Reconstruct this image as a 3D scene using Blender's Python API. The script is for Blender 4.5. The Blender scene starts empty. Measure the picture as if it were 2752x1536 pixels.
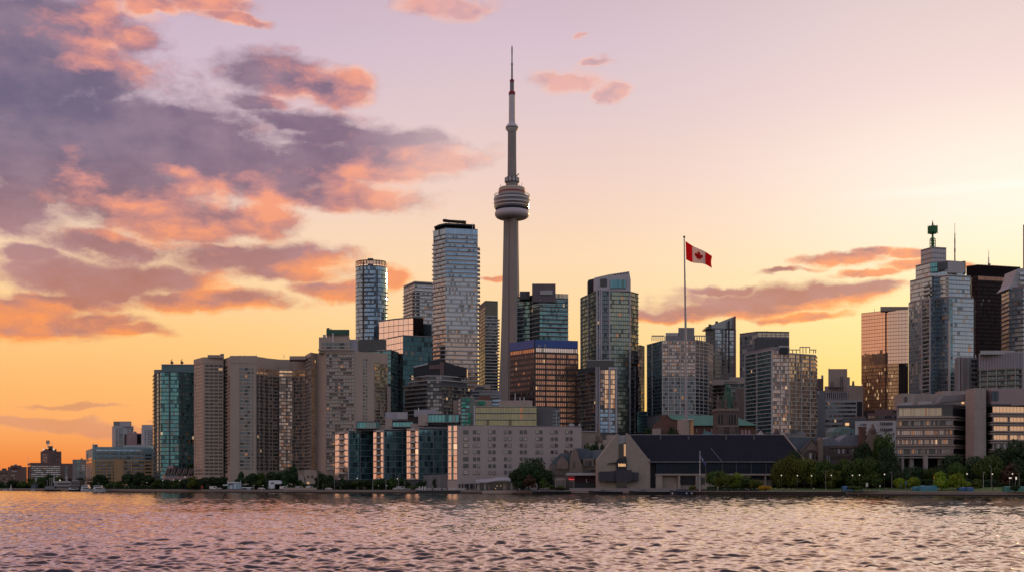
import bpy, bmesh, math, random
import numpy as np
from mathutils import Vector, Matrix, noise as mnoise

# ------------------------------------------------------------------ camera
F = 3270.0; HOR = 1302.0; CX = 1376.0; EYE = 5.0
SC = bpy.context.scene
cam_d = bpy.data.cameras.new('camera'); cam = bpy.data.objects.new('camera', cam_d)
SC.collection.objects.link(cam)
cam.location = (0, 0, EYE); cam.rotation_euler = (math.radians(90), 0, 0)
cam_d.sensor_width = 36.0; cam_d.lens = F / 2752 * 36.0
cam_d.shift_y = (HOR - 768.0) / 2752
cam_d.clip_start = 0.5; cam_d.clip_end = 40000
SC.camera = cam
SC.view_settings.view_transform = 'Standard'
SC.view_settings.look = 'None'
SC.view_settings.exposure = 0.0
SC.view_settings.gamma = 1.0
SC.cycles.max_bounces = 5
SC.cycles.diffuse_bounces = 2
SC.cycles.glossy_bounces = 3
SC.cycles.caustics_reflective = False
SC.cycles.caustics_refractive = False
SC.cycles.sample_clamp_indirect = 4.0

def lin(c):
    return tuple(((v / 255 / 12.92) if v / 255 <= 0.04045 else ((v / 255 + 0.055) / 1.055) ** 2.4) for v in c)

# ------------------------------------------------------------------ sun
SUN_AZ = math.radians(27); SUN_EL = math.radians(9)      # azimuth to the right of +Y
sd = bpy.data.lights.new('sun', 'SUN'); sd.energy = 2.0; sd.angle = math.radians(1.0); sd.color = (1.0, 0.54, 0.25)
sun = bpy.data.objects.new('sun', sd); SC.collection.objects.link(sun)
sdir = Vector((math.sin(SUN_AZ) * math.cos(SUN_EL), math.cos(SUN_AZ) * math.cos(SUN_EL), math.sin(SUN_EL)))
sun.rotation_euler = sdir.to_track_quat('Z', 'Y').to_euler()

# ------------------------------------------------------------------ sky
def ang(px, py):
    d = math.hypot(px - CX, F)
    return math.atan2(px - CX, F), math.atan2(HOR - py, d)

class NT:
    def __init__(s, tree): s.t = tree; s.n = tree.nodes; s.l = tree.links
    def new(s, typ, **kw):
        n = s.n.new(typ)
        for k, v in kw.items(): setattr(n, k, v)
        return n
    def put(s, sock, v):
        if isinstance(v, bpy.types.NodeSocket): s.l.new(v, sock)
        else: sock.default_value = v
    def m(s, op, a, b=None, c=None, clamp=False):
        n = s.new('ShaderNodeMath', operation=op); n.use_clamp = clamp
        s.put(n.inputs[0], a)
        if b is not None: s.put(n.inputs[1], b)
        if c is not None: s.put(n.inputs[2], c)
        return n.outputs[0]
    def v(s, op, a, b=None, c=None):
        n = s.new('ShaderNodeVectorMath', operation=op); s.put(n.inputs[0], a)
        if b is not None: s.put(n.inputs[1], b)
        if c is not None: s.put(n.inputs[2], c)
        return n.outputs['Value'] if op in ('LENGTH', 'DOT_PRODUCT') else n.outputs[0]
    def mix(s, f, a, b):
        n = s.new('ShaderNodeMix', data_type='RGBA'); s.put(n.inputs[0], f)
        for sock, v in ((n.inputs[6], a), (n.inputs[7], b)):
            s.put(sock, v if isinstance(v, bpy.types.NodeSocket) else (*v, 1.0))
        return n.outputs[2]
    def ss(s, x, lo, hi, a=0.0, b=1.0):
        n = s.new('ShaderNodeMapRange', interpolation_type='SMOOTHSTEP')
        for i, v in enumerate((x, lo, hi, a, b)): s.put(n.inputs[i], v)
        return n.outputs[0]
    def ramp(s, x, stops, interp='LINEAR'):
        n = s.new('ShaderNodeValToRGB'); cr = n.color_ramp; cr.interpolation = interp
        while len(cr.elements) > 1: cr.elements.remove(cr.elements[-1])
        for i, (p, c) in enumerate(stops):
            e = cr.elements[0] if i == 0 else cr.elements.new(p)
            e.position = p; e.color = (*c, 1)
        s.put(n.inputs[0], x); return n.outputs[0]
    def noise(s, vec, scale, detail=4, rough=0.55, dist=0.0, col=False):
        n = s.new('ShaderNodeTexNoise'); s.put(n.inputs['Vector'], vec)
        n.inputs['Scale'].default_value = scale; n.inputs['Detail'].default_value = detail
        n.inputs['Roughness'].default_value = rough; n.inputs['Distortion'].default_value = dist
        return n.outputs['Color' if col else 'Fac']

world = bpy.data.worlds.new('World'); SC.world = world; world.use_nodes = True
N = NT(world.node_tree); N.n.clear()
geo = N.new('ShaderNodeTexCoord').outputs['Generated']
sep = N.new('ShaderNodeSeparateXYZ'); N.put(sep.inputs[0], geo)
az = N.m('ARCTAN2', sep.outputs[0], sep.outputs[1])
el = N.m('ARCSINE', sep.outputs[2])
elc = N.m('MULTIPLY', el, 2 / math.pi, clamp=True)
def er(y): return max(0.0, (math.atan((HOR - y) / F)) * 2 / math.pi)
def ER(deg): return deg / 90.0
RL = [(0, (232, 122, 66)), (er(1240), (240, 138, 66)), (er(1150), (252, 170, 100)), (er(1050), (253, 184, 108)), (er(900), (254, 202, 130)), (er(750), (252, 212, 165)),
      (er(580), (244, 212, 192)), (er(380), (222, 196, 204)), (er(180), (208, 184, 201)), (er(0), (198, 174, 194)), (ER(32), (196, 158, 172)), (ER(50), (156, 138, 160)), (1, (122, 118, 150))]
RC = [(0, (246, 170, 80)), (er(1150), (252, 190, 90)), (er(1000), (254, 206, 126)), (er(850), (253, 213, 156)), (er(700), (252, 216, 176)), (er(500), (240, 208, 194)),
      (er(300), (226, 200, 201)), (er(120), (215, 192, 203)), (er(0), (210, 184, 196)), (ER(32), (220, 178, 166)), (ER(50), (164, 146, 162)), (1, (124, 120, 152))]
RR = [(0, (250, 178, 62)), (er(1100), (253, 204, 98)), (er(980), (254, 217, 134)), (er(860), (254, 230, 160)), (er(740), (254, 231, 186)), (er(600), (253, 229, 206)), (er(450), (249, 225, 212)),
      (er(280), (240, 214, 210)), (er(0), (224, 202, 200)), (ER(32), (228, 188, 168)), (ER(50), (172, 152, 160)), (1, (126, 122, 152))]
RB = [(0, (204, 184, 178)), (ER(8), (204, 194, 196)), (ER(18), (190, 190, 202)), (ER(35), (164, 172, 194)), (1, (134, 142, 172))]
RW = [(0, (238, 176, 146)), (ER(8), (246, 198, 172)), (ER(20), (236, 194, 182)), (ER(40), (170, 150, 180)), (1, (104, 110, 150))]
def rmp(R): return N.ramp(elc, [(p, lin(c)) for p, c in R])
cl, cc, crr, cb, cw = map(rmp, (RL, RC, RR, RB, RW))
f1 = N.ss(az, -0.36, 0.02); f2 = N.ss(az, 0.02, 0.36)
front = N.mix(f2, N.mix(f1, cl, cc), crr)
aaz = N.m('ABSOLUTE', az)
side = N.mix(N.ss(az, -0.9, -0.5), cw, front)
sky = N.mix(N.m('MAXIMUM', N.ss(aaz, 2.05, 2.75), N.ss(az, 1.2, 2.2)), side, cb)
# bright glow where the sun sits behind thin cloud at the right
ga, ge = ang(2760, 500)
pos = N.new('ShaderNodeCombineXYZ'); N.put(pos.inputs[0], az); N.put(pos.inputs[1], el); P0 = pos.outputs[0]
def blobdist(P, a, e, ra, re, rot=0.0):
    return N.v('LENGTH', N.v('MULTIPLY_ADD', P, (1 / ra, 1 / re, 0), (-a / ra, -e / re, 0)))
gd = blobdist(P0, ga, ge, 0.15, 0.055)
glow = N.m('POWER', N.ss(gd, 2.2, 0.0), 2.0)
sky = N.mix(N.m('MULTIPLY', glow, 0.5), sky, (1.0, 0.96, 0.86))
wisp = N.ss(blobdist(P0, *ang(2660, 500), 0.1, 0.0045), 1.5, 0.1)
sky = N.mix(N.m('MULTIPLY', wisp, 0.3), sky, (1.0, 0.98, 0.92))

K = 2752 / 2576
#  cx, cy, rx, ry (photo, 2576 px wide)
CL = [(40, 70, 200, 95), (190, 55, 150, 60), (110, 175, 210, 85), (20, 190, 130, 120), (235, 205, 95, 45), (20, 300, 120, 110),
      (350, 108, 60, 33), (160, 320, 380, 110), (400, 320, 220, 80), (200, 420, 340, 120), (480, 400, 340, 90), (700, 430, 260, 70), (900, 400, 250, 55),
      (1070, 412, 150, 26), (740, 300, 120, 30), (850, 340, 170, 32), (1010, 350, 120, 24), (300, 500, 230, 70), (430, 550, 170, 52), (860, 490, 200, 36), (690, 545, 75, 40),
      (20, 520, 110, 65), (700, 180, 130, 42), (870, 205, 80, 34), (800, 215, 120, 30), (630, 250, 60, 26), (620, 545, 120, 30),
      (270, 622, 150, 26), (170, 690, 150, 34), (340, 690, 180, 34), (640, 640, 220, 40), (720, 680, 150, 26), (500, 748, 190, 25), (250, 720, 130, 26), (60, 640, 60, 16),
      (850, 727, 95, 22), (150, 745, 130, 16), (70, 800, 240, 40), (350, 826, 90, 20), (70, 760, 120, 18), (560, 610, 80, 14),
      (1110, 8, 110, 26), (520, 10, 100, 28), (590, 50, 70, 14), (390, 12, 70, 18), (250, 790, 100, 14),
      (1430, 196, 85, 20), (1500, 160, 42, 10), (1530, 225, 34, 18), (1470, 100, 26, 6),
      (1850, 770, 190, 24), (1940, 745, 200, 32), (2110, 735, 150, 22), (1700, 787, 105, 15), (2010, 790, 100, 10), (1830, 718, 80, 10), (2200, 720, 70, 9),
      (2110, 655, 100, 14), (2190, 638, 55, 9), (2290, 638, 55, 11), (2290, 668, 60, 12), (1975, 680, 60, 7), (2170, 690, 80, 8),
      (190, 1016, 90, 6), (110, 1050, 120, 9), (210, 1066, 150, 13), (40, 1060, 110, 10), (420, 1052, 60, 4),
      (1240, 706, 42, 10), (995, 690, 45, 26), (2420, 672, 26, 8)]
# glowing orange / peach patches
LT = [(250, 45, 70, 45, .7), (220, 118, 80, 22, .6), (245, 180, 50, 18, .5), (350, 105, 60, 26, .9), (300, 170, 40, 16, .4), (450, 440, 50, 18, 1), (200, 450, 40, 40, .6), (330, 520, 150, 26, 1), (430, 560, 120, 45, 1.1), (520, 490, 90, 30, .8),
      (890, 420, 70, 50, 1), (960, 480, 150, 50, 1.1), (1080, 415, 170, 30, 1), (700, 520, 90, 60, 1.1), (1010, 390, 80, 25, .8), (640, 450, 60, 16, .6),
      (760, 190, 60, 25, .5), (890, 205, 90, 40, 1.2), (760, 230, 80, 20, .8), (1110, 8, 130, 40, 1.3), (520, 10, 120, 40, 1.1), (590, 50, 90, 25, 1.1), (390, 12, 90, 30, 1),
      (830, 680, 110, 30, .8), (860, 740, 110, 18, 1), (560, 770, 170, 14, .9), (560, 720, 60, 30, .6), (60, 790, 160, 34, .9), (350, 835, 100, 18, .9), (100, 845, 180, 12, .9), (120, 760, 90, 14, .8),
      (1460, 190, 150, 60, 1.4), (1760, 805, 160, 14, 1.2), (1950, 785, 200, 12, 1.1), (2120, 758, 150, 12, 1.1), (2010, 800, 110, 12, 1), (2130, 660, 200, 18, .9), (2280, 650, 90, 40, .8), (2170, 690, 100, 14, 1),
      (1000, 690, 90, 50, 1.4), (1240, 706, 60, 20, .9), (300, 610, 60, 10, .5), (2420, 672, 40, 14, 1.3), (1470, 100, 40, 12, 1.4)]
def field(P, lst):
    best = None
    for b in lst:
        a, e = ang(b[0] * K, b[1] * K)
        d = blobdist(P, a, e, b[2] * K / F, b[3] * K / F)
        if len(b) > 4 and b[4] != 1: d = N.m('MULTIPLY_ADD', d, b[4], 1 - b[4])
        best = d if best is None else N.m('SMOOTH_MIN', best, d, 0.22)
    return N.m('SUBTRACT', 1.0, best)
aniso = N.v('MULTIPLY', P0, (1.0, 1.75, 1.0))
w1 = N.noise(aniso, 9, 3, 0.55, col=True)
w2 = N.noise(aniso, 34, 4, 0.6, col=True)
warp = N.v('MULTIPLY_ADD', w1, (0.07, 0.030, 0), (-0.035, -0.015, 0))
warp2 = N.v('MULTIPLY_ADD', w2, (0.026, 0.012, 0), (-0.013, -0.006, 0))
PW = N.v('ADD', N.v('ADD', P0, warp), warp2)
fb = N.noise(N.v('ADD', aniso, warp2), 26, 7, 0.62)
fb2 = N.noise(aniso, 11, 6, 0.6)
D0 = field(PW, CL)
nz = N.m('MULTIPLY_ADD', fb, 1.25, N.m('MULTIPLY_ADD', fb2, 0.8, -1.03))
fb3 = N.noise(N.v('ADD', aniso, warp2), 95, 4, 0.65)
dens = N.m('ADD', N.m('ADD', D0, nz), N.m('MULTIPLY_ADD', fb3, 0.42, -0.21))
PW2 = N.v('ADD', PW, (0.010, -0.011, 0))
fbs = N.noise(N.v('ADD', N.v('ADD', aniso, warp2), (0.010, -0.017, 0)), 26, 4, 0.62)
edge = N.m('SUBTRACT', fb, fbs)
mask = N.ss(dens, -0.50, 0.22)
core = N.ss(dens, -0.25, 0.65)
LF = field(PW, LT)
lraw = N.m('ADD', LF, N.m('MULTIPLY_ADD', fb2, 1.7, N.m('MULTIPLY_ADD', fb, 0.9, -1.3)))
lit = N.m('ADD', N.ss(lraw, -1.25, 1.25), N.m('MULTIPLY', edge, 1.3))
lit = N.m('ADD', lit, N.m('MULTIPLY', N.m('SUBTRACT', 0.55, core), 0.30), clamp=True)
hl = N.ss(el, 0.12, 0.27)                       # low clouds are warmer
dark = N.mix(hl, lin((184, 116, 98)), N.mix(N.ss(az, -0.42, -0.12), lin((102, 92, 120)), lin((124, 98, 122))))
dark = N.mix(N.ss(core, 0.1, 0.8), N.mix(0.35, dark, sky), dark)
dark = N.mix(N.ss(fb2, 0.35, 0.68), dark, N.mix(0.28, dark, lin((206, 168, 178))))
mid = N.mix(hl, lin((222, 138, 100)), lin((190, 132, 136)))
litc = N.mix(hl, lin((250, 150, 84)), lin((243, 158, 130)))
lit2 = N.mix(hl, lin((254, 176, 100)), lin((250, 190, 166)))
c1 = N.mix(N.ss(lit, 0.15, 0.65), dark, mid)
c2 = N.mix(N.ss(lit, 0.5, 1.0), c1, litc)
ccol = N.mix(N.m('MULTIPLY', N.ss(lit, 0.5, 1.0), N.ss(core, 0.7, 0.0)), c2, lit2)
faint = N.m('SUBTRACT', 1.0, N.m('MULTIPLY', 0.45, N.m('MULTIPLY', N.ss(az, -0.14, -0.05), N.ss(el, 0.18, 0.24))))
mask = N.m('MULTIPLY', mask, faint)
thin = N.m('MULTIPLY', mask, N.m('SUBTRACT', 1.0, N.m('MULTIPLY', N.ss(el, 0.105, 0.05), 0.55)))
final = N.mix(N.m('MULTIPLY', thin, 0.96), sky, ccol)
# below the horizon: dull water colour
final = N.mix(N.ss(el, -0.01, -0.06), final, lin((70, 66, 76)))
bg = N.new('ShaderNodeBackground'); N.put(bg.inputs[0], final); bg.inputs[1].default_value = 1.0
nish = N.new('ShaderNodeTexSky', sky_type='NISHITA'); nish.sun_disc = False
nish.sun_elevation = SUN_EL; nish.sun_rotation = SUN_AZ
bg2 = N.new('ShaderNodeBackground'); N.put(bg2.inputs[0], nish.outputs[0]); bg2.inputs[1].default_value = 0.004
add = N.new('ShaderNodeAddShader'); N.put(add.inputs[0], bg.outputs[0]); N.put(add.inputs[1], bg2.outputs[0])
out = N.new('ShaderNodeOutputWorld'); N.put(out.inputs[0], add.outputs[0])
world.cycles.sampling_method = 'MANUAL'; world.cycles.sample_map_resolution = 512

# ------------------------------------------------------------------ helpers
COL = SC.collection
def P(px, Y, py=None, z=None):
    x = (px - CX) / F * Y
    if py is not None: z = EYE + (HOR - py) / F * Y
    return (x, Y) if z is None else (x, Y, z)
def Z(py, Y): return EYE + (HOR - py) / F * Y
SHORE = [(-600, 1500), (-150, 1230), (0, 1120), (120, 1060), (200, 985), (300, 930), (540, 818), (800, 775), (1300, 712), (1700, 640), (2300, 590), (2752, 535), (3300, 470)]
SXY = [P(a, b) for a, b in SHORE]
def shoreY(x):
    if x <= SXY[0][0]: return SXY[0][1]
    for (x0, y0), (x1, y1) in zip(SXY, SXY[1:]):
        if x <= x1: return y0 + (y1 - y0) * (x - x0) / (x1 - x0)
    return SXY[-1][1]
def gz(x, y):
    d = y - shoreY(x) - 45
    t = min(1, max(0, d / 260)); t = t * t * (3 - 2 * t)
    k = min(1, max(0, (x + 60) / 150)); k = k * k * (3 - 2 * k)
    return 2.0 + t * (3 + 15 * k)

def tag(o, label=None, cat=None, group=None, kind=None):
    if label: o['label'] = label
    if cat: o['category'] = cat
    if group: o['group'] = group
    if kind: o['kind'] = kind
    return o
def empty(name, loc, label, cat, group=None, rz=0):
    o = bpy.data.objects.new(name, None); o.empty_display_size = 1
    COL.objects.link(o); o.location = loc; o.rotation_euler = (0, 0, rz)
    return tag(o, label, cat, group)
class MB:
    """collects polygons, then builds one mesh object"""
    def __init__(s): s.v = []; s.f = []; s.uv = []; s.mi = []; s.has = False
    def poly(s, pts, uv=None, mi=0):
        n = len(s.v); s.v += [tuple(p) for p in pts]; s.f.append(tuple(range(n, n + len(pts))))
        if uv: s.has = True
        s.uv.append(uv if uv else [(0.5, 0.5)] * len(pts)); s.mi.append(mi)
    def prism(s, xy, z0, z1, mi=0, cap=True):
        n = len(xy)
        for i in range(n):
            a, b = xy[i], xy[(i + 1) % n]
            s.poly([(a[0], a[1], z0), (b[0], b[1], z0), (b[0], b[1], z1), (a[0], a[1], z1)], mi=mi)
        if cap:
            s.poly([(p[0], p[1], z1) for p in xy], mi=mi); s.poly([(p[0], p[1], z0) for p in reversed(xy)], mi=mi)
    def box(s, x0, x1, y0, y1, z0, z1, mi=0): s.prism([(x0, y0), (x1, y0), (x1, y1), (x0, y1)], z0, z1, mi)
    def rbox(s, c, ax, w, d, z0, z1, mi=0):
        a = Vector((ax[0], ax[1])).normalized(); b = Vector((-a.y, a.x)); c = Vector(c[:2])
        s.prism([tuple(c - a * w / 2 - b * d / 2), tuple(c + a * w / 2 - b * d / 2), tuple(c + a * w / 2 + b * d / 2), tuple(c - a * w / 2 + b * d / 2)], z0, z1, mi)
    def tube(s, p, q, r0, r1, n=8, mi=0, cap=True):
        p, q = Vector(p), Vector(q); d = (q - p).normalized()
        u = d.orthogonal().normalized(); w = d.cross(u)
        A = [p + (u * math.cos(2 * math.pi * i / n) + w * math.sin(2 * math.pi * i / n)) * r0 for i in range(n)]
        B = [q + (u * math.cos(2 * math.pi * i / n) + w * math.sin(2 * math.pi * i / n)) * r1 for i in range(n)]
        for i in range(n): s.poly([A[i], A[(i + 1) % n], B[(i + 1) % n], B[i]], mi=mi)
        if cap: s.poly(A[::-1], mi=mi); s.poly(B, mi=mi)
    def lathe(s, c, prof, n=24, mi=0):
        for (r0, z0), (r1, z1) in zip(prof, prof[1:]):
            for i in range(n):
                a, b = 2 * math.pi * i / n, 2 * math.pi * (i + 1) / n
                s.poly([(c[0] + r0 * math.cos(a), c[1] + r0 * math.sin(a), z0), (c[0] + r0 * math.cos(b), c[1] + r0 * math.sin(b), z0),
                        (c[0] + r1 * math.cos(b), c[1] + r1 * math.sin(b), z1), (c[0] + r1 * math.cos(a), c[1] + r1 * math.sin(a), z1)], mi=mi)
    def blob(s, c, r, n=8, mi=0):
        prof = [(max(1e-3, math.cos(t) * r[0]), math.sin(t) * r[2]) for t in [(-.5 + i / n) * math.pi for i in range(n + 1)]]
        m = 2 * n
        for (r0, z0), (r1, z1) in zip(prof, prof[1:]):
            for i in range(m):
                a, b = 2 * math.pi * i / m, 2 * math.pi * (i + 1) / m
                k = r[1] / r[0]
                s.poly([(c[0] + r0 * math.cos(a), c[1] + k * r0 * math.sin(a), c[2] + z0), (c[0] + r0 * math.cos(b), c[1] + k * r0 * math.sin(b), c[2] + z0),
                        (c[0] + r1 * math.cos(b), c[1] + k * r1 * math.sin(b), c[2] + z1), (c[0] + r1 * math.cos(a), c[1] + k * r1 * math.sin(a), c[2] + z1)], mi=mi)
    def build(s, name, mat, parent=None, smooth=False, weld=False, origin=None):
        me = bpy.data.meshes.new(name)
        o = parent
        off = Vector((0, 0, 0))
        base = parent
        while base is not None: off += Vector(base.location); base = base.parent
        if origin is not None: off = Vector(origin)
        vs = [(x - off[0], y - off[1], z - off[2]) for x, y, z in s.v]
        me.from_pydata(vs, [], s.f)
        if s.has:
            ul = me.uv_layers.new(name='UVMap')
            flat = [c for uvs in s.uv for p in uvs for c in p]
            ul.data.foreach_set('uv', flat)
        for m in (mat if isinstance(mat, (list, tuple)) else [mat]): me.materials.append(m)
        if any(s.mi): me.polygons.foreach_set('material_index', s.mi)
        if weld or smooth:
            bm = bmesh.new(); bm.from_mesh(me); bmesh.ops.remove_doubles(bm, verts=bm.verts, dist=0.001)
            bm.to_mesh(me); bm.free()
        if smooth: me.polygons.foreach_set('use_smooth', [True] * len(me.polygons))
        ob = bpy.data.objects.new(name, me); COL.objects.link(ob)
        if parent is not None: ob.parent = parent
        elif origin is not None: ob.location = origin
        return ob
def clone(o, parent=None):
    c = o.copy(); COL.objects.link(c); c.parent = parent
    for ch in o.children: clone(ch, c)
    return c

# ------------------------------------------------------------------ materials
MATS = {}
def pmat(name, col, rough=0.7, metal=0.0, var=0.12, scale=0.15, spec=0.4, streak=0.0, emit=None, es=1.0, bump=0.0):
    """plain surface with blotchy and streaky variation of its own colour"""
    if name in MATS: return MATS[name]
    m = bpy.data.materials.new(name); m.use_nodes = True; n = NT(m.node_tree)
    b = m.node_tree.nodes['Principled BSDF']
    co = n.new('ShaderNodeTexCoord').outputs['Object']
    v = n.noise(co, scale, 5, 0.6); v2 = n.noise(n.v('MULTIPLY', co, (1, 1, 0.12)), scale * 9, 3, 0.6)
    t = n.m('ADD', n.m('MULTIPLY', v, 0.6), n.m('MULTIPLY', v2, 0.4 + streak))
    f = n.ss(t, 0.3, 0.75 + streak * 0.5)
    c0 = tuple(x * (1 - var) for x in col); c1 = tuple(min(1, x * (1 + var)) for x in col)
    n.put(b.inputs['Base Color'], n.mix(f, c0, c1))
    b.inputs['Roughness'].default_value = rough; b.inputs['Metallic'].default_value = metal
    b.inputs['Specular IOR Level'].default_value = spec
    if emit:
        b.inputs['Emission Color'].default_value = (*emit, 1); b.inputs['Emission Strength'].default_value = es
    MATS[name] = m; return m
def glass(name, tint, tint2=None, frame=(0.12, 0.12, 0.12), mw=0.08, mh=0.0, metal=0.75, rough=0.12, wob=0.02, warm=0.03, dark=0.25, curtain=0.15, cut=(0.16, 0.15, 0.14), lit=0.004, big=0.25, bscale=0.02, spec=0.5):
    """facade glazing: panes (uv cells) that differ in tint, blinds and tilt, with mullions"""
    if name in MATS: return MATS[name]
    dark *= .55; warm *= .4; lit *= .3; tint = tuple(min(1, x * 1.3) for x in tint); tint2 = tuple(min(1, x * 1.2) for x in tint2) if tint2 else None
    tint2 = tuple(.35 * a + .65 * b for a, b in zip(tint, tint2)) if tint2 else None
    tint2 = tint2 or tuple(x * 1.5 for x in tint)
    m = bpy.data.materials.new(name); m.use_nodes = True; n = NT(m.node_tree)
    b = m.node_tree.nodes['Principled BSDF']
    uv = n.new('ShaderNodeUVMap').outputs[0]
    fl = n.v('FLOOR', uv); fr = n.v('FRACTION', uv)
    oi = n.new('ShaderNodeObjectInfo').outputs['Random']
    add = n.new('ShaderNodeCombineXYZ'); n.put(add.inputs[2], n.m('MULTIPLY', oi, 37.0))
    wn = n.new('ShaderNodeTexWhiteNoise'); wn.noise_dimensions = '3D'; n.put(wn.inputs['Vector'], n.v('ADD', fl, add.outputs[0]))
    r = wn.outputs['Value']; rc = wn.outputs['Color']
    co = n.new('ShaderNodeNewGeometry').outputs['Position']
    bigv = n.ss(n.noise(co, bscale, 3, 0.6), 0.35, 0.65)
    c = n.mix(n.m('ADD', n.m('MULTIPLY', r, 1 - big), n.m('MULTIPLY', bigv, big)), tint, tint2)
    isd = n.m('LESS_THAN', r, dark); c = n.mix(n.m('MULTIPLY', isd, 0.75), c, tuple(x * 0.25 for x in tint))
    isc = n.m('MULTIPLY', n.m('GREATER_THAN', r, 1 - curtain - warm), n.m('LESS_THAN', r, 1 - warm)); c = n.mix(isc, c, cut)
    isw = n.m('GREATER_THAN', r, 1 - warm); c = n.mix(isw, c, (0.55, 0.30, 0.16))  # orange panes carry sunset reflections as base colour
    s = n.new('ShaderNodeSeparateXYZ'); n.put(s.inputs[0], fr)
    e = n.m('LESS_THAN', s.outputs[0], mw)
    if mh > 0: e = n.m('MAXIMUM', e, n.m('LESS_THAN', s.outputs[1], mh))
    c = n.mix(e, c, frame)
    n.put(b.inputs['Base Color'], c)
    ne = n.m('SUBTRACT', 1.0, e); b.inputs['Specular IOR Level'].default_value = spec
    n.put(b.inputs['Metallic'], n.m('MULTIPLY', ne, n.m('MULTIPLY', metal, n.m('SUBTRACT', 1.0, n.m('MULTIPLY', isc, 0.7)))))
    n.put(b.inputs['Roughness'], n.m('MULTIPLY_ADD', e, 0.5, rough))
    if wob > 0:
        g = n.new('ShaderNodeNewGeometry').outputs['Normal']
        nn = n.v('MULTIPLY_ADD', rc, (wob * 2,) * 3, (-wob,) * 3)
        rip = n.noise(co, 0.35, 2, 0.5, col=True)
        nn = n.v('ADD', nn, n.v('MULTIPLY_ADD', rip, (wob,) * 3, (-wob / 2,) * 3))
        n.put(b.inputs['Normal'], n.v('NORMALIZE', n.v('ADD', g, nn)))
    if lit > 0:
        il = n.m('LESS_THAN', n.m('FRACT', n.m('MULTIPLY', r, 17.31)), lit)
        b.inputs['Emission Color'].default_value = (1.0, 0.62, 0.3, 1)
        n.put(b.inputs['Emission Strength'], n.m('MULTIPLY', n.m('MULTIPLY', il, ne), 0.45))
    MATS[name] = m; return m
# ------------------------------------------------------------------ water
def make_water():
    rng = np.random.default_rng(5)
    nr, ncol = 1600, 1200
    Y = 42 * (1400 / 42) ** np.linspace(0, 1, nr)
    u = np.linspace(-1, 1, ncol)
    YY, UU = np.meshgrid(Y, u, indexing='ij')
    XX = UU * (0.445 * YY + 38)
    step = np.maximum(YY * math.log(1400 / 42) / nr, (0.445 * YY + 38) * 2 / ncol)
    H = np.zeros_like(YY)
    for lam, cnt in ((7, 5), (3.6, 8), (2.4, 14), (1.7, 20), (1.2, 22), (0.85, 24), (0.6, 20)):
        for _ in range(cnt):
            l = lam * rng.uniform(0.75, 1.3); k = 2 * math.pi / l
            th = math.radians(-80) + rng.normal(0, 0.6)
            amp = 0.0125 * l / math.sqrt(cnt) * (1.45 if lam < 1.3 else 1.0 if lam < 3 else 0.35) * rng.uniform(0.6, 1.3)
            ph = rng.uniform(0, 6.28)
            fade = np.clip((l / step - 2.4) / 2, 0, 1)
            a = k * (XX * math.cos(th) + YY * math.sin(th)) + ph
            s = np.sin(a)
            H += amp * fade * (s - 0.33 * np.cos(2 * a))
    # gusts: patches of rougher and smoother water
    g = np.zeros_like(YY)
    for _ in range(10):
        th = rng.uniform(0, 6.28); l = rng.uniform(30, 110)
        g += np.sin(2 * math.pi / l * (XX * math.cos(th) * 0.6 + YY * math.sin(th)) + rng.uniform(0, 6.28))
    H *= 1.0 + 0.22 * np.clip(g / 3, -1.5, 1.5)
    co = np.stack([XX, YY, H * 1.6], -1).reshape(-1, 3)
    idx = np.arange(nr * ncol).reshape(nr, ncol)
    q = np.stack([idx[:-1, :-1], idx[:-1, 1:], idx[1:, 1:], idx[1:, :-1]], -1).reshape(-1, 4)
    far = np.array([(-9000, -4000, -.45), (9000, -4000, -.45), (9000, 9000, -.45), (-9000, 9000, -.45)], float)
    base = len(co); co = np.concatenate([co, far]); q = np.concatenate([q, [[base, base + 1, base + 2, base + 3]]])
    me = bpy.data.meshes.new('water')
    me.vertices.add(len(co)); me.vertices.foreach_set('co', co.ravel())
    me.loops.add(q.size); me.loops.foreach_set('vertex_index', q.ravel().astype(np.int32))
    me.polygons.add(len(q)); me.polygons.foreach_set('loop_start', np.arange(0, q.size, 4, dtype=np.int32))
    me.polygons.foreach_set('loop_total', np.full(len(q), 4, dtype=np.int32))
    me.polygons.foreach_set('use_smooth', np.ones(len(q), dtype=bool)); me.update()
    m = bpy.data.materials.new('water'); m.use_nodes = True; n = NT(m.node_tree)
    g = n.new('ShaderNodeNewGeometry')
    p = n.v('MULTIPLY', g.outputs['Position'], (0.55, 1.0, 1.0))
    a = n.noise(p, 2.4, 4, 0.65, col=True); a2 = n.noise(p, 0.6, 4, 0.6, col=True)
    w = n.v('ADD', n.v('MULTIPLY_ADD', a, (0.10, 0.16, 0), (-0.05, -0.09, 0)), n.v('MULTIPLY_ADD', a2, (0.10, 0.20, 0), (-0.05, -0.12, 0)))
    nrm = n.v('NORMALIZE', n.v('ADD', g.outputs['Normal'], w))
    fr = n.new('ShaderNodeFresnel'); fr.inputs['IOR'].default_value = 1.34; n.put(fr.inputs['Normal'], nrm)
    k = n.ss(fr.outputs[0], 0.03, 0.29, 0.07, 0.88)
    gl = n.new('ShaderNodeBsdfGlossy'); gl.inputs['Roughness'].default_value = 0.07; gl.inputs['Color'].default_value = (.97, .845, .73, 1); n.put(gl.inputs['Normal'], nrm)
    df = n.new('ShaderNodeBsdfDiffuse'); df.inputs['Color'].default_value = (0.022, 0.024, 0.034, 1)
    mx = n.new('ShaderNodeMixShader'); n.put(mx.inputs[0], k); n.put(mx.inputs[1], df.outputs[0]); n.put(mx.inputs[2], gl.outputs[0])
    n.n.remove(n.n['Principled BSDF']); n.l.new(mx.outputs[0], n.n['Material Output'].inputs[0])
    me.materials.append(m)
    o = bpy.data.objects.new('water', me); COL.objects.link(o); tag(o, kind='structure')
make_water()

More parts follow.
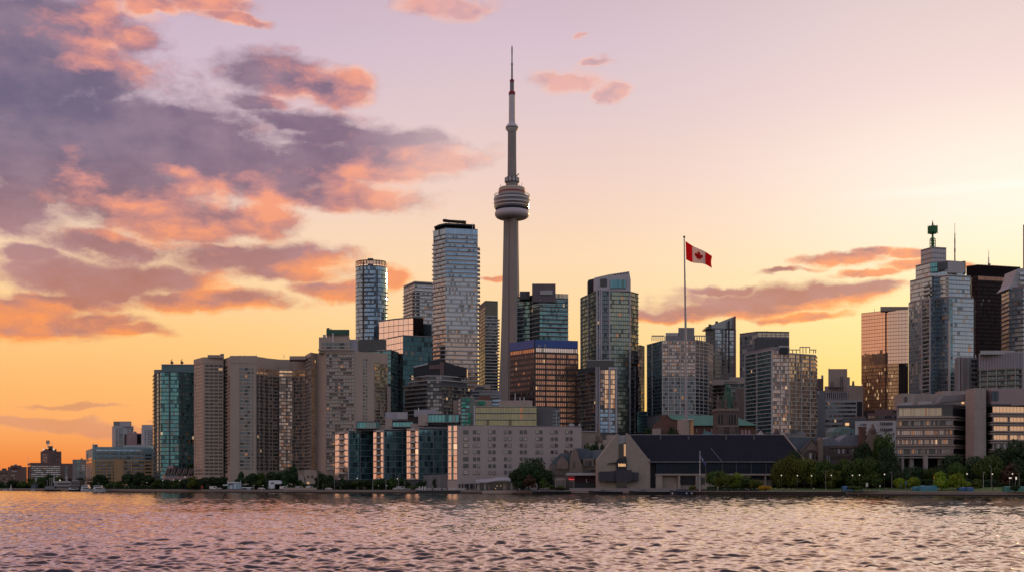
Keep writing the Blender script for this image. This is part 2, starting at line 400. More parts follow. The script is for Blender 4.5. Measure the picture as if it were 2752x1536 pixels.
# ------------------------------------------------------------------ ground
M_ground = pmat('ground soil', (0.055, 0.06, 0.04), 0.95, var=0.3, scale=0.03)
M_conc = pmat('pale concrete', (0.30, 0.27, 0.24), 0.85, var=0.12, scale=0.2, streak=0.2)
M_quay = pmat('quay concrete', (0.20, 0.18, 0.165), 0.9, var=0.25, scale=0.4, streak=0.5)
M_pile = pmat('rusty sheet piling', (0.045, 0.028, 0.024), 0.8, var=0.4, scale=0.6, streak=0.6)
M_wet = pmat('wet dark quay foot', (0.012, 0.013, 0.016), 0.5, var=0.3, scale=0.5)
M_lawn = pmat('mown grass', (0.13, 0.19, 0.055), 0.95, var=0.3, scale=0.12)
M_pave = pmat('promenade paving', (0.22, 0.19, 0.17), 0.9, var=0.15, scale=0.3)
def ground():
    mb = MB(); xs = [-9000, -5000, -2500] + [SXY[0][0] + i * (SXY[-1][0] - SXY[0][0]) / 60 for i in range(61)] + [2500, 5000, 9000]
    dv = [0.0, 20, 45, 90, 140, 190, 250, 310, 500, 1200, 3000, 9000]
    def pt(x, d):
        y = shoreY(x) + d; return (x, y, gz(x, y))
    for xa, xb in zip(xs, xs[1:]):
        for d0, d1 in zip(dv, dv[1:]): mb.poly([pt(xa, d0), pt(xb, d0), pt(xb, d1), pt(xa, d1)])
    tag(mb.build('ground', M_ground, smooth=True), kind='structure')
    def strip(name, mat, d0, d1, z, x0, x1):
        mb = MB(); n = 60
        for i in range(n):
            a, b = x0 + (x1 - x0) * i / n, x0 + (x1 - x0) * (i + 1) / n
            mb.poly([(a, shoreY(a) + d0, z), (b, shoreY(b) + d0, z), (b, shoreY(b) + d1, z), (a, shoreY(a) + d1, z)])
        return tag(mb.build(name, mat), kind='structure')
    strip('promenade', M_pave, 1.0, 14, 2.01, SXY[0][0], SXY[-1][0])
    mb = MB(); n = 60; x0, x1 = P(2060, 600)[0], SXY[-1][0]
    for i in range(n):
        a, b = x0 + (x1 - x0) * i / n, x0 + (x1 - x0) * (i + 1) / n
        for d0, d1, z0, z1 in ((5, 14, 2.05, 2.25), (14, 30, 2.25, 3.3), (30, 46, 3.3, 4.2)):
            mb.poly([(a, shoreY(a) + d0, z0), (b, shoreY(b) + d0, z0), (b, shoreY(b) + d1, z1), (a, shoreY(a) + d1, z1)])
    tag(mb.build('lawn', M_lawn, smooth=True), kind='structure')
    # quay wall in three runs
    for name, lab, x0, x1, mats, wet in (('quay_wall', 'low grey concrete quay along the left waterfront', P(-150, 1230)[0], P(1700, 640)[0], M_quay, 1),
                                   ('quay_wall', 'dark rusty sheet pile quay below the lawn and the black glass building', P(1700, 640)[0], P(2270, 593)[0], M_pile, 0),
                                   ('quay_wall', 'grey concrete quay at the right edge below the blue tents', P(2270, 593)[0], SXY[-1][0], M_quay, 0)):
        mb = MB(); n = 24
        root = empty(name, (x0, shoreY(x0), 0), lab, 'quay')
        def sec(a, b, y0, y1, z0, z1):
            mb.prism([(a, shoreY(a) + y0), (b, shoreY(b) + y0), (b, shoreY(b) + y1), (a, shoreY(a) + y1)], z0, z1)
        for i in range(n):
            a, b = x0 + (x1 - x0) * i / n, x0 + (x1 - x0) * (i + 1) / n
            sec(a, b, 0, 1.0, 0.75, 1.75)
        mb.build('wall', mats, root)
        mb = MB()
        for i in range(n):
            a, b = x0 + (x1 - x0) * i / n, x0 + (x1 - x0) * (i + 1) / n
            sec(a, b, 0.15, 1.0, -1.5, 0.75)
        mb.build('wet_foot', M_wet, root)
        mb = MB()
        for i in range(n):
            a, b = x0 + (x1 - x0) * i / n, x0 + (x1 - x0) * (i + 1) / n
            sec(a, b, -0.15, 1.0, 1.75, 2.06)
        mb.build('coping', M_conc, root)
        if mats is M_pile:
            mb = MB(); a = x0 + .5
            while a < x1: mb.rbox((a, shoreY(a) - 0.1), (1, 0), .5, .3, -0.5, 1.74); a += 1.4
            mb.build('pile_rib', M_pile, root)['kind'] = 'stuff'
ground()
# ------------------------------------------------------------------ building kit
class Bd:
    """one building: front outline given as (photo x, distance) from left to right"""
    def __init__(s, name, label, cat, pts, top, mat, depth=35, group=None, base=None, yr=None, bname='wall', shrink=0.0, raw=None):
        fr = raw if raw else [P(a, b) for a, b in pts]
        s.fr = [Vector(p) for p in fr]; s.nf = len(s.fr)
        s.Y = yr or min(p.y for p in s.fr)
        L, R = s.fr[0], s.fr[-1]
        k = max(L.y, R.y) + depth
        sh = shrink * (R.x - L.x)
        s.back = [Vector((R.x / R.y * k * 0.985 + R.x * .015 - sh, k)), Vector((L.x / L.y * k * 0.985 + L.x * .015 + sh, k))]
        # keep the back edge hidden behind the front silhouette
        s.back[0].x = min(s.back[0].x, R.x / R.y * k - 0.3); s.back[1].x = max(s.back[1].x, L.x / L.y * k + 0.3)
        s.poly = s.fr + s.back
        c = sum(s.poly, Vector((0, 0))) / len(s.poly)
        s.gz = gz(c.x, c.y) if base is None else base
        s.top = Z(top, s.Y)
        s.e = empty(name, (c.x, s.fr[0].y, s.gz - (1.0 if base is None else 0)), label, cat, group)
        mb = MB(); mb.prism([tuple(p) for p in s.poly], s.gz - (1.0 if base is None else 0), s.top)
        s.body = mb.build(bname, mat, s.e)
        s.mat = mat
    def z(s, py): return Z(py, s.Y)
    def path(s, i0=0, i1=None, t0=0.0, t1=1.0):
        if i1 is None: i1 = s.nf - 2
        v = s.fr
        p = [v[k] for k in range(i0, i1 + 2)]
        a = p[0] + (p[1] - p[0]) * t0; b = p[-2] + (p[-1] - p[-2]) * t1
        return [a] + p[1:-1] + [b]
    def seg(s, px0, px1, i=0):
        """piece of front face i between two photo columns"""
        a, b = s.fr[i], s.fr[i + 1]
        def t(px):
            r = (px - CX) / F
            d = b - a
            return (r * a.y - a.x) / (d.x - r * d.y)
        return [a + (b - a) * t(px0), a + (b - a) * t(px1)]
    def all(s): return list(s.fr) + [s.back[0]]
    def bands(s, path, y0, y1, n, mat, cell=1.6, ratio=0.62, out=0.12, name='window_band', cols=None):
        return bands(s.e, path, s.z(y0), s.z(y1), n, mat, cell, ratio, out, name, cols)
    def slabs(s, path, y0, y1, n, mat, out=1.2, th=0.5, name='balcony', last=True, taper=None):
        return slabs(s.e, path, s.z(y0), s.z(y1), n, mat, out, th, name, last)
    def piers(s, path, ts, y0, y1, mat, w=0.6, out=0.5, name='pier', kind=None):
        pts = [Vector(p) for p in path]
        for t in ts:
            p, d = along(pts, t)
            nrm = Vector((d.y, -d.x)); mb = MB()
            mb.rbox(p + nrm * (out / 2 - 0.05), d, w, out + .1, s.z(y1), s.z(y0))
            mb.build(name, mat, s.e)
    def penthouse(s, px0, px1, ytop, ybot, mat, back=3, depth=15, name='penthouse', Y=None):
        Y = Y or s.Y + back
        a, b = P(px0, Y), P(px1, Y)
        k = (Y + depth) / Y; w = b[0] - a[0]
        mb = MB(); mb.prism([a, b, (b[0] * k - w * .02, Y + depth), (a[0] * k + w * .02, Y + depth)], Z(ybot, Y) - 1.0, Z(ytop, Y))
        return mb.build(name, mat, s.e)
    def rim(s, y0, y1, mat, out=0.3, path=None, name='parapet'):
        p = path or s.all()
        return slabs(s.e, p, s.z(y1), s.z(y1), 0, mat, out, s.z(y0) - s.z(y1), name, True)
    def mast(s, px, ytop, ybot, r=0.25, mat=None, back=8, name='antenna'):
        Y = s.Y + back; mb = MB(); mb.tube(P(px, Y, ybot + 3), P(px, Y, ytop), r, r * .5, 6)
        return mb.build(name, mat, s.e)
def along(pts, t):
    L = [(b - a).length for a, b in zip(pts, pts[1:])]; d = t * sum(L)
    for (a, b), l in zip(zip(pts, pts[1:]), L):
        if d <= l + 1e-6: return a + (b - a) * (d / l), (b - a).normalized()
        d -= l
    return pts[-1], (pts[-1] - pts[-2]).normalized()
def offs(pts, d):
    out = []; n = len(pts)
    for i, p in enumerate(pts):
        e1 = (pts[i] - pts[i - 1]).normalized() if i > 0 else None
        e2 = (pts[i + 1] - pts[i]).normalized() if i < n - 1 else None
        if e1 is None: nn = Vector((e2.y, -e2.x)); out.append(p + nn * d); continue
        if e2 is None: nn = Vector((e1.y, -e1.x)); out.append(p + nn * d); continue
        n1 = Vector((e1.y, -e1.x)); n2 = Vector((e2.y, -e2.x)); b = (n1 + n2)
        if b.length < .2: out.append(p + n1 * d); continue
        b.normalize(); out.append(p + b * d / max(.4, b.dot(n1)))
    return out
def bands(parent, path, z0, z1, n, mat, cell=1.6, ratio=0.62, out=0.12, name='window_band', cols=None):
    """n storeys between z0 (top) and z1 (bottom); one glazed band per storey"""
    pts = [Vector(p) for p in path]; q = offs(pts, out); fh = (z0 - z1) / n
    for j in range(n):
        a = z1 + fh * j + fh * (1 - ratio) * 0.5; b = a + fh * ratio
        mb = MB(); u = 0
        for k, (p0, p1) in enumerate(zip(q, q[1:])):
            c = cols[k] if cols else max(1, round((p1 - p0).length / cell))
            mb.poly([(p0.x, p0.y, a), (p1.x, p1.y, a), (p1.x, p1.y, b), (p0.x, p0.y, b)], [(u, j + .001), (u + c, j + .001), (u + c, j + .999), (u, j + .999)])
            u += c
        mb.build(name, mat, parent)
def slabs(parent, path, z0, z1, n, mat, out=1.2, th=0.5, name='balcony', last=True):
    pts = [Vector(p) for p in path]; q = offs(pts, out); r = offs(pts, -0.05)
    fh = (z0 - z1) / n if n else 0
    for j in range(n + 1 if last else n):
        z = z1 + fh * j; mb = MB()
        for i in range(len(pts) - 1):
            a, b, c, d = r[i], r[i + 1], q[i + 1], q[i]
            mb.poly([(a.x, a.y, z + th), (b.x, b.y, z + th), (c.x, c.y, z + th), (d.x, d.y, z + th)])
            mb.poly([(a.x, a.y, z), (b.x, b.y, z), (c.x, c.y, z), (d.x, d.y, z)])
            mb.poly([(d.x, d.y, z), (c.x, c.y, z), (c.x, c.y, z + th), (d.x, d.y, z + th)])
        for a, d in ((r[0], q[0]), (r[-1], q[-1])):
            mb.poly([(a.x, a.y, z), (d.x, d.y, z), (d.x, d.y, z + th), (a.x, a.y, z + th)])
        mb.build(name, mat, parent)
def ext(parent, name, pxy, Y, depth, mat, bevel=None):
    """outline in photo coordinates at distance Y, given real depth"""
    mb = MB(); fr = [P(a, Y, b) for a, b in pxy]; bk = [(x, y + depth, z) for x, y, z in fr]
    mb.poly(fr); mb.poly(bk[::-1]); n = len(fr)
    for i in range(n): mb.poly([fr[i], fr[(i + 1) % n], bk[(i + 1) % n], bk[i]])
    return mb.build(name, mat, parent)
def root_at(name, px, Y, label, cat, group=None, z=None):
    x, y = P(px, Y); return empty(name, (x, y, gz(x, y) if z is None else z), label, cat, group)
WIN = {}
def window_at(parent, p, d, w, h, mat, frame, name='window', out=0.0):
    """one framed window; copies share a mesh"""
    key = (round(w, 2), round(h, 2), mat.name, frame.name)
    if key not in WIN:
        mb = MB(); fw = min(w, h) * .09
        mb.poly([(-w / 2, 0.06, -h / 2), (w / 2, 0.06, -h / 2), (w / 2, 0.06, h / 2), (-w / 2, 0.06, h / 2)], [(0, 0), (1, 0), (1, 1), (0, 1)], 0)
        for x0, x1, z0, z1 in ((-w / 2, w / 2, -h / 2, -h / 2 + fw), (-w / 2, w / 2, h / 2 - fw, h / 2), (-w / 2, -w / 2 + fw, -h / 2 + fw, h / 2 - fw), (w / 2 - fw, w / 2, -h / 2 + fw, h / 2 - fw), (-w / 2 + fw, w / 2 - fw, -fw * .4, fw * .4)):
            mb.box(x0, x1, -0.08, 0.05, z0, z1, 1)
        mb.box(-w / 2 - .1, w / 2 + .1, -0.2, 0.05, -h / 2 - .12, -h / 2 - .003, 1)
        o = mb.build(name, [mat, frame]); o.parent = parent; WIN[key] = o
    else:
        o = WIN[key].copy(); COL.objects.link(o); o.parent = parent; o.name = name
    b = Vector(parent.location)
    o.location = (p[0] - b.x, p[1] - b.y, p[2] - b.z)
    o.rotation_euler = (0, 0, math.atan2(d[1], d[0]))
    return o
def wins(bd, i, cols, rows, w, h, mat, frame, out=0.13):
    a, b = bd.fr[i], bd.fr[i + 1]; d = (b - a).normalized(); nn = Vector((d.y, -d.x))
    for px in cols:
        q = bd.seg(px, px + 1, i)[0] + nn * out
        for py in rows: window_at(bd.e, (q.x, q.y, Z(py, q.y)), d, w, h, mat, frame)
# ------------------------------------------------------------------ building materials
C_tan = pmat('tan precast concrete', (0.40, 0.325, 0.27), 0.85, var=0.08, scale=0.08, streak=0.1)
C_tan2 = pmat('brown grey precast', (0.31, 0.25, 0.215), 0.85, var=0.1, scale=0.08, streak=0.1)
C_beige = pmat('beige masonry', (0.38, 0.31, 0.275), 0.85, var=0.08, scale=0.1)
C_grey = pmat('grey concrete', (0.22, 0.22, 0.23), 0.8, var=0.12, scale=0.1)
C_lgrey = pmat('light grey concrete', (0.40, 0.40, 0.41), 0.75, var=0.08, scale=0.1)
C_dgrey = pmat('dark grey cladding', (0.075, 0.08, 0.09), 0.6, var=0.15, scale=0.1)
C_black = pmat('black roof cladding', (0.018, 0.022, 0.028), 0.6, var=0.2, scale=0.1)
C_white = pmat('white painted concrete', (0.62, 0.60, 0.58), 0.6, var=0.06, scale=0.1)
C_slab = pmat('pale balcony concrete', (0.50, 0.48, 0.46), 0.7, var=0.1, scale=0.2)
C_slabd = pmat('dark grey balcony edge', (0.19, 0.20, 0.21), 0.6, var=0.12, scale=0.2)  # darker grey than the pale balcony concrete
C_blue = pmat('blue metal cladding', (0.035, 0.085, 0.30), 0.45, var=0.12, scale=0.1)
C_brick = pmat('dark red brick', (0.14, 0.075, 0.06), 0.9, var=0.2, scale=0.3)
C_brown = pmat('mauve brown brick', (0.16, 0.105, 0.10), 0.9, var=0.15, scale=0.1)
C_ochre = pmat('ochre brick', (0.50, 0.33, 0.17), 0.9, var=0.1, scale=0.1)
C_stone = pmat('weathered brown stone', (0.20, 0.155, 0.13), 0.9, var=0.3, scale=0.4, streak=0.3)
C_stoned = pmat('sooty gothic stone', (0.11, 0.085, 0.08), 0.9, var=0.35, scale=0.5, streak=0.3)
C_copper = pmat('verdigris copper', (0.17, 0.36, 0.30), 0.7, var=0.12, scale=0.2)
C_copperd = pmat('dark verdigris copper', (0.04, 0.11, 0.075), 0.6, var=0.3, scale=0.3)
C_slate = pmat('blue grey slate', (0.085, 0.11, 0.135), 0.6, var=0.2, scale=0.3)
C_roofd = pmat('dark standing seam roof', (0.021, 0.022, 0.031), 0.95, spec=.15, var=0.12, scale=0.2)
C_dglass = pmat('black glass wall', (0.012, 0.02, 0.028), 0.15, var=0.3, scale=0.2, spec=0.6)
C_rose = pmat('pinkish panel', (0.36, 0.25, 0.26), 0.8, var=0.08, scale=0.1)
C_green = pmat('green painted steel', (0.01, 0.14, 0.045), 0.45, var=0.2, scale=0.3)
C_greenp = pmat('bright green panel', (0.03, 0.26, 0.16), 0.6, var=0.2, scale=0.3)
C_bronze = pmat('dark bronze frame', (0.045, 0.038, 0.042), 0.5, var=0.12, scale=0.2)
C_red = pmat('red painted steel', (0.30, 0.03, 0.03), 0.5, var=0.1, scale=0.3)
C_metal = pmat('galvanised metal', (0.32, 0.33, 0.35), 0.4, metal=0.3, var=0.1, scale=0.5)
C_terr = pmat('terrace building concrete', (0.32, 0.275, 0.25), 0.85, var=0.15, scale=0.15, streak=0.25)
G_teal = glass('teal glazing', (0.05, 0.17, 0.19), (0.16, 0.38, 0.38), frame=(0.05, 0.09, 0.10), mw=0.10, mh=0.1, dark=0.25, curtain=0.12, cut=(0.20, 0.30, 0.28), warm=0.015)
G_teald = glass('deep teal glazing', (0.04, 0.125, 0.15), (0.14, 0.29, 0.33), frame=(0.05, 0.09, 0.11), mw=0.06, mh=0.06, dark=0.3, curtain=0.08, cut=(0.1, 0.2, 0.2), warm=0.0)
G_blue = glass('blue glazing', (0.13, 0.22, 0.32), (0.30, 0.40, 0.50), frame=(0.06, 0.09, 0.12), mw=0.07, mh=0.09, dark=0.12, curtain=0.05, warm=0.0, wob=0.03)
G_grey = glass('grey glazing', (0.22, 0.27, 0.31), (0.42, 0.44, 0.46), frame=(0.14, 0.15, 0.16), mw=0.1, dark=0.2, curtain=0.15, cut=(0.34, 0.30, 0.26), warm=0.04)
G_dark = glass('smoked glazing', (0.05, 0.075, 0.09), (0.13, 0.17, 0.19), frame=(0.05, 0.055, 0.06), mw=0.12, dark=0.35, curtain=0.16, cut=(0.18, 0.17, 0.16), warm=0.03)
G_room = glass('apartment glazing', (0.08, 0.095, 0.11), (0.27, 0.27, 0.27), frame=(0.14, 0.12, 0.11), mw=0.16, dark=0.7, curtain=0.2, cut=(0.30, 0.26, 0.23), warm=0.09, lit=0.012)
G_roomw = glass('glazing with painted warm reflections', (0.20, 0.19, 0.19), (0.62, 0.48, 0.40), frame=(0.12, 0.11, 0.11), mw=0.16, dark=0.5, curtain=0.15, cut=(0.5, 0.3, 0.2), warm=0.15, lit=0.012)  # warm tints put orange sky reflections into the pane colour
G_punch = glass('punched windows', (0.018, 0.016, 0.016), (0.04, 0.034, 0.03), frame=(0.34, 0.28, 0.25), mw=0.16, metal=0.0, dark=0.4, curtain=0.06, warm=0.01, cut=(0.15, 0.1, 0.08))
G_punch2 = glass('narrow punched windows', (0.03, 0.03, 0.033), (0.06, 0.055, 0.055), frame=(0.36, 0.30, 0.27), mw=0.38, metal=0.0, dark=0.3, curtain=0.08, warm=0.01)
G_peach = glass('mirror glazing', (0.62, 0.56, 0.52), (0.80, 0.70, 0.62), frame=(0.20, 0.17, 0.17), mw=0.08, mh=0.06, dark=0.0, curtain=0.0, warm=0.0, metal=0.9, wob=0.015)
G_mir = glass('silver mirror glazing', (0.42, 0.40, 0.42), (0.56, 0.52, 0.52), frame=(0.22, 0.2, 0.2), mw=0.05, mh=0.05, dark=0.03, curtain=0.0, warm=0.0, metal=0.9, wob=0.015)
G_sunset = glass('glazing with painted orange reflection', (0.34, 0.17, 0.10), (0.62, 0.36, 0.23), frame=(0.04, 0.032, 0.036), mw=0.30, dark=0.08, curtain=0.1, cut=(0.45, 0.28, 0.18), warm=0.0, metal=0.8, wob=0.015)  # orange brown sky reflection is put into the glass tint
G_pale = glass('pale glazing', (0.75, 0.62, 0.52), (0.9, 0.85, 0.8), frame=(0.04, 0.032, 0.036), mw=0.28, dark=0.02, curtain=0.1, cut=(0.8, 0.6, 0.45), warm=0.0, metal=0.6)  # pale panes for the top window row
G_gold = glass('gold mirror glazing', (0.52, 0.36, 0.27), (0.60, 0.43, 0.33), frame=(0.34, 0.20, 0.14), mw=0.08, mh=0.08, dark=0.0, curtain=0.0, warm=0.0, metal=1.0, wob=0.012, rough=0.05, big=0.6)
G_goldd = glass('gold glazing with painted sunset glow', (0.34, 0.20, 0.13), (1.0, 0.60, 0.26), frame=(0.14, 0.09, 0.07), mw=0.16, mh=0.14, dark=0.15, curtain=0.0, warm=0.45, metal=0.95, wob=0.05, rough=0.33, big=0.75, bscale=0.045, lit=0.2)  # orange and glowing panes put the sunset reflection into the glass colour
G_silver = glass('silver green glazing', (0.19, 0.26, 0.31), (0.36, 0.41, 0.45), frame=(0.24, 0.24, 0.26), mw=0.07, mh=0.12, dark=0.08, curtain=0.1, cut=(0.42, 0.40, 0.35), warm=0.02, wob=0.03, big=0.6)
G_brown = glass('black brown curtain wall', (0.016, 0.011, 0.013), (0.035, 0.022, 0.024), frame=(0.012, 0.01, 0.012), mw=0.22, mh=0.1, dark=0.2, curtain=0.02, warm=0.0, metal=0.1, rough=0.3, spec=.12)
G_olive = glass('olive glazing', (0.20, 0.20, 0.11), (0.34, 0.33, 0.20), frame=(0.10, 0.11, 0.08), mw=0.07, dark=0.08, curtain=0.2, cut=(0.35, 0.32, 0.2), warm=0.05, metal=0.4)
G_cream = glass('cream blind glazing', (0.45, 0.40, 0.28), (0.60, 0.52, 0.38), frame=(0.12, 0.11, 0.09), mw=0.14, dark=0.03, curtain=0.3, cut=(0.6, 0.5, 0.36), warm=0.05, metal=0.3)
G_amber = glass('glazing with painted amber light', (0.85, 0.50, 0.30), (1.0, 0.66, 0.42), frame=(0.14, 0.10, 0.08), mw=0.08, dark=0.02, curtain=0.1, cut=(0.7, 0.45, 0.3), warm=0.1, metal=0.8)  # sunset light on the panes is put into the amber tint
M_lamp = pmat('lit globe', (0.9, 0.85, 0.75), 0.4, emit=(1.0, 0.86, 0.66), es=.55)
M_warm = pmat('lit warm window', (0.8, 0.5, 0.3), 0.4, emit=(1.0, 0.55, 0.22), es=0.75)
M_redl = pmat('red neon light', (0.8, 0.1, 0.1), 0.4, emit=(1.0, 0.06, 0.10), es=.8)

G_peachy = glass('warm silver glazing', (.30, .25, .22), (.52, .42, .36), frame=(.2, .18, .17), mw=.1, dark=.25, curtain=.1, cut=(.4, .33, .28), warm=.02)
# ------------------------------------------------------------------ the tall concrete tower
def cn_tower():
    Y = 1500.0; cx = 1376.0
    s = Y / F
    x0 = 0.0
    r = empty('observation_tower', (x0, Y, 2), 'very tall slender concrete tower with a round pod and needle mast, highest in the skyline', 'tower')
    zz = lambda py: Z(py, Y)
    sh = pmat('tower concrete', (0.25, 0.23, 0.22), 0.85, var=0.14, scale=0.03, streak=0.2)
    white = pmat('tower white cladding', (0.50, 0.48, 0.50), 0.5, var=0.06, scale=0.05)
    lil = pmat('tower pale ring', (0.46, 0.43, 0.47), 0.45, var=0.05, scale=0.05)
    grey = pmat('tower mast steel', (0.20, 0.20, 0.235), 0.5, var=0.15, scale=0.2)
    band = pmat('tower dark glass band', (0.03, 0.04, 0.07), 0.15, var=0.3, scale=0.1, spec=0.8)
    redm = pmat('tower red ring', (0.22, 0.022, 0.03), 0.6, var=0.1)
    cream = pmat('tower cream drum', (0.44, 0.36, 0.29), 0.6, var=0.08)
    # three-winged shaft: hexagonal core with fins that spread towards the foot
    def section(py):
        t = (py - 590) / (1302 - 590); t = max(0, t)
        core = 10.5 + 9 * t ** 1.4; fin = 22 + 12 * t + 16 * t ** 2.6; w = 6.2 + 2.5 * t
        pts = []
        for k in range(3):
            a = math.radians(-90 + 22 + 120 * k)
            u = Vector((math.cos(a), math.sin(a))); v = Vector((-u.y, u.x))
            pts += [u * core * .80 - v * (w + 2.4), u * fin - v * w * .72, u * fin + v * w * .72, u * core * .80 + v * (w + 2.4)]
        return [(p.x * s, p.y * s) for p in pts]
    mb = MB(); ys = [583, 640, 720, 800, 880, 960, 1040, 1120, 1200, 1305]
    for a, b in zip(ys, ys[1:]):
        A, B = section(a), section(b); n = len(A)
        for i in range(n):
            j = (i + 1) % n
            mb.poly([(x0 + B[i][0], Y + B[i][1], zz(b)), (x0 + B[j][0], Y + B[j][1], zz(b)), (x0 + A[j][0], Y + A[j][1], zz(a)), (x0 + A[i][0], Y + A[i][1], zz(a))])
    mb.build('shaft', sh, r)
    gv = pmat('elevator glass strip', (.07, .08, .10), .3, var=.3, scale=.3)
    for idx, (ka, kb) in enumerate(((3, 4), (11, 0))):
        mb = MB()
        for a, b in zip(ys[:-1], ys[1:]):
            A, B = section(a), section(b)
            def mid(S, f): 
                p, q = Vector(S[ka]), Vector(S[kb]); m = p.lerp(q, f); return m * 1.02
            q0, q1, q2, q3 = mid(B, .3), mid(B, .7), mid(A, .7), mid(A, .3)
            mb.poly([(x0 + q0.x, Y + q0.y, zz(b)), (x0 + q1.x, Y + q1.y, zz(b)), (x0 + q2.x, Y + q2.y, zz(a)), (x0 + q3.x, Y + q3.y, zz(a))])
        mb.build('elevator_strip', gv, r)
    def lat(name, mat, prof, n=32, parent=None, dx=0):
        mb = MB(); mb.lathe((x0 + dx * s, Y), [(max(a, .01) * s, zz(b)) for a, b in prof], n)
        return mb.build(name, mat, parent or r, smooth=False)
    def sm(name, mat, prof, n=40, parent=None):
        mb = MB(); mb.lathe((x0, Y), [(max(a, .01) * s, zz(b)) for a, b in prof], n)
        return mb.build(name, mat, parent or r, smooth=True)
    pod = lat('pod', band, [(.1, 590), (30, 588), (43, 566), (46, 562), (48, 548), (48, 534), (44, 529), (.1, 529)], 48)
    sm('radome', lil, [(22, 589)] + [(33 + 13.5 * math.cos(t), 575.5 + 12.5 * math.sin(t)) for t in [math.pi / 2 - math.pi * i / 10 for i in range(11)]] + [(22, 562)], 48, pod)
    for ya, yb, rr in ((534, 538.5, 49), (545.5, 549, 49), (555, 557.5, 48)):
        lat('pod_ring', white, [(rr - 3, yb), (rr, yb), (rr, ya), (rr - 3, ya)], 48, pod)
    lat('pod_roof', C_grey, [(46, 534.5), (46, 530), (40, 527), (34, 526), (.1, 526)], 48, pod)
    mb = MB()
    for i in range(36):
        a = 2 * math.pi * i / 36; b = 2 * math.pi * (i + 1) / 36; R = 46.5 * s
        mb.tube((x0 + R * math.cos(a), Y + R * math.sin(a), zz(532)), (x0 + R * math.cos(a) * 1.02, Y + R * math.sin(a) * 1.02, zz(523)), .25, .25, 4)
        for q in (523.5, 527): mb.tube((x0 + R * math.cos(a), Y + R * math.sin(a), zz(q)), (x0 + R * math.cos(b), Y + R * math.sin(b), zz(q)), .22, .22, 4)
    mb.build('railing', C_metal, pod)
    up = lat('upper_drum', cream, [(36, 528), (36, 509), (34, 506), (.1, 505)], 40)
    lat('red_stripe', redm, [(36.3, 521.5), (36.3, 516.5)], 40, up)
    for (dx, h) in ((-30, 9), (14, 10), (26, 12), (20, 7)):
        mb = MB(); mb.tube((x0 + dx * s, Y - 5, zz(508)), (x0 + dx * s, Y - 5, zz(506 - h)), .35, .2, 5); mb.build('whip_antenna', C_metal, up)
    lat('neck', sh, [(16.5, 507), (16.5, 492)], 12)
    col = lat('collar', C_dgrey, [(16, 492), (19, 491), (19, 478.5), (16, 477)], 24)
    for k in range(12):
        a = 2 * math.pi * (k + .5) / 12; mb = MB()
        mb.rbox((x0 + 19.1 * s * math.cos(a), Y + 19.1 * s * math.sin(a)), (-math.sin(a), math.cos(a)), 3.1, .5, zz(490), zz(479.5)); mb.build('collar_panel', C_lgrey, col)
    lat('upper_shaft', sh, [(12.2, 479), (11.4, 420), (11.2, 352)], 6)
    sm('sky_pod', white, [(11, 356), (12.5, 353), (16.8, 348), (17.2, 342), (14, 337), (9.5, 333), (8.8, 328)], 32)
    lat('sky_pod_windows', band, [(17.05, 346.5), (17.5, 343)], 32)
    mast = lat('mast', white, [(8.8, 330), (8.3, 255), (.1, 254)], 12)
    lat('mast_segment', grey, [(5.8, 256), (5.6, 221), (.1, 220)], 12, mast)
    lat('red_ring', redm, [(8.9, 256), (9.2, 252), (8.0, 247), (.1, 246)], 16, mast)
    lat('red_ring', redm, [(6.2, 221), (6.4, 218), (4.5, 214), (.1, 213)], 16, mast)
    lat('needle', grey, [(2.5, 216), (2.3, 174), (3.0, 174), (3.0, 171), (1.7, 171), (1.6, 148), (1.9, 147), (1.9, 128), (.9, 126), (.6, 121)], 8, mast)
    mb = MB(); mb.tube((x0 + 12 * s, Y - 2, zz(474)), (x0 + 19 * s, Y - 3, zz(469)), .6, .6, 6); mb.build('service_arm', C_dgrey, r)
cn_tower()

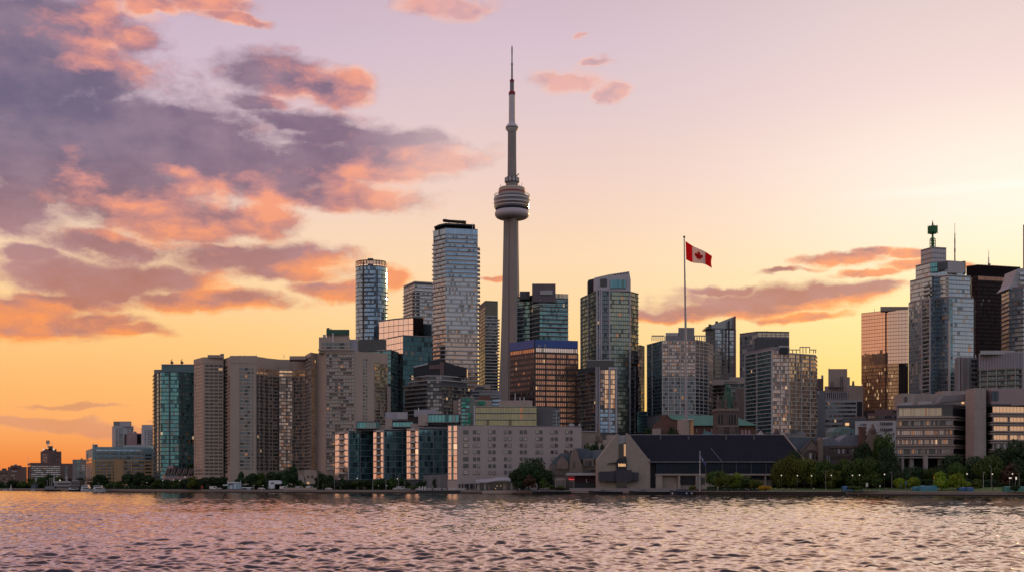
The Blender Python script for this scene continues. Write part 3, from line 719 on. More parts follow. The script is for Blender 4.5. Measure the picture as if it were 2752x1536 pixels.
# ------------------------------------------------------------------ far left
def far_left():
    b = Bd('terminal_house', 'low brown building at the extreme left edge of the skyline', 'building', [(-40, 1420), (22, 1410)], 1262, C_brown)
    b.bands(b.path(), 1266, 1296, 4, G_dark, 4, .5); b.penthouse(5, 18, 1257, 1262, C_stoned)
    b = Bd('warehouse', 'squat brown brick block with stepped roof near the left edge', 'building', [(21, 1390), (72, 1380)], 1253, C_brown)
    b.penthouse(28, 58, 1249, 1253, C_brown); b.penthouse(38, 46, 1246, 1249, C_lgrey)
    b.bands(b.path(0, 0, .2, .48), 1262, 1267, 1, C_lgrey, 3, .6, name='sign_panel')
    b.bands(b.path(0, 0, .15, .4), 1272, 1286, 2, G_dark, 3, .7)
    b = Bd('terminal_block', 'wide mauve terminal block with ribbon windows under the brown brick tower', 'building', [(74, 1400), (82, 1330), (166, 1340)], 1242, C_brown)
    b.bands(b.path(0, 0), 1246, 1292, 7, G_peach, 2.5, .55)
    b.bands(b.path(1, 1, .02, .95), 1249, 1292, 8, G_grey, 2.5, .5)
    b.mast(75, 1226, 1242)
    b = Bd('brick_tower', 'brown brick tower with stepped top and rooftop mast at the far left', 'building', [(109, 1385), (128, 1378), (165, 1385)], 1211, C_brown)
    b.penthouse(115, 152, 1205, 1211, C_brown); b.penthouse(130, 142, 1197, 1206, C_stoned)
    b.mast(129, 1183, 1198, .8); b.mast(140, 1187, 1198, .4)
    mb = MB(); x, y, z = P(129, 1392, 1187); mb.rbox((x, y), (1, 0), 3.6, 1.5, z - 2, z + 2); mb.build('dish_antenna', C_dgrey, b.e)
    b.bands(b.path(0, 0, .3, .95), 1218, 1245, 7, G_grey, 5, .25); b.bands(b.path(1, 1, .25, .9), 1216, 1245, 8, G_dark, 6, .3)
    for px in (120, 147):
        mb = MB(); x, y, z = P(px, 1383, 1206.5); mb.blob((x, y - 3, z), (1.0, 1.0, 1.0), 5); mb.build('roof_lamp', M_lamp, b.e)
    b = Bd('brick_annex', 'low dark brown block right of the far brick tower', 'building', [(162, 1340), (197, 1340)], 1244, C_brown)
    b.bands(b.path(0, 0, .3, .6), 1250, 1285, 6, G_dark, 3, .7)
    b = Bd('glass_annex', 'blue grey block with dark glass centre beside the peach reflecting corner', 'building', [(195, 1250), (236, 1245)], 1233, C_grey)
    b.bands(b.path(0, 0, .25, .48), 1236, 1290, 7, G_teald, 3, .9); b.bands(b.path(0, 0, .58, .82), 1240, 1290, 8, G_blue, 3, .7)
    b.penthouse(217, 222, 1230, 1233, C_dgrey)
    b = Bd('podium_block', 'low grey block behind the ferry terminal masts', 'building', [(205, 1150), (236, 1150)], 1262, C_grey)
    b.bands(b.path(), 1266, 1292, 4, G_dark, 3, .5)
    # ochre brick quay building
    b = Bd('quay_apartments', 'long building with blue green metal top over ochre brick storeys at the far left waterfront', 'building', [(231, 1075), (249, 1008), (385, 1015), (411, 1022)], 1234, C_ochre)
    tp = pmat('blue green metal upper storeys', (0.21, 0.31, 0.33), 0.55, var=0.18, scale=0.12)
    x = [tuple(p) for p in b.poly]
    mb = MB(); mb.prism(x, b.z(1234), b.z(1203)); mb.build('upper_storeys', tp, b.e)
    mb = MB(); fr = [P(250, 1018), P(408, 1028), P(405, 1046), P(253, 1040)]; mb.prism(fr, b.z(1203), b.z(1198)); mb.build('roof', tp, b.e)
    b.penthouse(249, 263, 1193, 1199, C_dgrey, 12); b.mast(249, 1190, 1200, .4, back=12); b.mast(262, 1190, 1198, .3, back=12); b.mast(253, 1189, 1198, .3, back=12)
    b.penthouse(235, 243, 1217, 1236, C_dgrey, 45); b.penthouse(340, 396, 1194, 1200, C_lgrey, 30)
    b.bands(b.path(0, 0, .1, .9), 1226, 1300, 9, G_peach, 4, .8)
    for i, (px, w) in enumerate(((262, 3.2), (278, 4.6), (294, 3.2), (310, 4.4), (332, 5.6), (346, 3.2), (364, 5.6), (380, 4.4))):
        wins(b, 1, [px], [1216, 1228] + [1240 + 8.7 * k for k in range(7)], w, 1.7, G_dark, C_dgrey)
    b.bands(b.path(1, 1, .06, .95), 1205, 1212, 1, G_blue, 5, .6); b.bands(b.path(2, 2, .2, .85), 1216, 1300, 9, G_dark, 3, .5)
    b.piers(b.path(1, 1), [.52], 1232, 1300, pmat('pale ochre brick', (0.42, 0.27, 0.15), .9), 8, .8)
    # white towers behind
    b = Bd('white_tower', 'white and grey slab tower, taller of the pair behind the ochre brick building', 'building', [(301, 1200), (309, 1185), (359, 1190)], 1143, C_lgrey)
    b.penthouse(305, 353, 1131, 1143, C_grey); b.penthouse(322, 351, 1132.5, 1142, C_lgrey, 1.5)
    for t0, t1 in ((.06, .15), (.22, .42), (.68, .78), (.86, .97)): b.bands(b.path(1, 1, t0, t1), 1149, 1206, 11, G_dark, 2.5, .6)
    b.bands(b.path(1, 1, .5, .62), 1165, 1200, 1, C_brick, 2.5, 1, name='red_panel')
    b = Bd('pink_block', 'plain dusty pink block with rooftop frame between the two white towers', 'building', [(344, 1180), (368, 1182)], 1160, C_rose)
    b.mast(361, 1157, 1162, .5); b.penthouse(361, 366, 1158, 1161, C_dgrey)
    b = Bd('pink_block', 'dusty pink lower block with one dark glass edge right of the plain pink one', 'building', [(368, 1190), (396, 1190)], 1163, C_rose)
    b.bands(b.path(0, 0, .02, .4), 1166, 1190, 1, G_dark, 3, 1)
    b = Bd('white_tower', 'pale slab tower with ribbed windows directly left of the teal glass tower', 'building', [(380, 1160), (385, 1150), (424, 1150)], 1147, C_lgrey)
    b.penthouse(381, 412, 1140, 1147, C_lgrey, 2)
    for t0, t1 in ((.1, .2), (.3, .45), (.5, .75)): b.bands(b.path(1, 1, t0, t1), 1153, 1195, 9, G_dark, 2.5, .6)
    b = Bd('pale_block', 'low pale block between the ochre building roof and the white towers', 'building', [(333, 1130), (412, 1130)], 1195, C_lgrey)
    b.bands(b.path(), 1197, 1215, 2, G_grey, 3, .5)
far_left()

# ------------------------------------------------------------------ left towers
def left_towers():
    cr = [P(411, 942), P(418, 918), P(432, 905), P(480, 905), P(521, 912)]
    b = Bd('teal_tower', 'teal glass apartment tower with two rooftop finials left of the tan concrete block', 'building', None, 997, C_dgrey, raw=cr)
    b.bands(b.path(), 999, 1286, 27, G_teal, 1.5, .84)
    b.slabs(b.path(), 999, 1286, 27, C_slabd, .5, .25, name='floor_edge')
    b.piers(b.path(), [.3, .42, .56, .72, .86], 998, 1286, G_teald if False else C_dgrey, .7, .6)
    b.penthouse(434, 521, 978, 997, pmat('teal roof screen', (0.08, 0.17, 0.19), .35), 4, 20); b.slabs([P(434, 908.5), P(521, 909)], 978, 978, 0, C_lgrey, .5, .5, name='roof_edge')
    b.penthouse(414, 434, 992, 998, C_grey, 20)
    for px in (462, 489):
        Y = 916; mb = MB(); x, y, z = P(px, Y, 978)
        mb.tube((x, y, z), (x, y, z + 4.4), .35, .15, 6)
        for a in range(5):
            t = a * 1.26; mb.tube((x, y, z + .8 + .5 * a), (x + 1.5 * math.cos(t), y + .8 * math.sin(t), z + 1.6 + .5 * a), .25, .1, 5)
        mb.blob((x, y, z + 1.2), (1.3, 1.2, .9), 4); mb.build('roof_finial', C_black, b.e)
    # tan complex, three joined blocks
    b = Bd('concrete_apartments', 'tan concrete apartment block with a grid of small dark windows beside the teal tower', 'building', [(521, 880), (547, 862), (600, 864), (603, 868), (612, 860), (619, 853.5)], 957, C_tan)
    b.rim(955, 971, C_tan, .2, b.path(0, 1)); b.bands(b.path(0, 0, .06, .94), 973, 1276, 32, G_punch2, 1.2, .55, cols=[6]); b.bands(b.path(1, 1, .04, .96), 973, 1276, 32, G_punch, 3, .55, cols=[4])
    b.bands(b.path(3, 3, .1, .95), 978, 1270, 31, G_room, 1.5, .7); b.bands(b.path(4, 4, .1, .9), 1006, 1250, 26, G_amber, 1.5, .7)
    b.penthouse(558, 602, 952.5, 957, C_tan2, 8); b.penthouse(592, 602, 949.5, 953, C_dgrey, 9)
    b = Bd('concrete_apartments', 'tan concrete block with a concave wall of reflecting bay windows, middle of the complex', 'building', [(619, 852), (690, 856), (720, 868), (750, 876), (785, 878), (822, 872)], 955, C_tan)
    b.rim(956, 974, C_tan, .25, b.path(0, 0))
    b.bands(b.seg(644, 655), 985, 1262, 29, G_dark, 2, .6, cols=[1]); b.bands(b.seg(657.5, 672), 985, 1262, 29, G_dark, 2, .6, cols=[2]); b.bands(b.seg(677, 680.5), 985, 1262, 29, G_dark, 2, .6, cols=[1])
    b.bands(b.path(1, 4), 984, 1003, 2, G_amber, 2.8, .55, name='top_window_band')
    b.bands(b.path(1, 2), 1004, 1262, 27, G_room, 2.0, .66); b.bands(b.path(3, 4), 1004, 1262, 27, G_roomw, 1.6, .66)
    b.piers(b.path(1, 4), [.0, .12, .25, .5, .64, .77, .9], 1004, 1262, C_dgrey, .55, .45)
    b.piers(b.path(1, 4), [.06, .18, .31, .38], 982, 1262, C_tan, .5, .5)
    b.slabs(b.path(1, 4), 1004, 1262, 27, C_tan, .35, .45, name='floor_edge')
    b.penthouse(618, 690, 954.5, 957, C_tan, 6); b.penthouse(690, 708, 959, 962, C_tan2, 12); b.penthouse(778, 822, 955.5, 961, C_tan, 4)
    for px in (645, 657, 690, 763): b.mast(px, 951, 957, .3)
    # tall right block
    b = Bd('concrete_apartments', 'tallest tan concrete block with broad window bays and a green roof cap', 'building', [(820, 862), (835, 842), (851, 848), (877, 838), (952, 838), (1006, 842), (1042, 852)], 944, C_tan)
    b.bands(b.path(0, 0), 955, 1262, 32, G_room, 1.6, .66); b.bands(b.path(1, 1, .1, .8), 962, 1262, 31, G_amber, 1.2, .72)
    b.slabs(b.path(0, 0), 955, 1262, 32, C_slab, .5, .3); b.bands(b.path(3, 3), 950, 1262, 33, G_room, 2.0, .72); b.slabs(b.path(3, 3), 950, 1262, 33, C_tan, .5, .5, name='floor_edge')
    b.piers(b.path(3, 3), [0, .42, 1], 948, 1262, C_tan, .5, .5)
    b.bands(b.seg(976, 980, 4), 961, 1200, 27, G_dark, 2, .6, cols=[1]); b.bands(b.seg(983, 987, 4), 961, 1200, 27, G_dark, 2, .6, cols=[1])
    b.bands(b.path(5, 5, .0, .95), 973, 1240, 30, G_room, 1.8, .68); b.slabs(b.path(5, 5), 973, 1240, 30, C_tan2, .3, .35, name='floor_edge')
    b.penthouse(857, 940, 905, 944, C_tan, 1, 26, 'crown')
    y0 = 838 + 1
    bands(b.e, [P(866, y0), P(936, y0)], Z(920, y0), Z(927, y0), 1, G_dark, 3.2, .85); bands(b.e, [P(866, y0), P(936, y0)], Z(930, y0), Z(937.5, y0), 1, G_dark, 3.2, .85)
    slabs(b.e, [P(857, y0), P(877, y0 - 2), P(935, y0 - 2), P(954, y0)], Z(941, y0), Z(941, y0), 0, C_tan, 1.2, 1.0, name='cornice')
    b.penthouse(878, 938, 894, 906, C_tan2, 5, 18); b.penthouse(877, 939, 884.5, 894, pmat('green roof cap', (0.03, 0.10, 0.07), .6), 4, 20, 'roof_cap')
    b.penthouse(893, 896.5, 894, 915, C_white, .5, 2, 'vent_pipe'); b.penthouse(878, 886, 880, 885, C_dgrey, 8); b.penthouse(888, 891, 882, 885, C_dgrey, 8)
    b.penthouse(938, 961, 911, 944, pmat('lilac grey box', (0.33, 0.33, 0.38), .7), 3, 18); b.penthouse(868, 876, 898, 906, C_metal, 4, 4, 'roof_rail')
    b.penthouse(1040, 1050, 1037, 1262, C_tan2, 12, 25, 'side_wing')
    ext(b.e, 'podium', [(818, 1262), (850, 1262), (862, 1312), (822, 1312)], 836, 20, C_tan)
    # teal glazed block behind
    b = Bd('teal_office', 'dark teal glass office behind the tallest tan block, with black roof box', 'building', [(955, 985), (1050, 975), (1069, 995), (1073, 1010)], 940, C_dgrey)
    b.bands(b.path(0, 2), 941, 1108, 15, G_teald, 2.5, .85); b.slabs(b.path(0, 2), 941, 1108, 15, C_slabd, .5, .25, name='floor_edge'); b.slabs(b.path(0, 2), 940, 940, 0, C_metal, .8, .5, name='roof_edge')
    b.penthouse(965, 1038, 911, 940, C_dglass, 3)
    # round blue tower
    c = P(998, 1165); R = 42.5 / F * 1150
    raw = [(c[0] + R * math.cos(t), c[1] + R * .9 * math.sin(t)) for t in [math.pi + math.pi * i / 12 for i in range(13)]]
    b = Bd('round_tower', 'rounded blue glass condominium tower with golden right edge and open crown', 'building', None, 712, C_dgrey, raw=raw, depth=8)
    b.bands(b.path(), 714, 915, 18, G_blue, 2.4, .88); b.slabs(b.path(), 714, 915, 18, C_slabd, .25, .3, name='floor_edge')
    bands(b.e, b.path(), b.z(697), b.z(712), 1, G_gold, 2.4, .6, -.6, name='painted_sky_glow'); slabs(b.e, b.path(), b.z(700), b.z(700), 0, C_bronze, .1, 1.0, name='crown_ring'); b.piers(b.path(), [i / 14 for i in range(15)], 698, 714, C_bronze, .4, .2)  # gold screen paints the sky glow seen through the open crown
    b.slabs(b.path(4, 6), 740, 915, 16, C_dgrey, 1.2, .7); b.slabs(b.path(9, 11), 782, 915, 12, C_slab, 1.3, .7); b.piers(b.path(), [.36], 705, 915, C_dgrey, 1.2, .8)
    b.penthouse(988, 1003, 694, 712, C_dgrey, 10, 6)
    # behind: slab tower with ledges
    b = Bd('ledge_tower', 'grey condominium with pale balcony ledges half hidden left of the tallest condominium', 'building', [(1085, 1285), (1115, 1255), (1166, 1262)], 757, C_dgrey)
    b.bands(b.path(), 762, 915, 16, G_grey, 2.6, .7); b.slabs(b.path(), 785, 915, 14, C_slab, 1.3, .9); b.slabs(b.path(), 758, 775, 2, C_slab, .5, 1.1, name='cornice'); b.piers(b.path(), [.55, .68], 780, 915, C_dgrey, 3, .9)
    # angular mirrored offices
    b = Bd('mirror_office', 'angular office with pinkish mirror glass and slanted roof beside the round tower', 'building', [(1018, 1126), (1058, 1112), (1110, 1100), (1138, 1106)], 853, C_dgrey)
    b.bands(b.path(0, 1), 854, 935, 5, G_peach, 6, .96); b.bands(b.path(2, 2), 854, 935, 5, G_brown, 5, .96); b.slabs(b.path(), 853, 853, 0, C_grey, .3, .8, name='roof_edge')
    b.penthouse(1118, 1160, 870, 900, G_teald, 20)
    b = Bd('mirror_office', 'lower wedge office with peach reflecting left side and dark teal front', 'building', [(1039, 1022), (1083, 1000), (1161, 1010)], 901, C_dgrey)
    b.bands(b.path(0, 0), 902, 1110, 12, G_peach, 4, .95); b.bands(b.path(1, 1), 902, 1110, 16, glass('ink teal glazing', (.015, .05, .065), (.05, .12, .14), frame=(.02, .05, .06), mw=.06, dark=.3, curtain=.05, warm=0), 1.8, .9); b.slabs(b.path(), 901, 901, 0, C_slabd, .25, .6, name='roof_edge')
    # the tall condominium
    b = Bd('condominium', 'tallest condominium, silver blue with closely stacked balconies and black winged roof', 'building', [(1164.5, 1063), (1197, 1050), (1284, 1056)], 612, C_dgrey)
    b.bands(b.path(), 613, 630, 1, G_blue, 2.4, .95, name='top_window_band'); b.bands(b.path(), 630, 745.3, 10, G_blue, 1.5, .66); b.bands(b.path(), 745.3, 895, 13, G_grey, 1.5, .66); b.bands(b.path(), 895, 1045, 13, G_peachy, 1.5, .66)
    b.slabs(b.path(0, 0), 654, 1045, 34, C_slab, 1.5, 1.15); b.slabs(b.path(1, 1), 633, 1045, 36, C_slab, .35, 1.0, name='spandrel')
    for i in range(34):
        z = b.z(1045) + (b.z(654) - b.z(1045)) * i / 34; q = b.fr[2]; mb = MB(); mb.box(q.x - 1, q.x + 1.9, q.y - 1.2, q.y + 8, z, z + 1.1); mb.build('corner_balcony', C_slab, b.e)
    mb = MB(); mb.prism([P(1178, 1058), P(1272, 1062), P(1268, 1085), P(1182, 1080)], b.z(614), b.z(603)); mb.build('penthouse', C_black, b.e)
    ext(b.e, 'winged_roof', [(1166, 609.5), (1180, 603), (1198, 599.5), (1277, 603.5), (1276, 608), (1198, 604), (1168, 611)], 1052, 24, C_black)
    ext(b.e, 'roof_fin', [(1189, 590), (1196, 588.5), (1206, 590.5), (1253, 593.5), (1252, 597), (1206, 593.5), (1190, 592)], 1060, 8, C_black)
    for px in (1207, 1229, 1246): b.mast(px, 592, 602, .5, C_black)
    b.mast(1163, 618, 622, .2); b.mast(1270, 600, 612, .2, back=2)
    # right neighbour of it
    b = Bd('condominium', 'slim condominium with olive blank top and pale ledges right of the tallest condominium', 'building', [(1287, 1185), (1304, 1150), (1338, 1153)], 807, C_dgrey)
    b.bands(b.path(0, 0), 822, 1070, 26, G_teald, 2.5, .8); ol = pmat('olive grey render', (0.20, 0.20, 0.155), .8)
    b.bands(b.path(1, 1), 810, 848, 1, ol, 3, .98, name='blank_panel'); b.bands(b.path(1, 1), 850, 1076, 27, G_dark, 2, .7); b.slabs(b.path(1, 1), 850, 1076, 27, C_slab, .9, .95)
    for i in range(27):
        z = b.z(1076) + (b.z(850) - b.z(1076)) * i / 27; q = b.fr[2]; mb = MB(); mb.box(q.x - .5, q.x + 1.6, q.y - .5, q.y + 6, z, z + .9); mb.build('corner_balcony', C_slab, b.e)
    b = Bd('terraced_base', 'stepped pale terraces at the foot of the slim condominium', 'building', [(1268, 935), (1346, 930)], 1068, C_grey)
    b.bands(b.path(), 1070, 1100, 3, G_blue, 2.5, .6); b.penthouse(1288, 1346, 1052, 1068, C_lgrey, 3); b.penthouse(1275, 1318, 1034, 1040, C_beige, 8); b.penthouse(1280, 1300, 1038, 1062, C_dgrey, 6); b.slabs([P(1268, 932), P(1340, 930)], 1050, 1068, 2, C_lgrey, .8, .8, name='terrace')
    # dark stepped condominium
    b = Bd('stepped_condominium', 'dark grey condominium with wide balconies and black curved roof in front of the tallest one', 'building', [(1088, 900), (1148, 880), (1187, 880), (1262, 900)], 1034, C_dgrey)
    mb = MB(); mb.prism([P(1100, 900), P(1148, 881), P(1187, 881), P(1255, 898), P(1250, 915), P(1105, 915)], b.z(1036), b.z(1021)); mb.build('terrace_storey', C_dgrey, b.e)
    mb = MB(); mb.prism([P(1112, 905), P(1149, 882), P(1187, 882), P(1240, 900), P(1240, 915), P(1115, 915)], b.z(1022), b.z(1008)); mb.build('terrace_storey', C_grey, b.e)
    b.bands(b.path(0, 0), 1036, 1112, 7, G_dark, 2.2, .7); b.slabs(b.path(0, 0), 1034, 1112, 7, C_grey, 1.6, 1.0)
    b.bands(b.path(1, 1), 1009, 1112, 10, G_room, 2.0, .75); b.slabs(b.path(1, 1), 1009, 1112, 10, C_dgrey, .5, .35, name='floor_edge')
    b.bands(b.path(2, 2), 1036, 1112, 8, G_room, 2.0, .75); b.slabs(b.path(2, 2), 1036, 1112, 8, C_slabd, .9, .4)
    slabs(b.e, [P(1100, 899), P(1148, 880), P(1187, 880), P(1256, 898)], Z(1010, 880), Z(1022, 880), 1, C_lgrey, .8, .7, name='terrace')
    for i in range(8): b.penthouse(1108 + 5 * i, 1109.5 + 5 * i, 1026, 1033, C_lgrey, 10, 1, 'terrace_screen')
    ext(b.e, 'curved_roof', [(1110, 1009), (1112, 986), (1150, 977), (1150, 970), (1172, 966), (1186, 964), (1196, 970), (1215, 978), (1235, 983), (1254, 987), (1254, 1009)], 890, 22, C_black)
    ext(b.e, 'roof_light', [(1112, 983), (1150, 974), (1150, 978), (1112, 987)], 889, .6, C_metal); ext(b.e, 'roof_window', [(1182, 972), (1193, 972), (1193, 1006), (1182, 1006)], 889, .8, C_brown); ext(b.e, 'roof_window', [(1153, 980), (1182, 978), (1182, 990), (1153, 991)], 889.2, .6, C_brown)
left_towers()

# ------------------------------------------------------------------ waterfront mid rises
def midrises():
    T = ((901, 800, 936, 785, 1003, 800, 1157, 'left'), (1003, 790.6, 1031, 787, 1092, 795, 1153, 'middle'), (1093, 784.2, 1125, 780, 1203, 787, 1149, 'right'))
    for i, (x0, y0, x1, y1, x2, y2, top, w) in enumerate(T):
        lab = ('glass midrise with white edged peach corner, leftmost of the three on the quay', 'glass midrise with boxed roof terrace, middle one of the three on the quay', 'glass midrise with pale ground floor columns, rightmost of the three on the quay')[i]
        b = Bd('glass_midrise', lab, 'building', [(x0, y0), (x1, y1), (x2, y2)], top, C_dgrey, group='glass midrises on the quay')
        b.bands(b.path(0, 0, .0, .32), top + 6, 1287, 8, G_peach, 1.8, .9); b.bands(b.path(0, 0, .32, .72), top + 6, 1287, 8, G_room, 2.2, .55); b.bands(b.path(0, 0, .72, 1), top + 6, 1287, 8, G_peach, 1.8, .9)
        b.slabs(b.path(0, 0, .0, .98), top + 6, 1287, 8, C_beige, .5, .35, name='floor_edge'); b.slabs(b.path(0, 0, .3, .74), top + 6, 1287, 8, C_slab, .9, 1.0)
        b.bands(b.path(1, 1), top + 4, 1287, 8, G_teald, 1.9, .92); b.slabs(b.path(1, 1), top + 4, 1287, 8, pmat('blue grey trim', (.22, .32, .36), .5), .25, .22, name='floor_edge')
        b.slabs(b.path(1, 1), top, top, 0, C_metal, 1.0, .5, name='roof_edge'); b.piers(b.path(1, 1), [.5, .82] if i else [.48], top + 3, 1287, C_slabd, .35, .35)
        b.rim(top, top + 5, C_beige, .25, b.path(0, 0)); b.piers(b.path(1, 1), [0], top - 2, 1287, C_lgrey, .5, .5)
        if i == 0: q = (957, 1019, 1131, 1151); r = (949, 958, 1129, 1152)
        elif i == 1: q = (1055, 1110, 1131, 1147); r = (1035, 1054, 1122, 1143)
        else: q = (1149, 1233, 1111, 1135); r = (1124, 1150, 1112, 1132)
        Y = b.Y + 6
        mb = MB(); mb.prism([P(q[0], Y), P(q[1], Y), P(q[1] - 2, Y + 16), P(q[0] + 1, Y + 16)], Z(q[3] + 6, Y), Z(q[2], Y)); mb.build('penthouse', C_dgrey, b.e)
        bands(b.e, [P(q[0], Y), P(q[1], Y)], Z(q[2] + 2, Y), Z(q[3], Y), 1, G_teal, 2.2, .9); slabs(b.e, [P(q[0] - 4, Y), P(q[1], Y)], Z(q[3], Y), Z(q[3], Y), 0, C_slabd, 3, .5, name='canopy')
        b.penthouse(r[0], r[1], r[2], r[3] + 6, C_beige, 4, 8, 'stair_box')
        if i == 1: b.penthouse(1036, 1096, 1106, 1124, pmat('lilac grey box', (0.33, 0.33, 0.38), .7), 10); b.penthouse(1066, 1095, 1107, 1121, C_lgrey, 9); b.penthouse(1018, 1060, 1140, 1153, C_beige, 6)
        if i == 2: b.penthouse(1113, 1174, 1100, 1114, pmat('lilac grey box', (0.33, 0.33, 0.38), .7), 12); b.mast(1125, 1094, 1101, .3, back=12); b.penthouse(1104, 1140, 1137, 1150, C_beige, 6)
        if i == 2:
            for px in (1096, 1104, 1112, 1120):
                mb = MB(); x, y = P(px, 781 + (1125 - px) * .6); mb.tube((x, y - 1.0, 2), (x, y - 1.0, Z(1275, y)), .35, .35, 8); mb.build('column', C_lgrey, b.e)
            ext(b.e, 'ground_floor_panel', [(1138, 1276), (1204, 1272), (1204, 1310), (1138, 1310)], 779, 1, C_grey)
    # grey hotel slab
    b = Bd('hotel_slab', 'long taupe hotel slab with paired small windows in the middle of the waterfront', 'building', [(1203, 738.5), (1229, 735), (1563, 752)], 1143, pmat('taupe render', (0.40, 0.34, 0.325), .9, var=.05, scale=.05, streak=.1))
    b.bands(b.path(0, 0, .05, .4), 1142, 1288, 9, G_peach, 1.8, .92); b.bands(b.path(0, 0, .4, .6), 1142, 1288, 9, G_teald, 2, .8); b.bands(b.path(0, 0, .6, .98), 1142, 1288, 9, G_peach, 1.8, .92); b.slabs(b.path(0, 0), 1142, 1288, 9, C_lgrey, .3, .3, name='floor_edge')
    ext(b.e, 'red_panel', [(1203, 1279), (1227, 1279), (1227, 1303), (1203, 1303)], 744, 1, C_red)
    gw = glass('hotel window', (0.10, 0.13, 0.15), (0.36, 0.36, 0.36), frame=(.1, .1, .1), mw=.0, metal=.3, dark=.8, curtain=.25, cut=(.48, .45, .4), warm=0, big=0)
    fr = pmat('dull window frame', (0.12, 0.10, 0.095), .7)
    ys = [1157.0, 1175, 1193, 1211.5, 1229.5, 1248, 1266]
    ys = [1159, 1177.5, 1195, 1213, 1231.5, 1250, 1268]
    wins(b, 1, [1252], ys, 3.2, 2.2, gw, fr)
    wins(b, 1, [1275, 1286, 1316.5, 1328, 1358.5, 1370.5, 1401, 1412, 1443.5, 1454, 1484, 1495, 1524, 1535], ys, 1.75, 1.95, gw, fr)
    b.slabs(b.all(), 1142, 1142, 0, C_grey, .12, .35, name='roof_edge')
    for px in (1239, 1247, 1262, 1278):
        mb = MB(); x, y = P(px, 733.4); mb.tube((x, y, 2), (x, y, Z(1298, y)), .3, .3, 6); mb.build('column', C_tan, b.e)
    ext(b.e, 'ground_recess', [(1233, 1299), (1300, 1297), (1300, 1311), (1233, 1311)], 734.2, .6, C_black)
    for px, r in ((1536, 1.0), (1531, .8), (1558, .9), (1541, .6)):
        mb = MB(); x, y, z = P(px, 762, 1143); mb.blob((x, y, z + .4), (r, r, r * 1.2), 5); mb.build('roof_dish', C_lgrey, b.e)
    b.mast(1561, 1112, 1145, .25, C_dgrey)
    # roof pavilion of olive glass
    Y = 752
    e = root_at('glazed_pavilion', 1360, Y, 'olive glass pavilion with white floor lines on the hotel slab roof', 'building', z=Z(1146, Y))
    ext(e, 'wall', [(1277, 1146), (1277, 1092), (1442, 1092), (1442, 1146)], Y, 18, C_dgrey)
    bands(e, [P(1277, Y), P(1442, Y)], Z(1092, Y), Z(1144, Y), 3, G_olive, 1.7, .82); slabs(e, [P(1276, Y), P(1443, Y)], Z(1091, Y), Z(1144, Y), 3, pmat('pale green trim', (0.35, 0.42, 0.34), .6), .5, .35, name='floor_edge')
    ext(e, 'corner_pier', [(1273, 1146), (1273, 1088), (1277, 1088), (1277, 1146)], Y - 1, 4, C_lgrey)
    e = root_at('plant_room', 1470, 760, 'plain dark grey roof block right of the olive pavilion', 'building', z=Z(1147, 760))
    ext(e, 'wall', [(1443, 1148), (1443, 1093), (1483, 1093), (1505, 1097), (1505, 1148)], 760, 16, pmat('graphite render', (0.14, .135, .14), .9))
    bands(e, [P(1484, 759.9), P(1505, 759.9)], Z(1098, 760), Z(1146, 760), 5, G_dark, 1.6, .6); ext(e, 'pipe', [(1495, 1146), (1495, 1100), (1496.5, 1100), (1496.5, 1146)], 758, .5, C_metal)
    e = root_at('roof_block', 1385, 790, 'beige blank roof block above the olive pavilion with three vents', 'building', z=Z(1100, 790))
    ext(e, 'wall', [(1341, 1100), (1341, 1075), (1416, 1074), (1431, 1075), (1431, 1100)], 790, 14, C_beige)
    for px in (1383, 1396, 1407): ext(e, 'vent', [(px, 1076), (px, 1055 if px == 1383 else 1066), (px + 3, 1055 if px == 1383 else 1066), (px + 3, 1076)], 793, 1.2, C_lgrey)
    e = root_at('roof_block', 1290, 800, 'beige and brown roof block with one bright green panel', 'building', z=Z(1100, 800))
    ext(e, 'wall', [(1257, 1096), (1257, 1072), (1268, 1060), (1276, 1072), (1320, 1075), (1320, 1096)], 800, 14, C_beige)
    ext(e, 'brown_panel', [(1285, 1062), (1318, 1062), (1318, 1075), (1285, 1075)], 806, 6, C_brick); ext(e, 'green_panel', [(1285, 1076), (1303, 1076), (1303, 1087), (1285, 1087)], 799, .8, C_greenp)
    e = root_at('stair_tower', 1255, 785, 'narrow stair tower patched green and white at the left end of the slab roof', 'building', z=Z(1146, 785))
    ext(e, 'wall', [(1238, 1146), (1238, 1066), (1262, 1064), (1276, 1070), (1276, 1146)], 785, 14, pmat('grey green render', (0.16, .19, .17), .8))
    bands(e, [P(1239, 784.9), P(1262, 784.9)], Z(1068, 785), Z(1144, 785), 8, G_teal, 2.5, .6); bands(e, [P(1233, 792), P(1238, 784)], Z(1068, 785), Z(1146, 785), 7, C_white, 2, .6, name='white_panel')
    for k, (px, py, w, h) in enumerate(((1243, 1082, 9, 12), (1252, 1068, 9, 10), (1258, 1108, 7, 14), (1257, 1125, 8, 12), (1245, 1130, 8, 9))): ext(e, 'green_panel', [(px, py + h), (px, py), (px + w, py), (px + w, py + h)], 784 - .1 * k, .6, C_greenp)
    e = root_at('roof_block', 1226, 800, 'small plain taupe block beside the patched stair tower', 'building', z=Z(1146, 800)); ext(e, 'wall', [(1218, 1146), (1218, 1075), (1238, 1075), (1238, 1146)], 800, 12, C_tan2)
midrises()

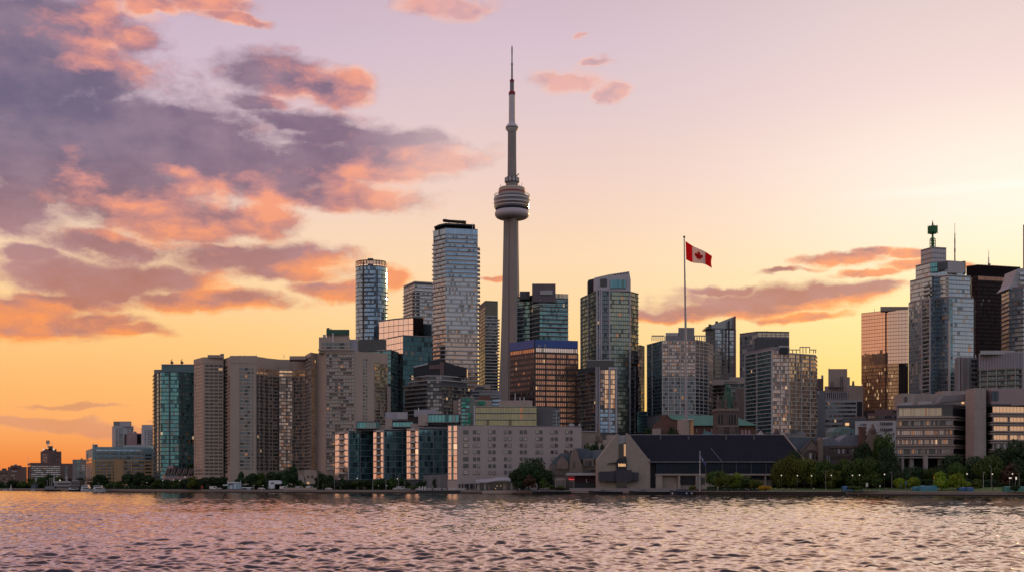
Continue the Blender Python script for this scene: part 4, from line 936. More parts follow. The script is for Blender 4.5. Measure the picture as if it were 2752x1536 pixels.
# ------------------------------------------------------------------ centre
def centre():
    b = Bd('blue_topped_office', 'office with painted orange reflections and bright blue band around its top', 'building', [(1370, 923), (1437, 900), (1553, 909)], 911, C_bronze)
    b.bands(b.path(0, 0, .0, .985), 911.2, 934, 1, C_blue, 3, .97, .25, 'blue_band'); b.bands(b.path(1, 1, .01, 1), 911.2, 932, 1, C_blue, 3, .97, .25, 'blue_band')
    b.bands(b.path(1, 1, .02, .98), 933, 945, 1, G_pale, 1.4, .85, name='top_window_band', cols=[22]); b.bands(b.path(1, 1, .01, .99), 947, 1150, 14, G_sunset, 1.4, .62, cols=[22])
    b.bands(b.path(0, 0, .02, .98), 934, 947, 1, G_sunset, 2.2, .7); b.bands(b.path(0, 0, .02, .98), 948, 1150, 14, glass('darker office glazing', (0.05, .04, .05), (.12, .08, .08), frame=(.04, .035, .04), mw=.3, dark=.3, curtain=.05, warm=.06, lit=.03), 1.6, .5)  # left face has darker panes than the front
    b.piers(b.path(1, 1), [0, .25, .49, .74, 1], 946, 1150, C_bronze, .6, .5)
    b.slabs(b.path(1, 1), 1082, 1082, 0, C_dgrey, .1, .4)
    # faint roof sign letters, unreadable in the photograph
    for k, (px, w, h) in enumerate(((1447.5, 3.4, 7), (1452, 3.2, 6), (1456, 2.6, 5), (1460, 2.6, 5.5), (1465, 3.6, 8))):
        Y = 900 + (px - 1437) * .078 - .6; x, y, z = P(px, Y, 932); u = Y / F; mb = MB(); W, H = w * u, h * u
        mb.box(x - W / 2, x - W / 2 + .28, y, y + .2, z, z + H); mb.box(x + W / 2 - .28, x + W / 2, y, y + .2, z, z + H); mb.box(x - W / 2 + .28, x + W / 2 - .28, y, y + .2, z + H - .28, z + H)
        if k in (0, 4): mb.box(x - W / 2 + .28, x + W / 2 - .28, y, y + .2, z, z + .28)
        if k == 4: mb.box(x - W / 2 + .28, x + W / 2 - .28, y, y + .2, z + H / 2 - .14, z + H / 2 + .14)
        mb.build('sign_letter', C_lgrey if k in (0, 1, 4) else pmat('blue letter', (.08, .2, .5), .5), b.e)
    b = Bd('condominium', 'dark balconied condominium rising just right of the concrete tower', 'building', [(1390, 1172), (1424, 1165), (1450, 1150), (1527, 1156)], 787, C_dgrey)
    b.bands(b.path(), 790, 925, 12, G_teald, 1.8, .75); b.bands(b.seg(1450, 1465, 2), 790, 925, 12, G_teal, 3, .8, .2); b.slabs(b.path(2, 2), 806, 925, 10, C_slab, 1.2, .6); b.slabs(b.path(0, 0, 0, .6), 783, 925, 12, C_slab, 1.0, .6); b.slabs(b.path(1, 1), 806, 925, 10, C_slab, .8, .6)
    b.penthouse(1430, 1493, 762, 808, pmat('taupe roof box', (.15, .13, .14), .8), -1, 20); b.penthouse(1397, 1424, 782, 800, C_dgrey, 8); b.penthouse(1451, 1485, 780, 788, C_lgrey, -2, 2, 'vent_grille'); b.piers(b.path(1, 1), [.1], 790, 925, C_black, 2.6, .6)
    b.bands(b.path(2, 2, .5, 1), 787, 800, 1, G_cream, 1.8, .8, .3)
    # tall glass tower with white frame
    b = Bd('framed_tower', 'tall green glass tower framed by white vertical piers with a slanted crown', 'building', [(1562, 985), (1604, 950), (1694, 955), (1715, 965)], 780, C_dgrey)
    b.bands(b.path(0, 0), 784, 1162, 34, G_teald, 1.9, .75); b.slabs(b.path(0, 0), 784, 1162, 34, C_slabd, .9, .5); b.bands(b.path(1, 1, 0, .36), 782, 1162, 34, G_dark, 1.9, .75)
    gt = glass('green gold glazing', (.10, .16, .16), (.36, .36, .26), frame=(.05, .06, .06), mw=.1, mh=.12, dark=.22, curtain=.08, cut=(.34, .36, .24), warm=.05, wob=.04, big=.6)
    b.bands(b.path(1, 1, .37, .99), 782, 1162, 34, gt, 1.9, .9); b.bands(b.path(2, 2), 782, 1162, 34, G_room, 1.8, .8); b.slabs(b.path(2, 2), 782, 1162, 34, C_slabd, .8, .5); b.slabs(b.path(1, 1, .15, .36), 782, 1162, 34, C_slabd, .5, .5)
    wf = pmat('lilac white frame', (.44, .42, .46), .6)
    b.piers(b.path(1, 1), [.0, .08, .13, .37, .985], 776, 1162, wf, 1.0, .7); b.piers(b.path(2, 2), [.55], 980, 1162, wf, .6, .8)
    b.piers(b.path(0, 0), [.02, .5], 782, 1162, C_slab, .4, 1.0)
    ext(b.e, 'crown', [(1598, 782), (1598, 746), (1638, 737), (1691, 729), (1695, 752), (1695, 782)], 952, 18, wf)
    ext(b.e, 'crown_window', [(1613, 770), (1613, 749), (1631, 748), (1631, 770)], 951.6, .6, C_dglass)
    bands(b.e, [P(1640, 951.5), P(1682, 951.5)], Z(750, 951), Z(775, 951), 1, G_teald, 1.8, .95, .1, 'crown_window'); ext(b.e, 'crown_box', [(1581, 786), (1581, 752), (1598, 748), (1598, 786)], 966, 12, C_black)
    for i in range(5): ext(b.e, 'crown_slot', [(1650 + 8 * i, 739.5 - 1.2 * i), (1650 + 8 * i, 737.5 - 1.2 * i), (1655 + 8 * i, 736.8 - 1.2 * i), (1655 + 8 * i, 738.8 - 1.2 * i)], 951.7, .5, C_black)
    # lower framed wing
    b = Bd('framed_wing', 'lower dark wing with peach windows between white piers before the framed tower', 'building', [(1553, 905), (1600, 880), (1660, 882)], 987, C_dgrey)
    b.penthouse(1575, 1651, 967, 990, C_dglass, 4); b.slabs([P(1575, 884), P(1651, 884)], 966, 966, 0, wf, .5, .5, name='roof_edge')
    b.bands(b.path(0, 0), 1000, 1150, 14, G_dark, 2, .7); b.slabs(b.path(0, 0), 1000, 1150, 14, C_slabd, .9, .5); ext(b.e, 'cut_terrace', [(1555, 1000), (1555, 990), (1600, 985), (1600, 1000)], 880.5, 3, C_black)
    b.bands(b.seg(1613, 1624, 1), 992, 1088, 8, G_roomw, 1.5, .8); b.bands(b.seg(1625, 1635, 1), 992, 1096, 8, G_amber, 1.6, .84); b.bands(b.seg(1641, 1652, 1), 992, 1096, 8, G_amber, 1.6, .84)
    b.bands(b.seg(1613, 1652, 1), 1098, 1162, 6, G_blue, 1.8, .84)
    for px, w in ((1602, .7), (1606.5, .5), (1611, .6), (1638, 1.3), (1656, 1.3)):
        q = b.seg(px, px + 1, 1)[0]; mb = MB(); mb.rbox((q.x, q.y - .4), (1, 0), w, 1.2, b.z(1162), b.z(985)); mb.build('pier', wf, b.e)
    q0, q1 = b.seg(1635.5, 1658.5, 1); mb = MB(); mb.rbox(((q0.x + q1.x) / 2, (q0.y + q1.y) / 2 - .4), (1, 0), (q1.x - q0.x), 1.15, b.z(991), b.z(985.2)); mb.build('beam', wf, b.e)
    b = Bd('slim_tower', 'slim gold edged tower strip against the yellow sky gap', 'building', [(1706, 1062), (1722, 1058), (1732, 1066)], 926, C_dgrey)
    b.bands(b.path(), 928, 1150, 24, G_room, 1.6, .8); b.slabs(b.path(), 928, 1150, 24, C_slab, .5, .3, name='floor_edge')
    b = Bd('low_glass_block', 'low glass block filling the gap right of the framed tower', 'building', [(1712, 960), (1762, 960)], 1104, C_dgrey)
    b.bands(b.path(), 1106, 1160, 6, G_teal, 2, .8); b.slabs(b.path(), 1106, 1160, 6, C_slab, .3, .25, name='floor_edge')
    # condo left of flagpole
    b = Bd('condominium', 'broad peach fronted condominium with rooftop frames behind the giant flagpole', 'building', [(1740, 925), (1780, 900), (1868, 902), (1904, 915), (1916, 940)], 914, C_grey)
    b.bands(b.path(0, 0), 916, 1112, 20, G_teald, 2, .8); b.bands(b.path(1, 1), 914, 1010, 10, G_amber if False else G_roomw, 1.8, .74); b.bands(b.path(1, 2), 1011, 1112, 10, G_dark, 1.8, .74)
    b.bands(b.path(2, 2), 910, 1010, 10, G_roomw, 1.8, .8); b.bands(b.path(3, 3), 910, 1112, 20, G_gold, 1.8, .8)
    b.slabs(b.path(0, 0), 916, 1112, 20, C_slabd, .5, .3, name='floor_edge'); b.slabs(b.path(1, 3), 916, 1112, 20, C_slab, .35, .45, name='floor_edge'); b.piers(b.path(1, 1), [.0, .18, .36, .55, .74, 1], 914, 1112, C_slab, .5, .5); b.piers(b.path(2, 2), [.3, .6, .95], 912, 1112, C_slab, .4, .5); b.piers(b.path(0, 0), [.0, .35], 914, 1112, C_slab, .4, .5)
    b.penthouse(1788, 1867, 901, 915, C_grey, 4); b.penthouse(1789, 1825, 893, 902, C_lgrey, 6); b.penthouse(1823, 1866, 879.5, 902, C_grey, 6, 14)
    for (xa, xb) in ((1752, 1785), (1867, 1905)):
        mb = MB(); za, zb = Z(915, 903), Z(903, 903)
        n = 6
        for k in range(n + 1):
            px = xa + (xb - xa) * k / n; x, y = P(px, 903); mb.rbox((x, y), (1, 0), .5, .5, za, zb)
        a, c = P(xa, 903), P(xb, 903); mb.rbox(((a[0] + c[0]) / 2, 903), (1, 0), c[0] - a[0] + .4, .45, zb, zb + .8); mb.build('roof_frame', C_grey, b.e)
    # slanted tower
    b = Bd('slant_roof_tower', 'grey glass tower with roof slanting up to the right', 'building', [(1896, 1152), (1922, 1140), (1978, 1148)], 880, C_grey)
    b.bands(b.path(), 884, 1014, 13, G_silver, 2.6, .86); b.slabs(b.path(), 884, 1014, 13, C_grey, .3, .35, name='floor_edge')
    ext(b.e, 'slanted_crown', [(1897, 882), (1897, 878), (1922, 869), (1976.5, 848), (1977.5, 882)], 1143, 22, pmat('grey glass crown', (.24, .27, .29), .3, metal=.4)); ext(b.e, 'crown_slot', [(1957, 882), (1957, 861), (1961, 859), (1961, 1000), (1957, 1000)], 1138, 1, C_black); ext(b.e, 'corner_strip', [(1972, 1014), (1972, 850), (1977.5, 848), (1977.5, 1014)], 1137.5, 1, C_brown); b.penthouse(1904, 1912, 870, 880, C_dgrey, -1); b.penthouse(1922, 1930, 862, 880, C_dgrey, 8)
    b = Bd('curved_terrace_block', 'low curved beige terraces between the slanted tower and the church spires', 'building', [(1916, 1040), (1950, 1025), (2003, 1030)], 1025, C_dgrey)
    b.bands(b.path(), 1030, 1120, 8, G_dark, 2.4, .6); b.slabs(b.path(), 1030, 1120, 8, C_beige, .8, .7, name='terrace'); b.penthouse(1960, 2002, 1012, 1026, C_beige, 3); b.penthouse(1916, 1960, 1019, 1030, C_beige, 1)
    b = Bd('blank_block', 'blank taupe wall block left of the teal and gold condominium', 'building', [(1976, 940), (2008, 945)], 1041, pmat('taupe render', (.3, .245, .225), .9))
    b = Bd('grey_office', 'plain grey glass office with dark upper panel behind the teal and gold condominium', 'building', [(1988, 1066), (2035, 1050), (2121, 1053)], 891, C_grey)
    b.bands(b.path(0, 0), 899, 1040, 12, G_silver, 3, .96); b.bands(b.path(1, 1), 893, 904, 2, G_cream, 4, .7); b.bands(b.path(1, 1, .0, 1), 906, 940, 1, C_dgrey, 4, .96, name='dark_panel'); b.bands(b.path(0, 0, .86, 1), 906, 940, 1, C_dgrey, 4, .96, .3, name='dark_panel'); b.slabs(b.path(), 891, 891, 0, C_bronze, .3, .6, name='roof_edge'); b.mast(2061, 887, 892, .5); b.mast(2054, 888, 892, .4)
    b = Bd('condominium', 'condominium with deep teal left side and gold speckled front, pergola on its roof', 'building', [(2004, 906), (2076, 870), (2120, 872), (2192, 885), (2196, 900)], 946, C_grey)
    b.rim(931, 947, C_grey, .1, b.path(0, 1), 'raised_parapet')
    b.bands(b.path(0, 0), 940, 1172, 22, G_teald, 1.6, .8); b.slabs(b.path(0, 0), 940, 1172, 22, C_slab, .7, .45); b.bands(b.path(1, 1), 940, 1172, 22, G_roomw, 1.6, .8)
    gg = glass('gold speckled glazing', (.22, .17, .13), (.80, .55, .30), frame=(.16, .14, .12), mw=.14, mh=.12, dark=.3, curtain=.15, cut=(.5, .4, .26), warm=.2, wob=.05, big=.4, lit=.03)
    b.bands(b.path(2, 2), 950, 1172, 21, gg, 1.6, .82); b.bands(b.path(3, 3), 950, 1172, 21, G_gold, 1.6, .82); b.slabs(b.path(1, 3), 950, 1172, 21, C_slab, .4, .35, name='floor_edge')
    b.piers(b.path(0, 0), [.0, .45, 1], 938, 1172, C_lgrey, .6, 1.0); b.piers(b.path(1, 1), [.5, 1], 932, 1172, C_slab, .5, .7); b.piers(b.path(2, 2), [.25, .45, .78], 948, 1172, C_lgrey, .45, .8)
    mb = MB(); Y = 876
    for px in (2150, 2158, 2166, 2176, 2130, 2140, 2186, 2192): x, y = P(px, Y); mb.rbox((x, y), (1, 0), .5, .5, Z(948, Y), Z(933 if 2149 < px < 2177 else 940, Y))
    for xa, xb, py in ((2149, 2177, 933), (2120, 2149, 940), (2177, 2194, 940)): a, c = P(xa, Y), P(xb, Y); mb.rbox(((a[0] + c[0]) / 2, Y), (1, 0), c[0] - a[0], .5, Z(py, Y), Z(py, Y) + .6)
    mb.build('pergola', C_grey, b.e); b.penthouse(2093, 2120, 928, 934, C_lgrey, 3); b.penthouse(2096, 2118, 933, 945, C_black, -1, 2, 'roof_recess')
    # brutalist beige
    b = Bd('beige_office', 'stepped beige brutalist office with vertical slots left of the gold tower', 'building', [(2216, 1010), (2285, 1000), (2320, 1006)], 1034, C_beige)
    b.penthouse(2226, 2284, 1012, 1036, C_beige, 2); b.penthouse(2226, 2277, 990, 1014, C_beige, 4); b.mast(2228, 985, 992, .3)
    for px in (2233, 2238, 2259, 2264): ext(b.e, 'slot_window', [(px, 1052), (px, 1024 if px < 2250 else 1010), (px + 1.8, 1024 if px < 2250 else 1010), (px + 1.8, 1052)], 999, .8, C_dglass)
    ext(b.e, 'colonnade_recess', [(2218, 1068), (2218, 1053), (2278, 1053), (2278, 1068)], 1000, 1, C_black)
    for i in range(11): ext(b.e, 'colonnade_fin', [(2220 + 5.6 * i, 1073), (2220 + 5.6 * i, 1051), (2222 + 5.6 * i, 1051), (2222 + 5.6 * i, 1073)], 998.6, 1.2, C_lgrey)
    Y = 996; mb = MB(); mb.prism([P(2216, Y), P(2318, Y), P(2314, Y + 10), P(2217, Y + 10)], Z(1175, Y), Z(1074, Y)); mb.build('lower_storeys', C_lgrey, b.e)
    bands(b.e, [P(2218, Y), P(2300, Y)], Z(1077, Y), Z(1122, Y), 4, G_dark, 1.8, .5); bands(b.e, [P(2303, Y), P(2317, Y)], Z(1077, Y), Z(1122, Y), 1, C_black, 2, .96, name='stair_slot'); bands(b.e, [P(2218, Y), P(2300, Y)], Z(1123, Y), Z(1150, Y), 2, G_dark, 1.8, .5)
    b.mast(2293, 1022, 1034, 1.2, C_stone)
    b = Bd('blue_grey_block', 'narrow blank blue grey wall right of the gold speckled condominium', 'building', [(2194, 950), (2218, 952)], 1048, C_grey); b.penthouse(2194, 2202, 1050, 1056, C_lgrey, -2, 2)
    b = Bd('red_brown_block', 'small red brown block peeking out beside the beige office', 'building', [(2190, 1100), (2213, 1100)], 1016, C_brown); b.penthouse(2207, 2213, 1007, 1016, C_metal, 4, 2, 'roof_frame')
centre()

# ------------------------------------------------------------------ right
def right():
    b = Bd('gold_tower', 'gold mirrored tower with fiery painted reflections in its lower half', 'building', [(2315, 1138), (2386, 1120), (2415, 1116), (2441, 1113)], 830, C_bronze)
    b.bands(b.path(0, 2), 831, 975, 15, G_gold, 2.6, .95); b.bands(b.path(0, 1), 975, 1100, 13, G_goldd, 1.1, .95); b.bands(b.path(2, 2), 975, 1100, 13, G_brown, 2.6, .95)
    b.piers(b.path(0, 2), [.555], 824, 1100, C_black, .9, .6, 'groove'); b.penthouse(2366, 2441, 823, 832, C_tan2, 4, 25)
    b.mast(2350, 828, 836, .3)
    b = Bd('silver_tower', 'big stepped silver green tower carrying a green latticed spire', 'building', [(2442, 930), (2500, 903), (2520, 912), (2550, 900), (2616, 906), (2621, 930)], 796, C_grey)
    b.bands(b.path(0, 0), 800, 1098, 27, G_silver, 2.4, .9); b.bands(b.path(1, 2), 800, 1098, 27, G_silver, 2.4, .9); b.bands(b.path(3, 3), 800, 1098, 27, G_silver, 2.4, .9); b.bands(b.path(4, 4), 800, 1098, 27, G_gold, 2.0, .8)
    b.bands(b.seg(2482, 2499, 0), 800, 1098, 27, G_dark, 3.0, .6, .3); b.slabs(b.seg(2482, 2499, 0), 800, 1098, 27, C_slab, .9, .5); b.bands(b.seg(2552, 2560, 3), 800, 1098, 27, G_teald, 2.0, .7, .3); b.slabs(b.seg(2552, 2562, 3), 800, 1098, 27, C_slab, .6, .4)
    b.slabs(b.path(0, 4), 800, 1098, 27, C_metal, .22, .3, name='floor_edge'); b.piers(b.path(0, 0), [.64, 1], 798, 1098, C_lgrey, .7, .7); b.piers(b.path(3, 3), [0], 860, 1098, C_slab, 1.2, 1.2)
    def tier(pts, top, bot, n, mat=None):
        fr = [Vector(P(a, c)) for a, c in pts]; L, R = fr[0], fr[-1]; k = 940
        bk = [(R.x / R.y * k - 1, k), (L.x / L.y * k + 1, k)]
        Yr = min(p.y for p in fr); mb = MB(); mb.prism([tuple(p) for p in fr] + bk, Z(bot, Yr) - 1, Z(top, Yr)); t = mb.build('tier', C_grey, b.e)
        bands(t, fr, Z(top + 2, Yr), Z(bot, Yr), n, mat or G_silver, 2.4, .88); slabs(t, fr, Z(top, Yr), Z(top, Yr), 0, C_metal, .35, .6, name='parapet'); return t, fr, Yr
    t, fr, Yr = tier([(2446, 932), (2504, 908), (2509, 914), (2549, 905), (2606, 910), (2611, 925)], 740, 797, 5)
    bands(t, [P(2484, 912.5), P(2502, 905.5)], Z(762, Yr), Z(797, Yr), 3, G_dark, 3, .5, .4); bands(t, [P(2543, 904), P(2550, 902.5)], Z(744, Yr), Z(797, Yr), 5, G_dark, 3, .5, .4)
    t, fr, Yr = tier([(2461, 930), (2500, 914), (2546, 909), (2594, 914)], 702, 741, 3)
    ext(t, 'dark_panel', [(2521, 727), (2521, 706), (2546, 703), (2546, 722)], 908, 1, C_dgrey); bands(t, [P(2500, 912), P(2519, 910)], Z(705, 910), Z(731, 910), 2, G_teal, 1.5, .9)
    ext(t, 'blank_panel', [(2547, 733), (2547, 703), (2593, 704), (2593, 733)], 907.6, 1.2, C_lgrey); ext(t, 'corner_screen', [(2588, 720), (2588, 701), (2595, 701), (2596, 735)], 912, 6, C_brown)
    t, fr, Yr = tier([(2475, 932), (2505, 920), (2543, 923)], 665.5, 706, 3, glass('lilac grey panels', (.24, .24, .27), (.34, .33, .35), frame=(.18, .18, .2), mw=.05, mh=.08, dark=.05, curtain=0, warm=0, metal=.3, rough=.4))
    # spire
    Y = 930; sx, sy, _ = P(2506.5, Y, 600); sp = empty('green_spire', (sx, sy, Z(666, Y)), 'green steel lattice spire with drum shaped head on top of the silver tower', 'spire')
    u = Y / F; mb = MB()
    for k in range(8):
        a = 2 * math.pi * k / 8; R = 7.5 * u; p = lambda r, py: (sx + r * math.cos(a), sy + r * math.sin(a), Z(py, Y))
        mb.tube(p(R, 667), p(R, 645), .22, .22, 5); mb.tube(p(R, 645), p(R * .45, 638), .22, .2, 5)
    mb.build('cage', C_green, sp)
    for py in (662, 655, 648, 643):
        mb = MB(); mb.lathe((sx, sy), [(8 * u, Z(py, Y)), (8 * u, Z(py - 1, Y)), (6.6 * u, Z(py - 1, Y)), (6.6 * u, Z(py, Y)), (8 * u, Z(py, Y))], 16); mb.build('cage_ring', C_green, sp)
    mb = MB(); mb.tube((sx, sy, Z(667, Y)), (sx, sy, Z(605, Y)), 2.6 * u, 2.6 * u, 10); mb.build('mast', C_green, sp)
    mb = MB(); mb.lathe((sx, sy), [(2 * u, Z(629, Y)), (9 * u, Z(628, Y)), (11.8 * u, Z(624, Y)), (12 * u, Z(611, Y)), (10 * u, Z(608, Y)), (2 * u, Z(607, Y))], 16); mb.build('drum', C_green, sp)
    for k in range(12):
        a = 2 * math.pi * k / 12; mb = MB(); mb.tube((sx + 12.2 * u * math.cos(a), sy + 12.2 * u * math.sin(a), Z(628, Y)), (sx + 12.2 * u * math.cos(a), sy + 12.2 * u * math.sin(a), Z(607, Y)), .3, .3, 5); mb.build('drum_rib', C_green, sp)
    mb = MB(); mb.tube((sx, sy, Z(606, Y)), (sx, sy, Z(600, Y)), 2 * u, 2.2 * u, 8); mb.tube((sx, sy, Z(600, Y)), (sx, sy, Z(591, Y)), 1.6 * u, .2 * u, 8); mb.build('tip', C_black, sp)
    x, y, _ = P(2566, 925, 600); a = empty('lattice_mast', (x, y, Z(702, 925)), 'thin red and white lattice mast on the right roof of the silver tower', 'mast')
    for k, (y0, y1, m, r) in enumerate(((702, 678, C_beige, .55), (678, 667, C_bronze, .6), (667, 655, C_beige, .5), (655, 640, C_bronze, .5), (640, 626, C_beige, .4), (626, 600, C_bronze, .16))):
        mb = MB(); mb.tube((x, y, Z(y0, 925)), (x, y, Z(y1, 925)), r, r * .9, 5); mb.build('mast_section', m, a)
    b = Bd('dark_tower', 'massive black brown office tower behind the silver tower', 'building', [(2597, 1057), (2628, 1050), (2742, 1062)], 712, pmat('black brown steel', (.014, .010, .012), .9, spec=.1))
    b.bands(b.path(), 739, 965, 22, G_brown, 1.5, .8); b.slabs(b.path(), 712, 712, 0, C_tan, .3, .5, name='roof_edge'); b.bands(b.path(1, 1), 741, 752, 1, glass('lighter brown glazing', (.16, .09, .07), (.36, .2, .13), frame=(.03, .02, .02), mw=.2, metal=.7, dark=.1, warm=0, curtain=0), 1.5, .9, .2, 'top_window_band')  # top band glazed in a lighter brown
    b.bands(b.path(1, 1, .6, 1), 752, 772, 2, glass('lighter brown glazing', (.16, .09, .07)), 1.5, .9, .2, 'top_window_band'); b.mast(2657, 672, 714, .35); b.mast(2657, 690, 714, .8); b.penthouse(2655, 2662, 708, 713, C_dgrey, 4, 2)
    b = Bd('curved_tower', 'grey green tower with curved top cut by the right edge of the picture', 'building', [(2692, 965), (2712, 948), (2750, 940), (2830, 948)], 770, C_grey)
    b.bands(b.path(), 773, 950, 15, G_silver, 2.2, .75); b.slabs(b.path(), 806, 950, 12, C_slabd, .8, .4); b.slabs(b.path(0, 1), 770, 770, 0, C_metal, .4, .6, name='parapet')
    ext(b.e, 'curved_top', [(2708, 776), (2719, 764), (2726, 745), (2731, 724), (2740, 721), (2830, 719), (2830, 776)], 946, 22, C_lgrey); bands(b.e, [P(2741, 944), P(2830, 944)], Z(728, 944), Z(768, 944), 3, G_silver, 2.4, .6)
    b = Bd('edge_tower', 'grey tower strip cut off by the right edge of the picture', 'building', [(2749.5, 1200), (2800, 1200)], 604, C_dgrey)
    b.bands(b.path(), 608, 720, 9, G_dark, 3, .6)
    b = Bd('fin_office', 'office with tall pale vertical fins over open gallery floors near the right edge', 'building', [(2630, 832), (2732, 820), (2840, 832)], 946, C_dgrey)
    fin = pmat('pale lilac fin', (.38, .37, .42), .5, var=.06)
    zt, zb = b.z(944), b.z(988)
    for i in (0, 1):
        p0, p1 = b.fr[i], b.fr[i + 1]; n = 24
        for k in range(n):
            q = p0 + (p1 - p0) * (k + .5) / n; d = (p1 - p0).normalized(); mb = MB(); mb.rbox((q.x, q.y - .5), d, .55, 1.2, zb, zt); mb.build('fin', fin, b.e)
    b.bands(b.path(), 945, 988, 1, pmat('lilac fin backing', (.24, .235, .27), .6), 3, 1, .05, 'fin_backing')
    b.bands(b.path(), 992, 1048, 4, G_dark, 2, .6); b.slabs(b.path(), 992, 1048, 4, pmat('olive ledge', (.17, .17, .14), .8), 1.0, 1.1, name='gallery'); b.piers(b.path(0, 1), [.02, .1, .2, .3, .4, .49, .6], 988, 1048, C_lgrey, .35, 1.4); b.penthouse(2634, 2728, 941, 947, C_lgrey, 3); b.piers(b.path(1, 1), [.12], 944, 1048, C_lgrey, .8, 1.8)
    b = Bd('ribbed_block', 'narrow ribbed block with pink lines right of the silver tower foot', 'building', [(2566, 850), (2575, 842), (2628, 845)], 958, C_grey)
    b.bands(b.path(1, 1, .1, .48), 962, 1048, 1, C_black, 2, .98, name='dark_slot')
    for t, m in ((.04, C_lgrey), (.14, C_rose), (.2, C_lgrey), (.28, C_lgrey), (.36, C_rose), (.43, C_lgrey), (.5, C_lgrey)): b.piers(b.path(1, 1), [t], 958, 1048, m, .5, .6)
    b.bands(b.path(1, 1, .66, .95), 962, 1048, 7, G_dark, 1.6, .6); b.mast(2622, 952, 960, .3)
    # terrace building
    b = Bd('terrace_building', 'concrete building with stacked horizontal ledges on tall pillars at the right', 'building', [(2410, 662), (2560, 655), (2598, 668)], 1095, C_terr, base=Z(1222, 655), depth=30, bname='core')
    x = [tuple(p) for p in b.poly]
    b.bands(b.path(0, 0, .04, .8), 1093, 1116, 1, G_cream, .9, .9, cols=[26], name='top_window_band'); b.bands(b.path(0, 1, .82, 1), 1093, 1116, 1, C_dglass, 3, .95, name='top_window_band'); b.slabs(b.path(0, 1), 1093, 1093, 0, C_dgrey, .8, 1.4, name='fascia')
    for k in range(5):
        y = 1119 + 25.3 * k
        b.slabs(b.path(0, 1), y + 9, y + 9, 0, C_terr, 1.6, .7, name='ledge'); b.slabs(b.path(0, 1), y + 2.4, y + 2.4, 0, C_terr, 1.9, .55, name='ledge')
        if k < 4:
            b.bands(b.path(0, 0, .01, .99), y + 10, y + 22, 1, G_room if k != 1 and k != 2 else G_roomw, 1.1, .96, .3); b.bands(b.path(1, 1), y + 10, y + 22, 1, C_dglass, 2, .96, .3)
            b.piers(b.path(0, 0), [.0, .245, .495, .75, 1], y + 9, y + 26, C_terr, .5, 1.5)
    for px, yb in ((2411, 1262), (2425, 1258), (2449, 1262), (2487, 1312), (2525, 1262)):
        mb = MB(); xx, yy = P(px, 661 if px != 2487 else 650); w = 2.0 if px != 2425 else 1.2; mb.rbox((xx, yy), (1, 0), w, 2.0, 2, Z(1224, 655)); mb.build('pillar', M_conc if False else C_terr, b.e)
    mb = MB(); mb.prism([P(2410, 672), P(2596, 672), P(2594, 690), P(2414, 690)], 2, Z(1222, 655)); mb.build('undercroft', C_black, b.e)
    for (xa, xb, yt, Yb) in ((2422, 2458, 1056, 674), (2458, 2533, 1057, 680), (2533, 2597, 1049, 684)): ext(b.e, 'roof_block', [(xa, 1098), (xa, yt), (xb, yt), (xb, 1098)], Yb, 12, C_terr)
    ext(b.e, 'sloped_roof', [(2521, 1082), (2535, 1062), (2596, 1058), (2596, 1075), (2530, 1080)], 668, 8, C_grey); ext(b.e, 'roof_unit', [(2419, 1090), (2419, 1082), (2450, 1080), (2450, 1087)], 664, 5, C_lgrey); ext(b.e, 'roof_unit', [(2475, 1086), (2475, 1077), (2505, 1077), (2505, 1083)], 664, 5, C_lgrey)
    ext(b.e, 'slot_window', [(2432, 1078), (2432, 1065), (2438, 1065), (2438, 1078)], 673.4, .6, C_dglass)
    mb = MB(); q = P(2584, 664, 1082); mb.blob((q[0], q[1] - 2, q[2]), (.9, .6, .6), 5); mb.build('roof_lamp', M_warm, b.e)
    b2 = Bd('concrete_shaft', 'blank two faced concrete stair shaft between the two terrace buildings', 'building', [(2595, 652), (2619, 640), (2650, 645)], 1041, C_terr, base=2.0, depth=20)
    for k in range(5): b2.slabs(b2.path(), 1068 + 27 * k, 1068 + 27 * k, 0, C_tan2, .06, .2, name='joint')
    b = Bd('terrace_building', 'concrete ledge building with amber windows and pink roof box at the right edge', 'building', [(2651, 656), (2667, 645), (2860, 652)], 1090, C_terr, base=Z(1222, 645), depth=30)
    ext(b.e, 'roof_box', [(2664, 1090), (2664, 1042), (2860, 1042), (2860, 1084)], 646, 20, pmat('dusty pink cladding', (.33, .255, .26), .8, streak=.3)); ext(b.e, 'glass_box', [(2650, 1090), (2650, 1044), (2664, 1042), (2664, 1088)], 652, 12, C_dgrey)
    for i in (0, 1): ext(b.e, 'roof_window', [(2665 + 10 * i, 1075), (2665 + 10 * i, 1049), (2673.5 + 10 * i, 1049), (2673.5 + 10 * i, 1075)], 645.4, .5, C_slate)
    b.bands(b.path(1, 1), 1091, 1107, 1, G_amber, 2, .95); b.bands(b.path(0, 0), 1091, 1107, 1, C_dglass, 2, .95); b.slabs(b.path(), 1088, 1088, 0, C_dgrey, .8, .8, name='fascia')
    for k in range(5):
        y = 1109 + 24 * k
        b.slabs(b.path(), y + 9, y + 9, 0, C_terr, 1.2, .8, name='ledge'); b.slabs(b.path(), y + 2.5, y + 2.5, 0, C_terr, 1.5, .5, name='ledge')
        if k < 4: b.bands(b.path(1, 1), y + 10.5, y + 23, 1, G_amber if k < 3 else G_room, 2, .95, .3); b.bands(b.path(0, 0), y + 10.5, y + 23, 1, C_dglass, 2, .95, .3); b.piers(b.path(1, 1), [.0, .22, .45, .68], y + 9, y + 24, C_terr, .4, 1.1)
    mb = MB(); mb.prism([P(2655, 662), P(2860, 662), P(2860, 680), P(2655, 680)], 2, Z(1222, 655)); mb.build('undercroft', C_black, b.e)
    # grey low block and small blocks behind
    b = Bd('low_office', 'low pale grey office with small dark windows behind the old stone houses', 'building', [(2298, 835), (2408, 830)], 1129, C_lgrey)
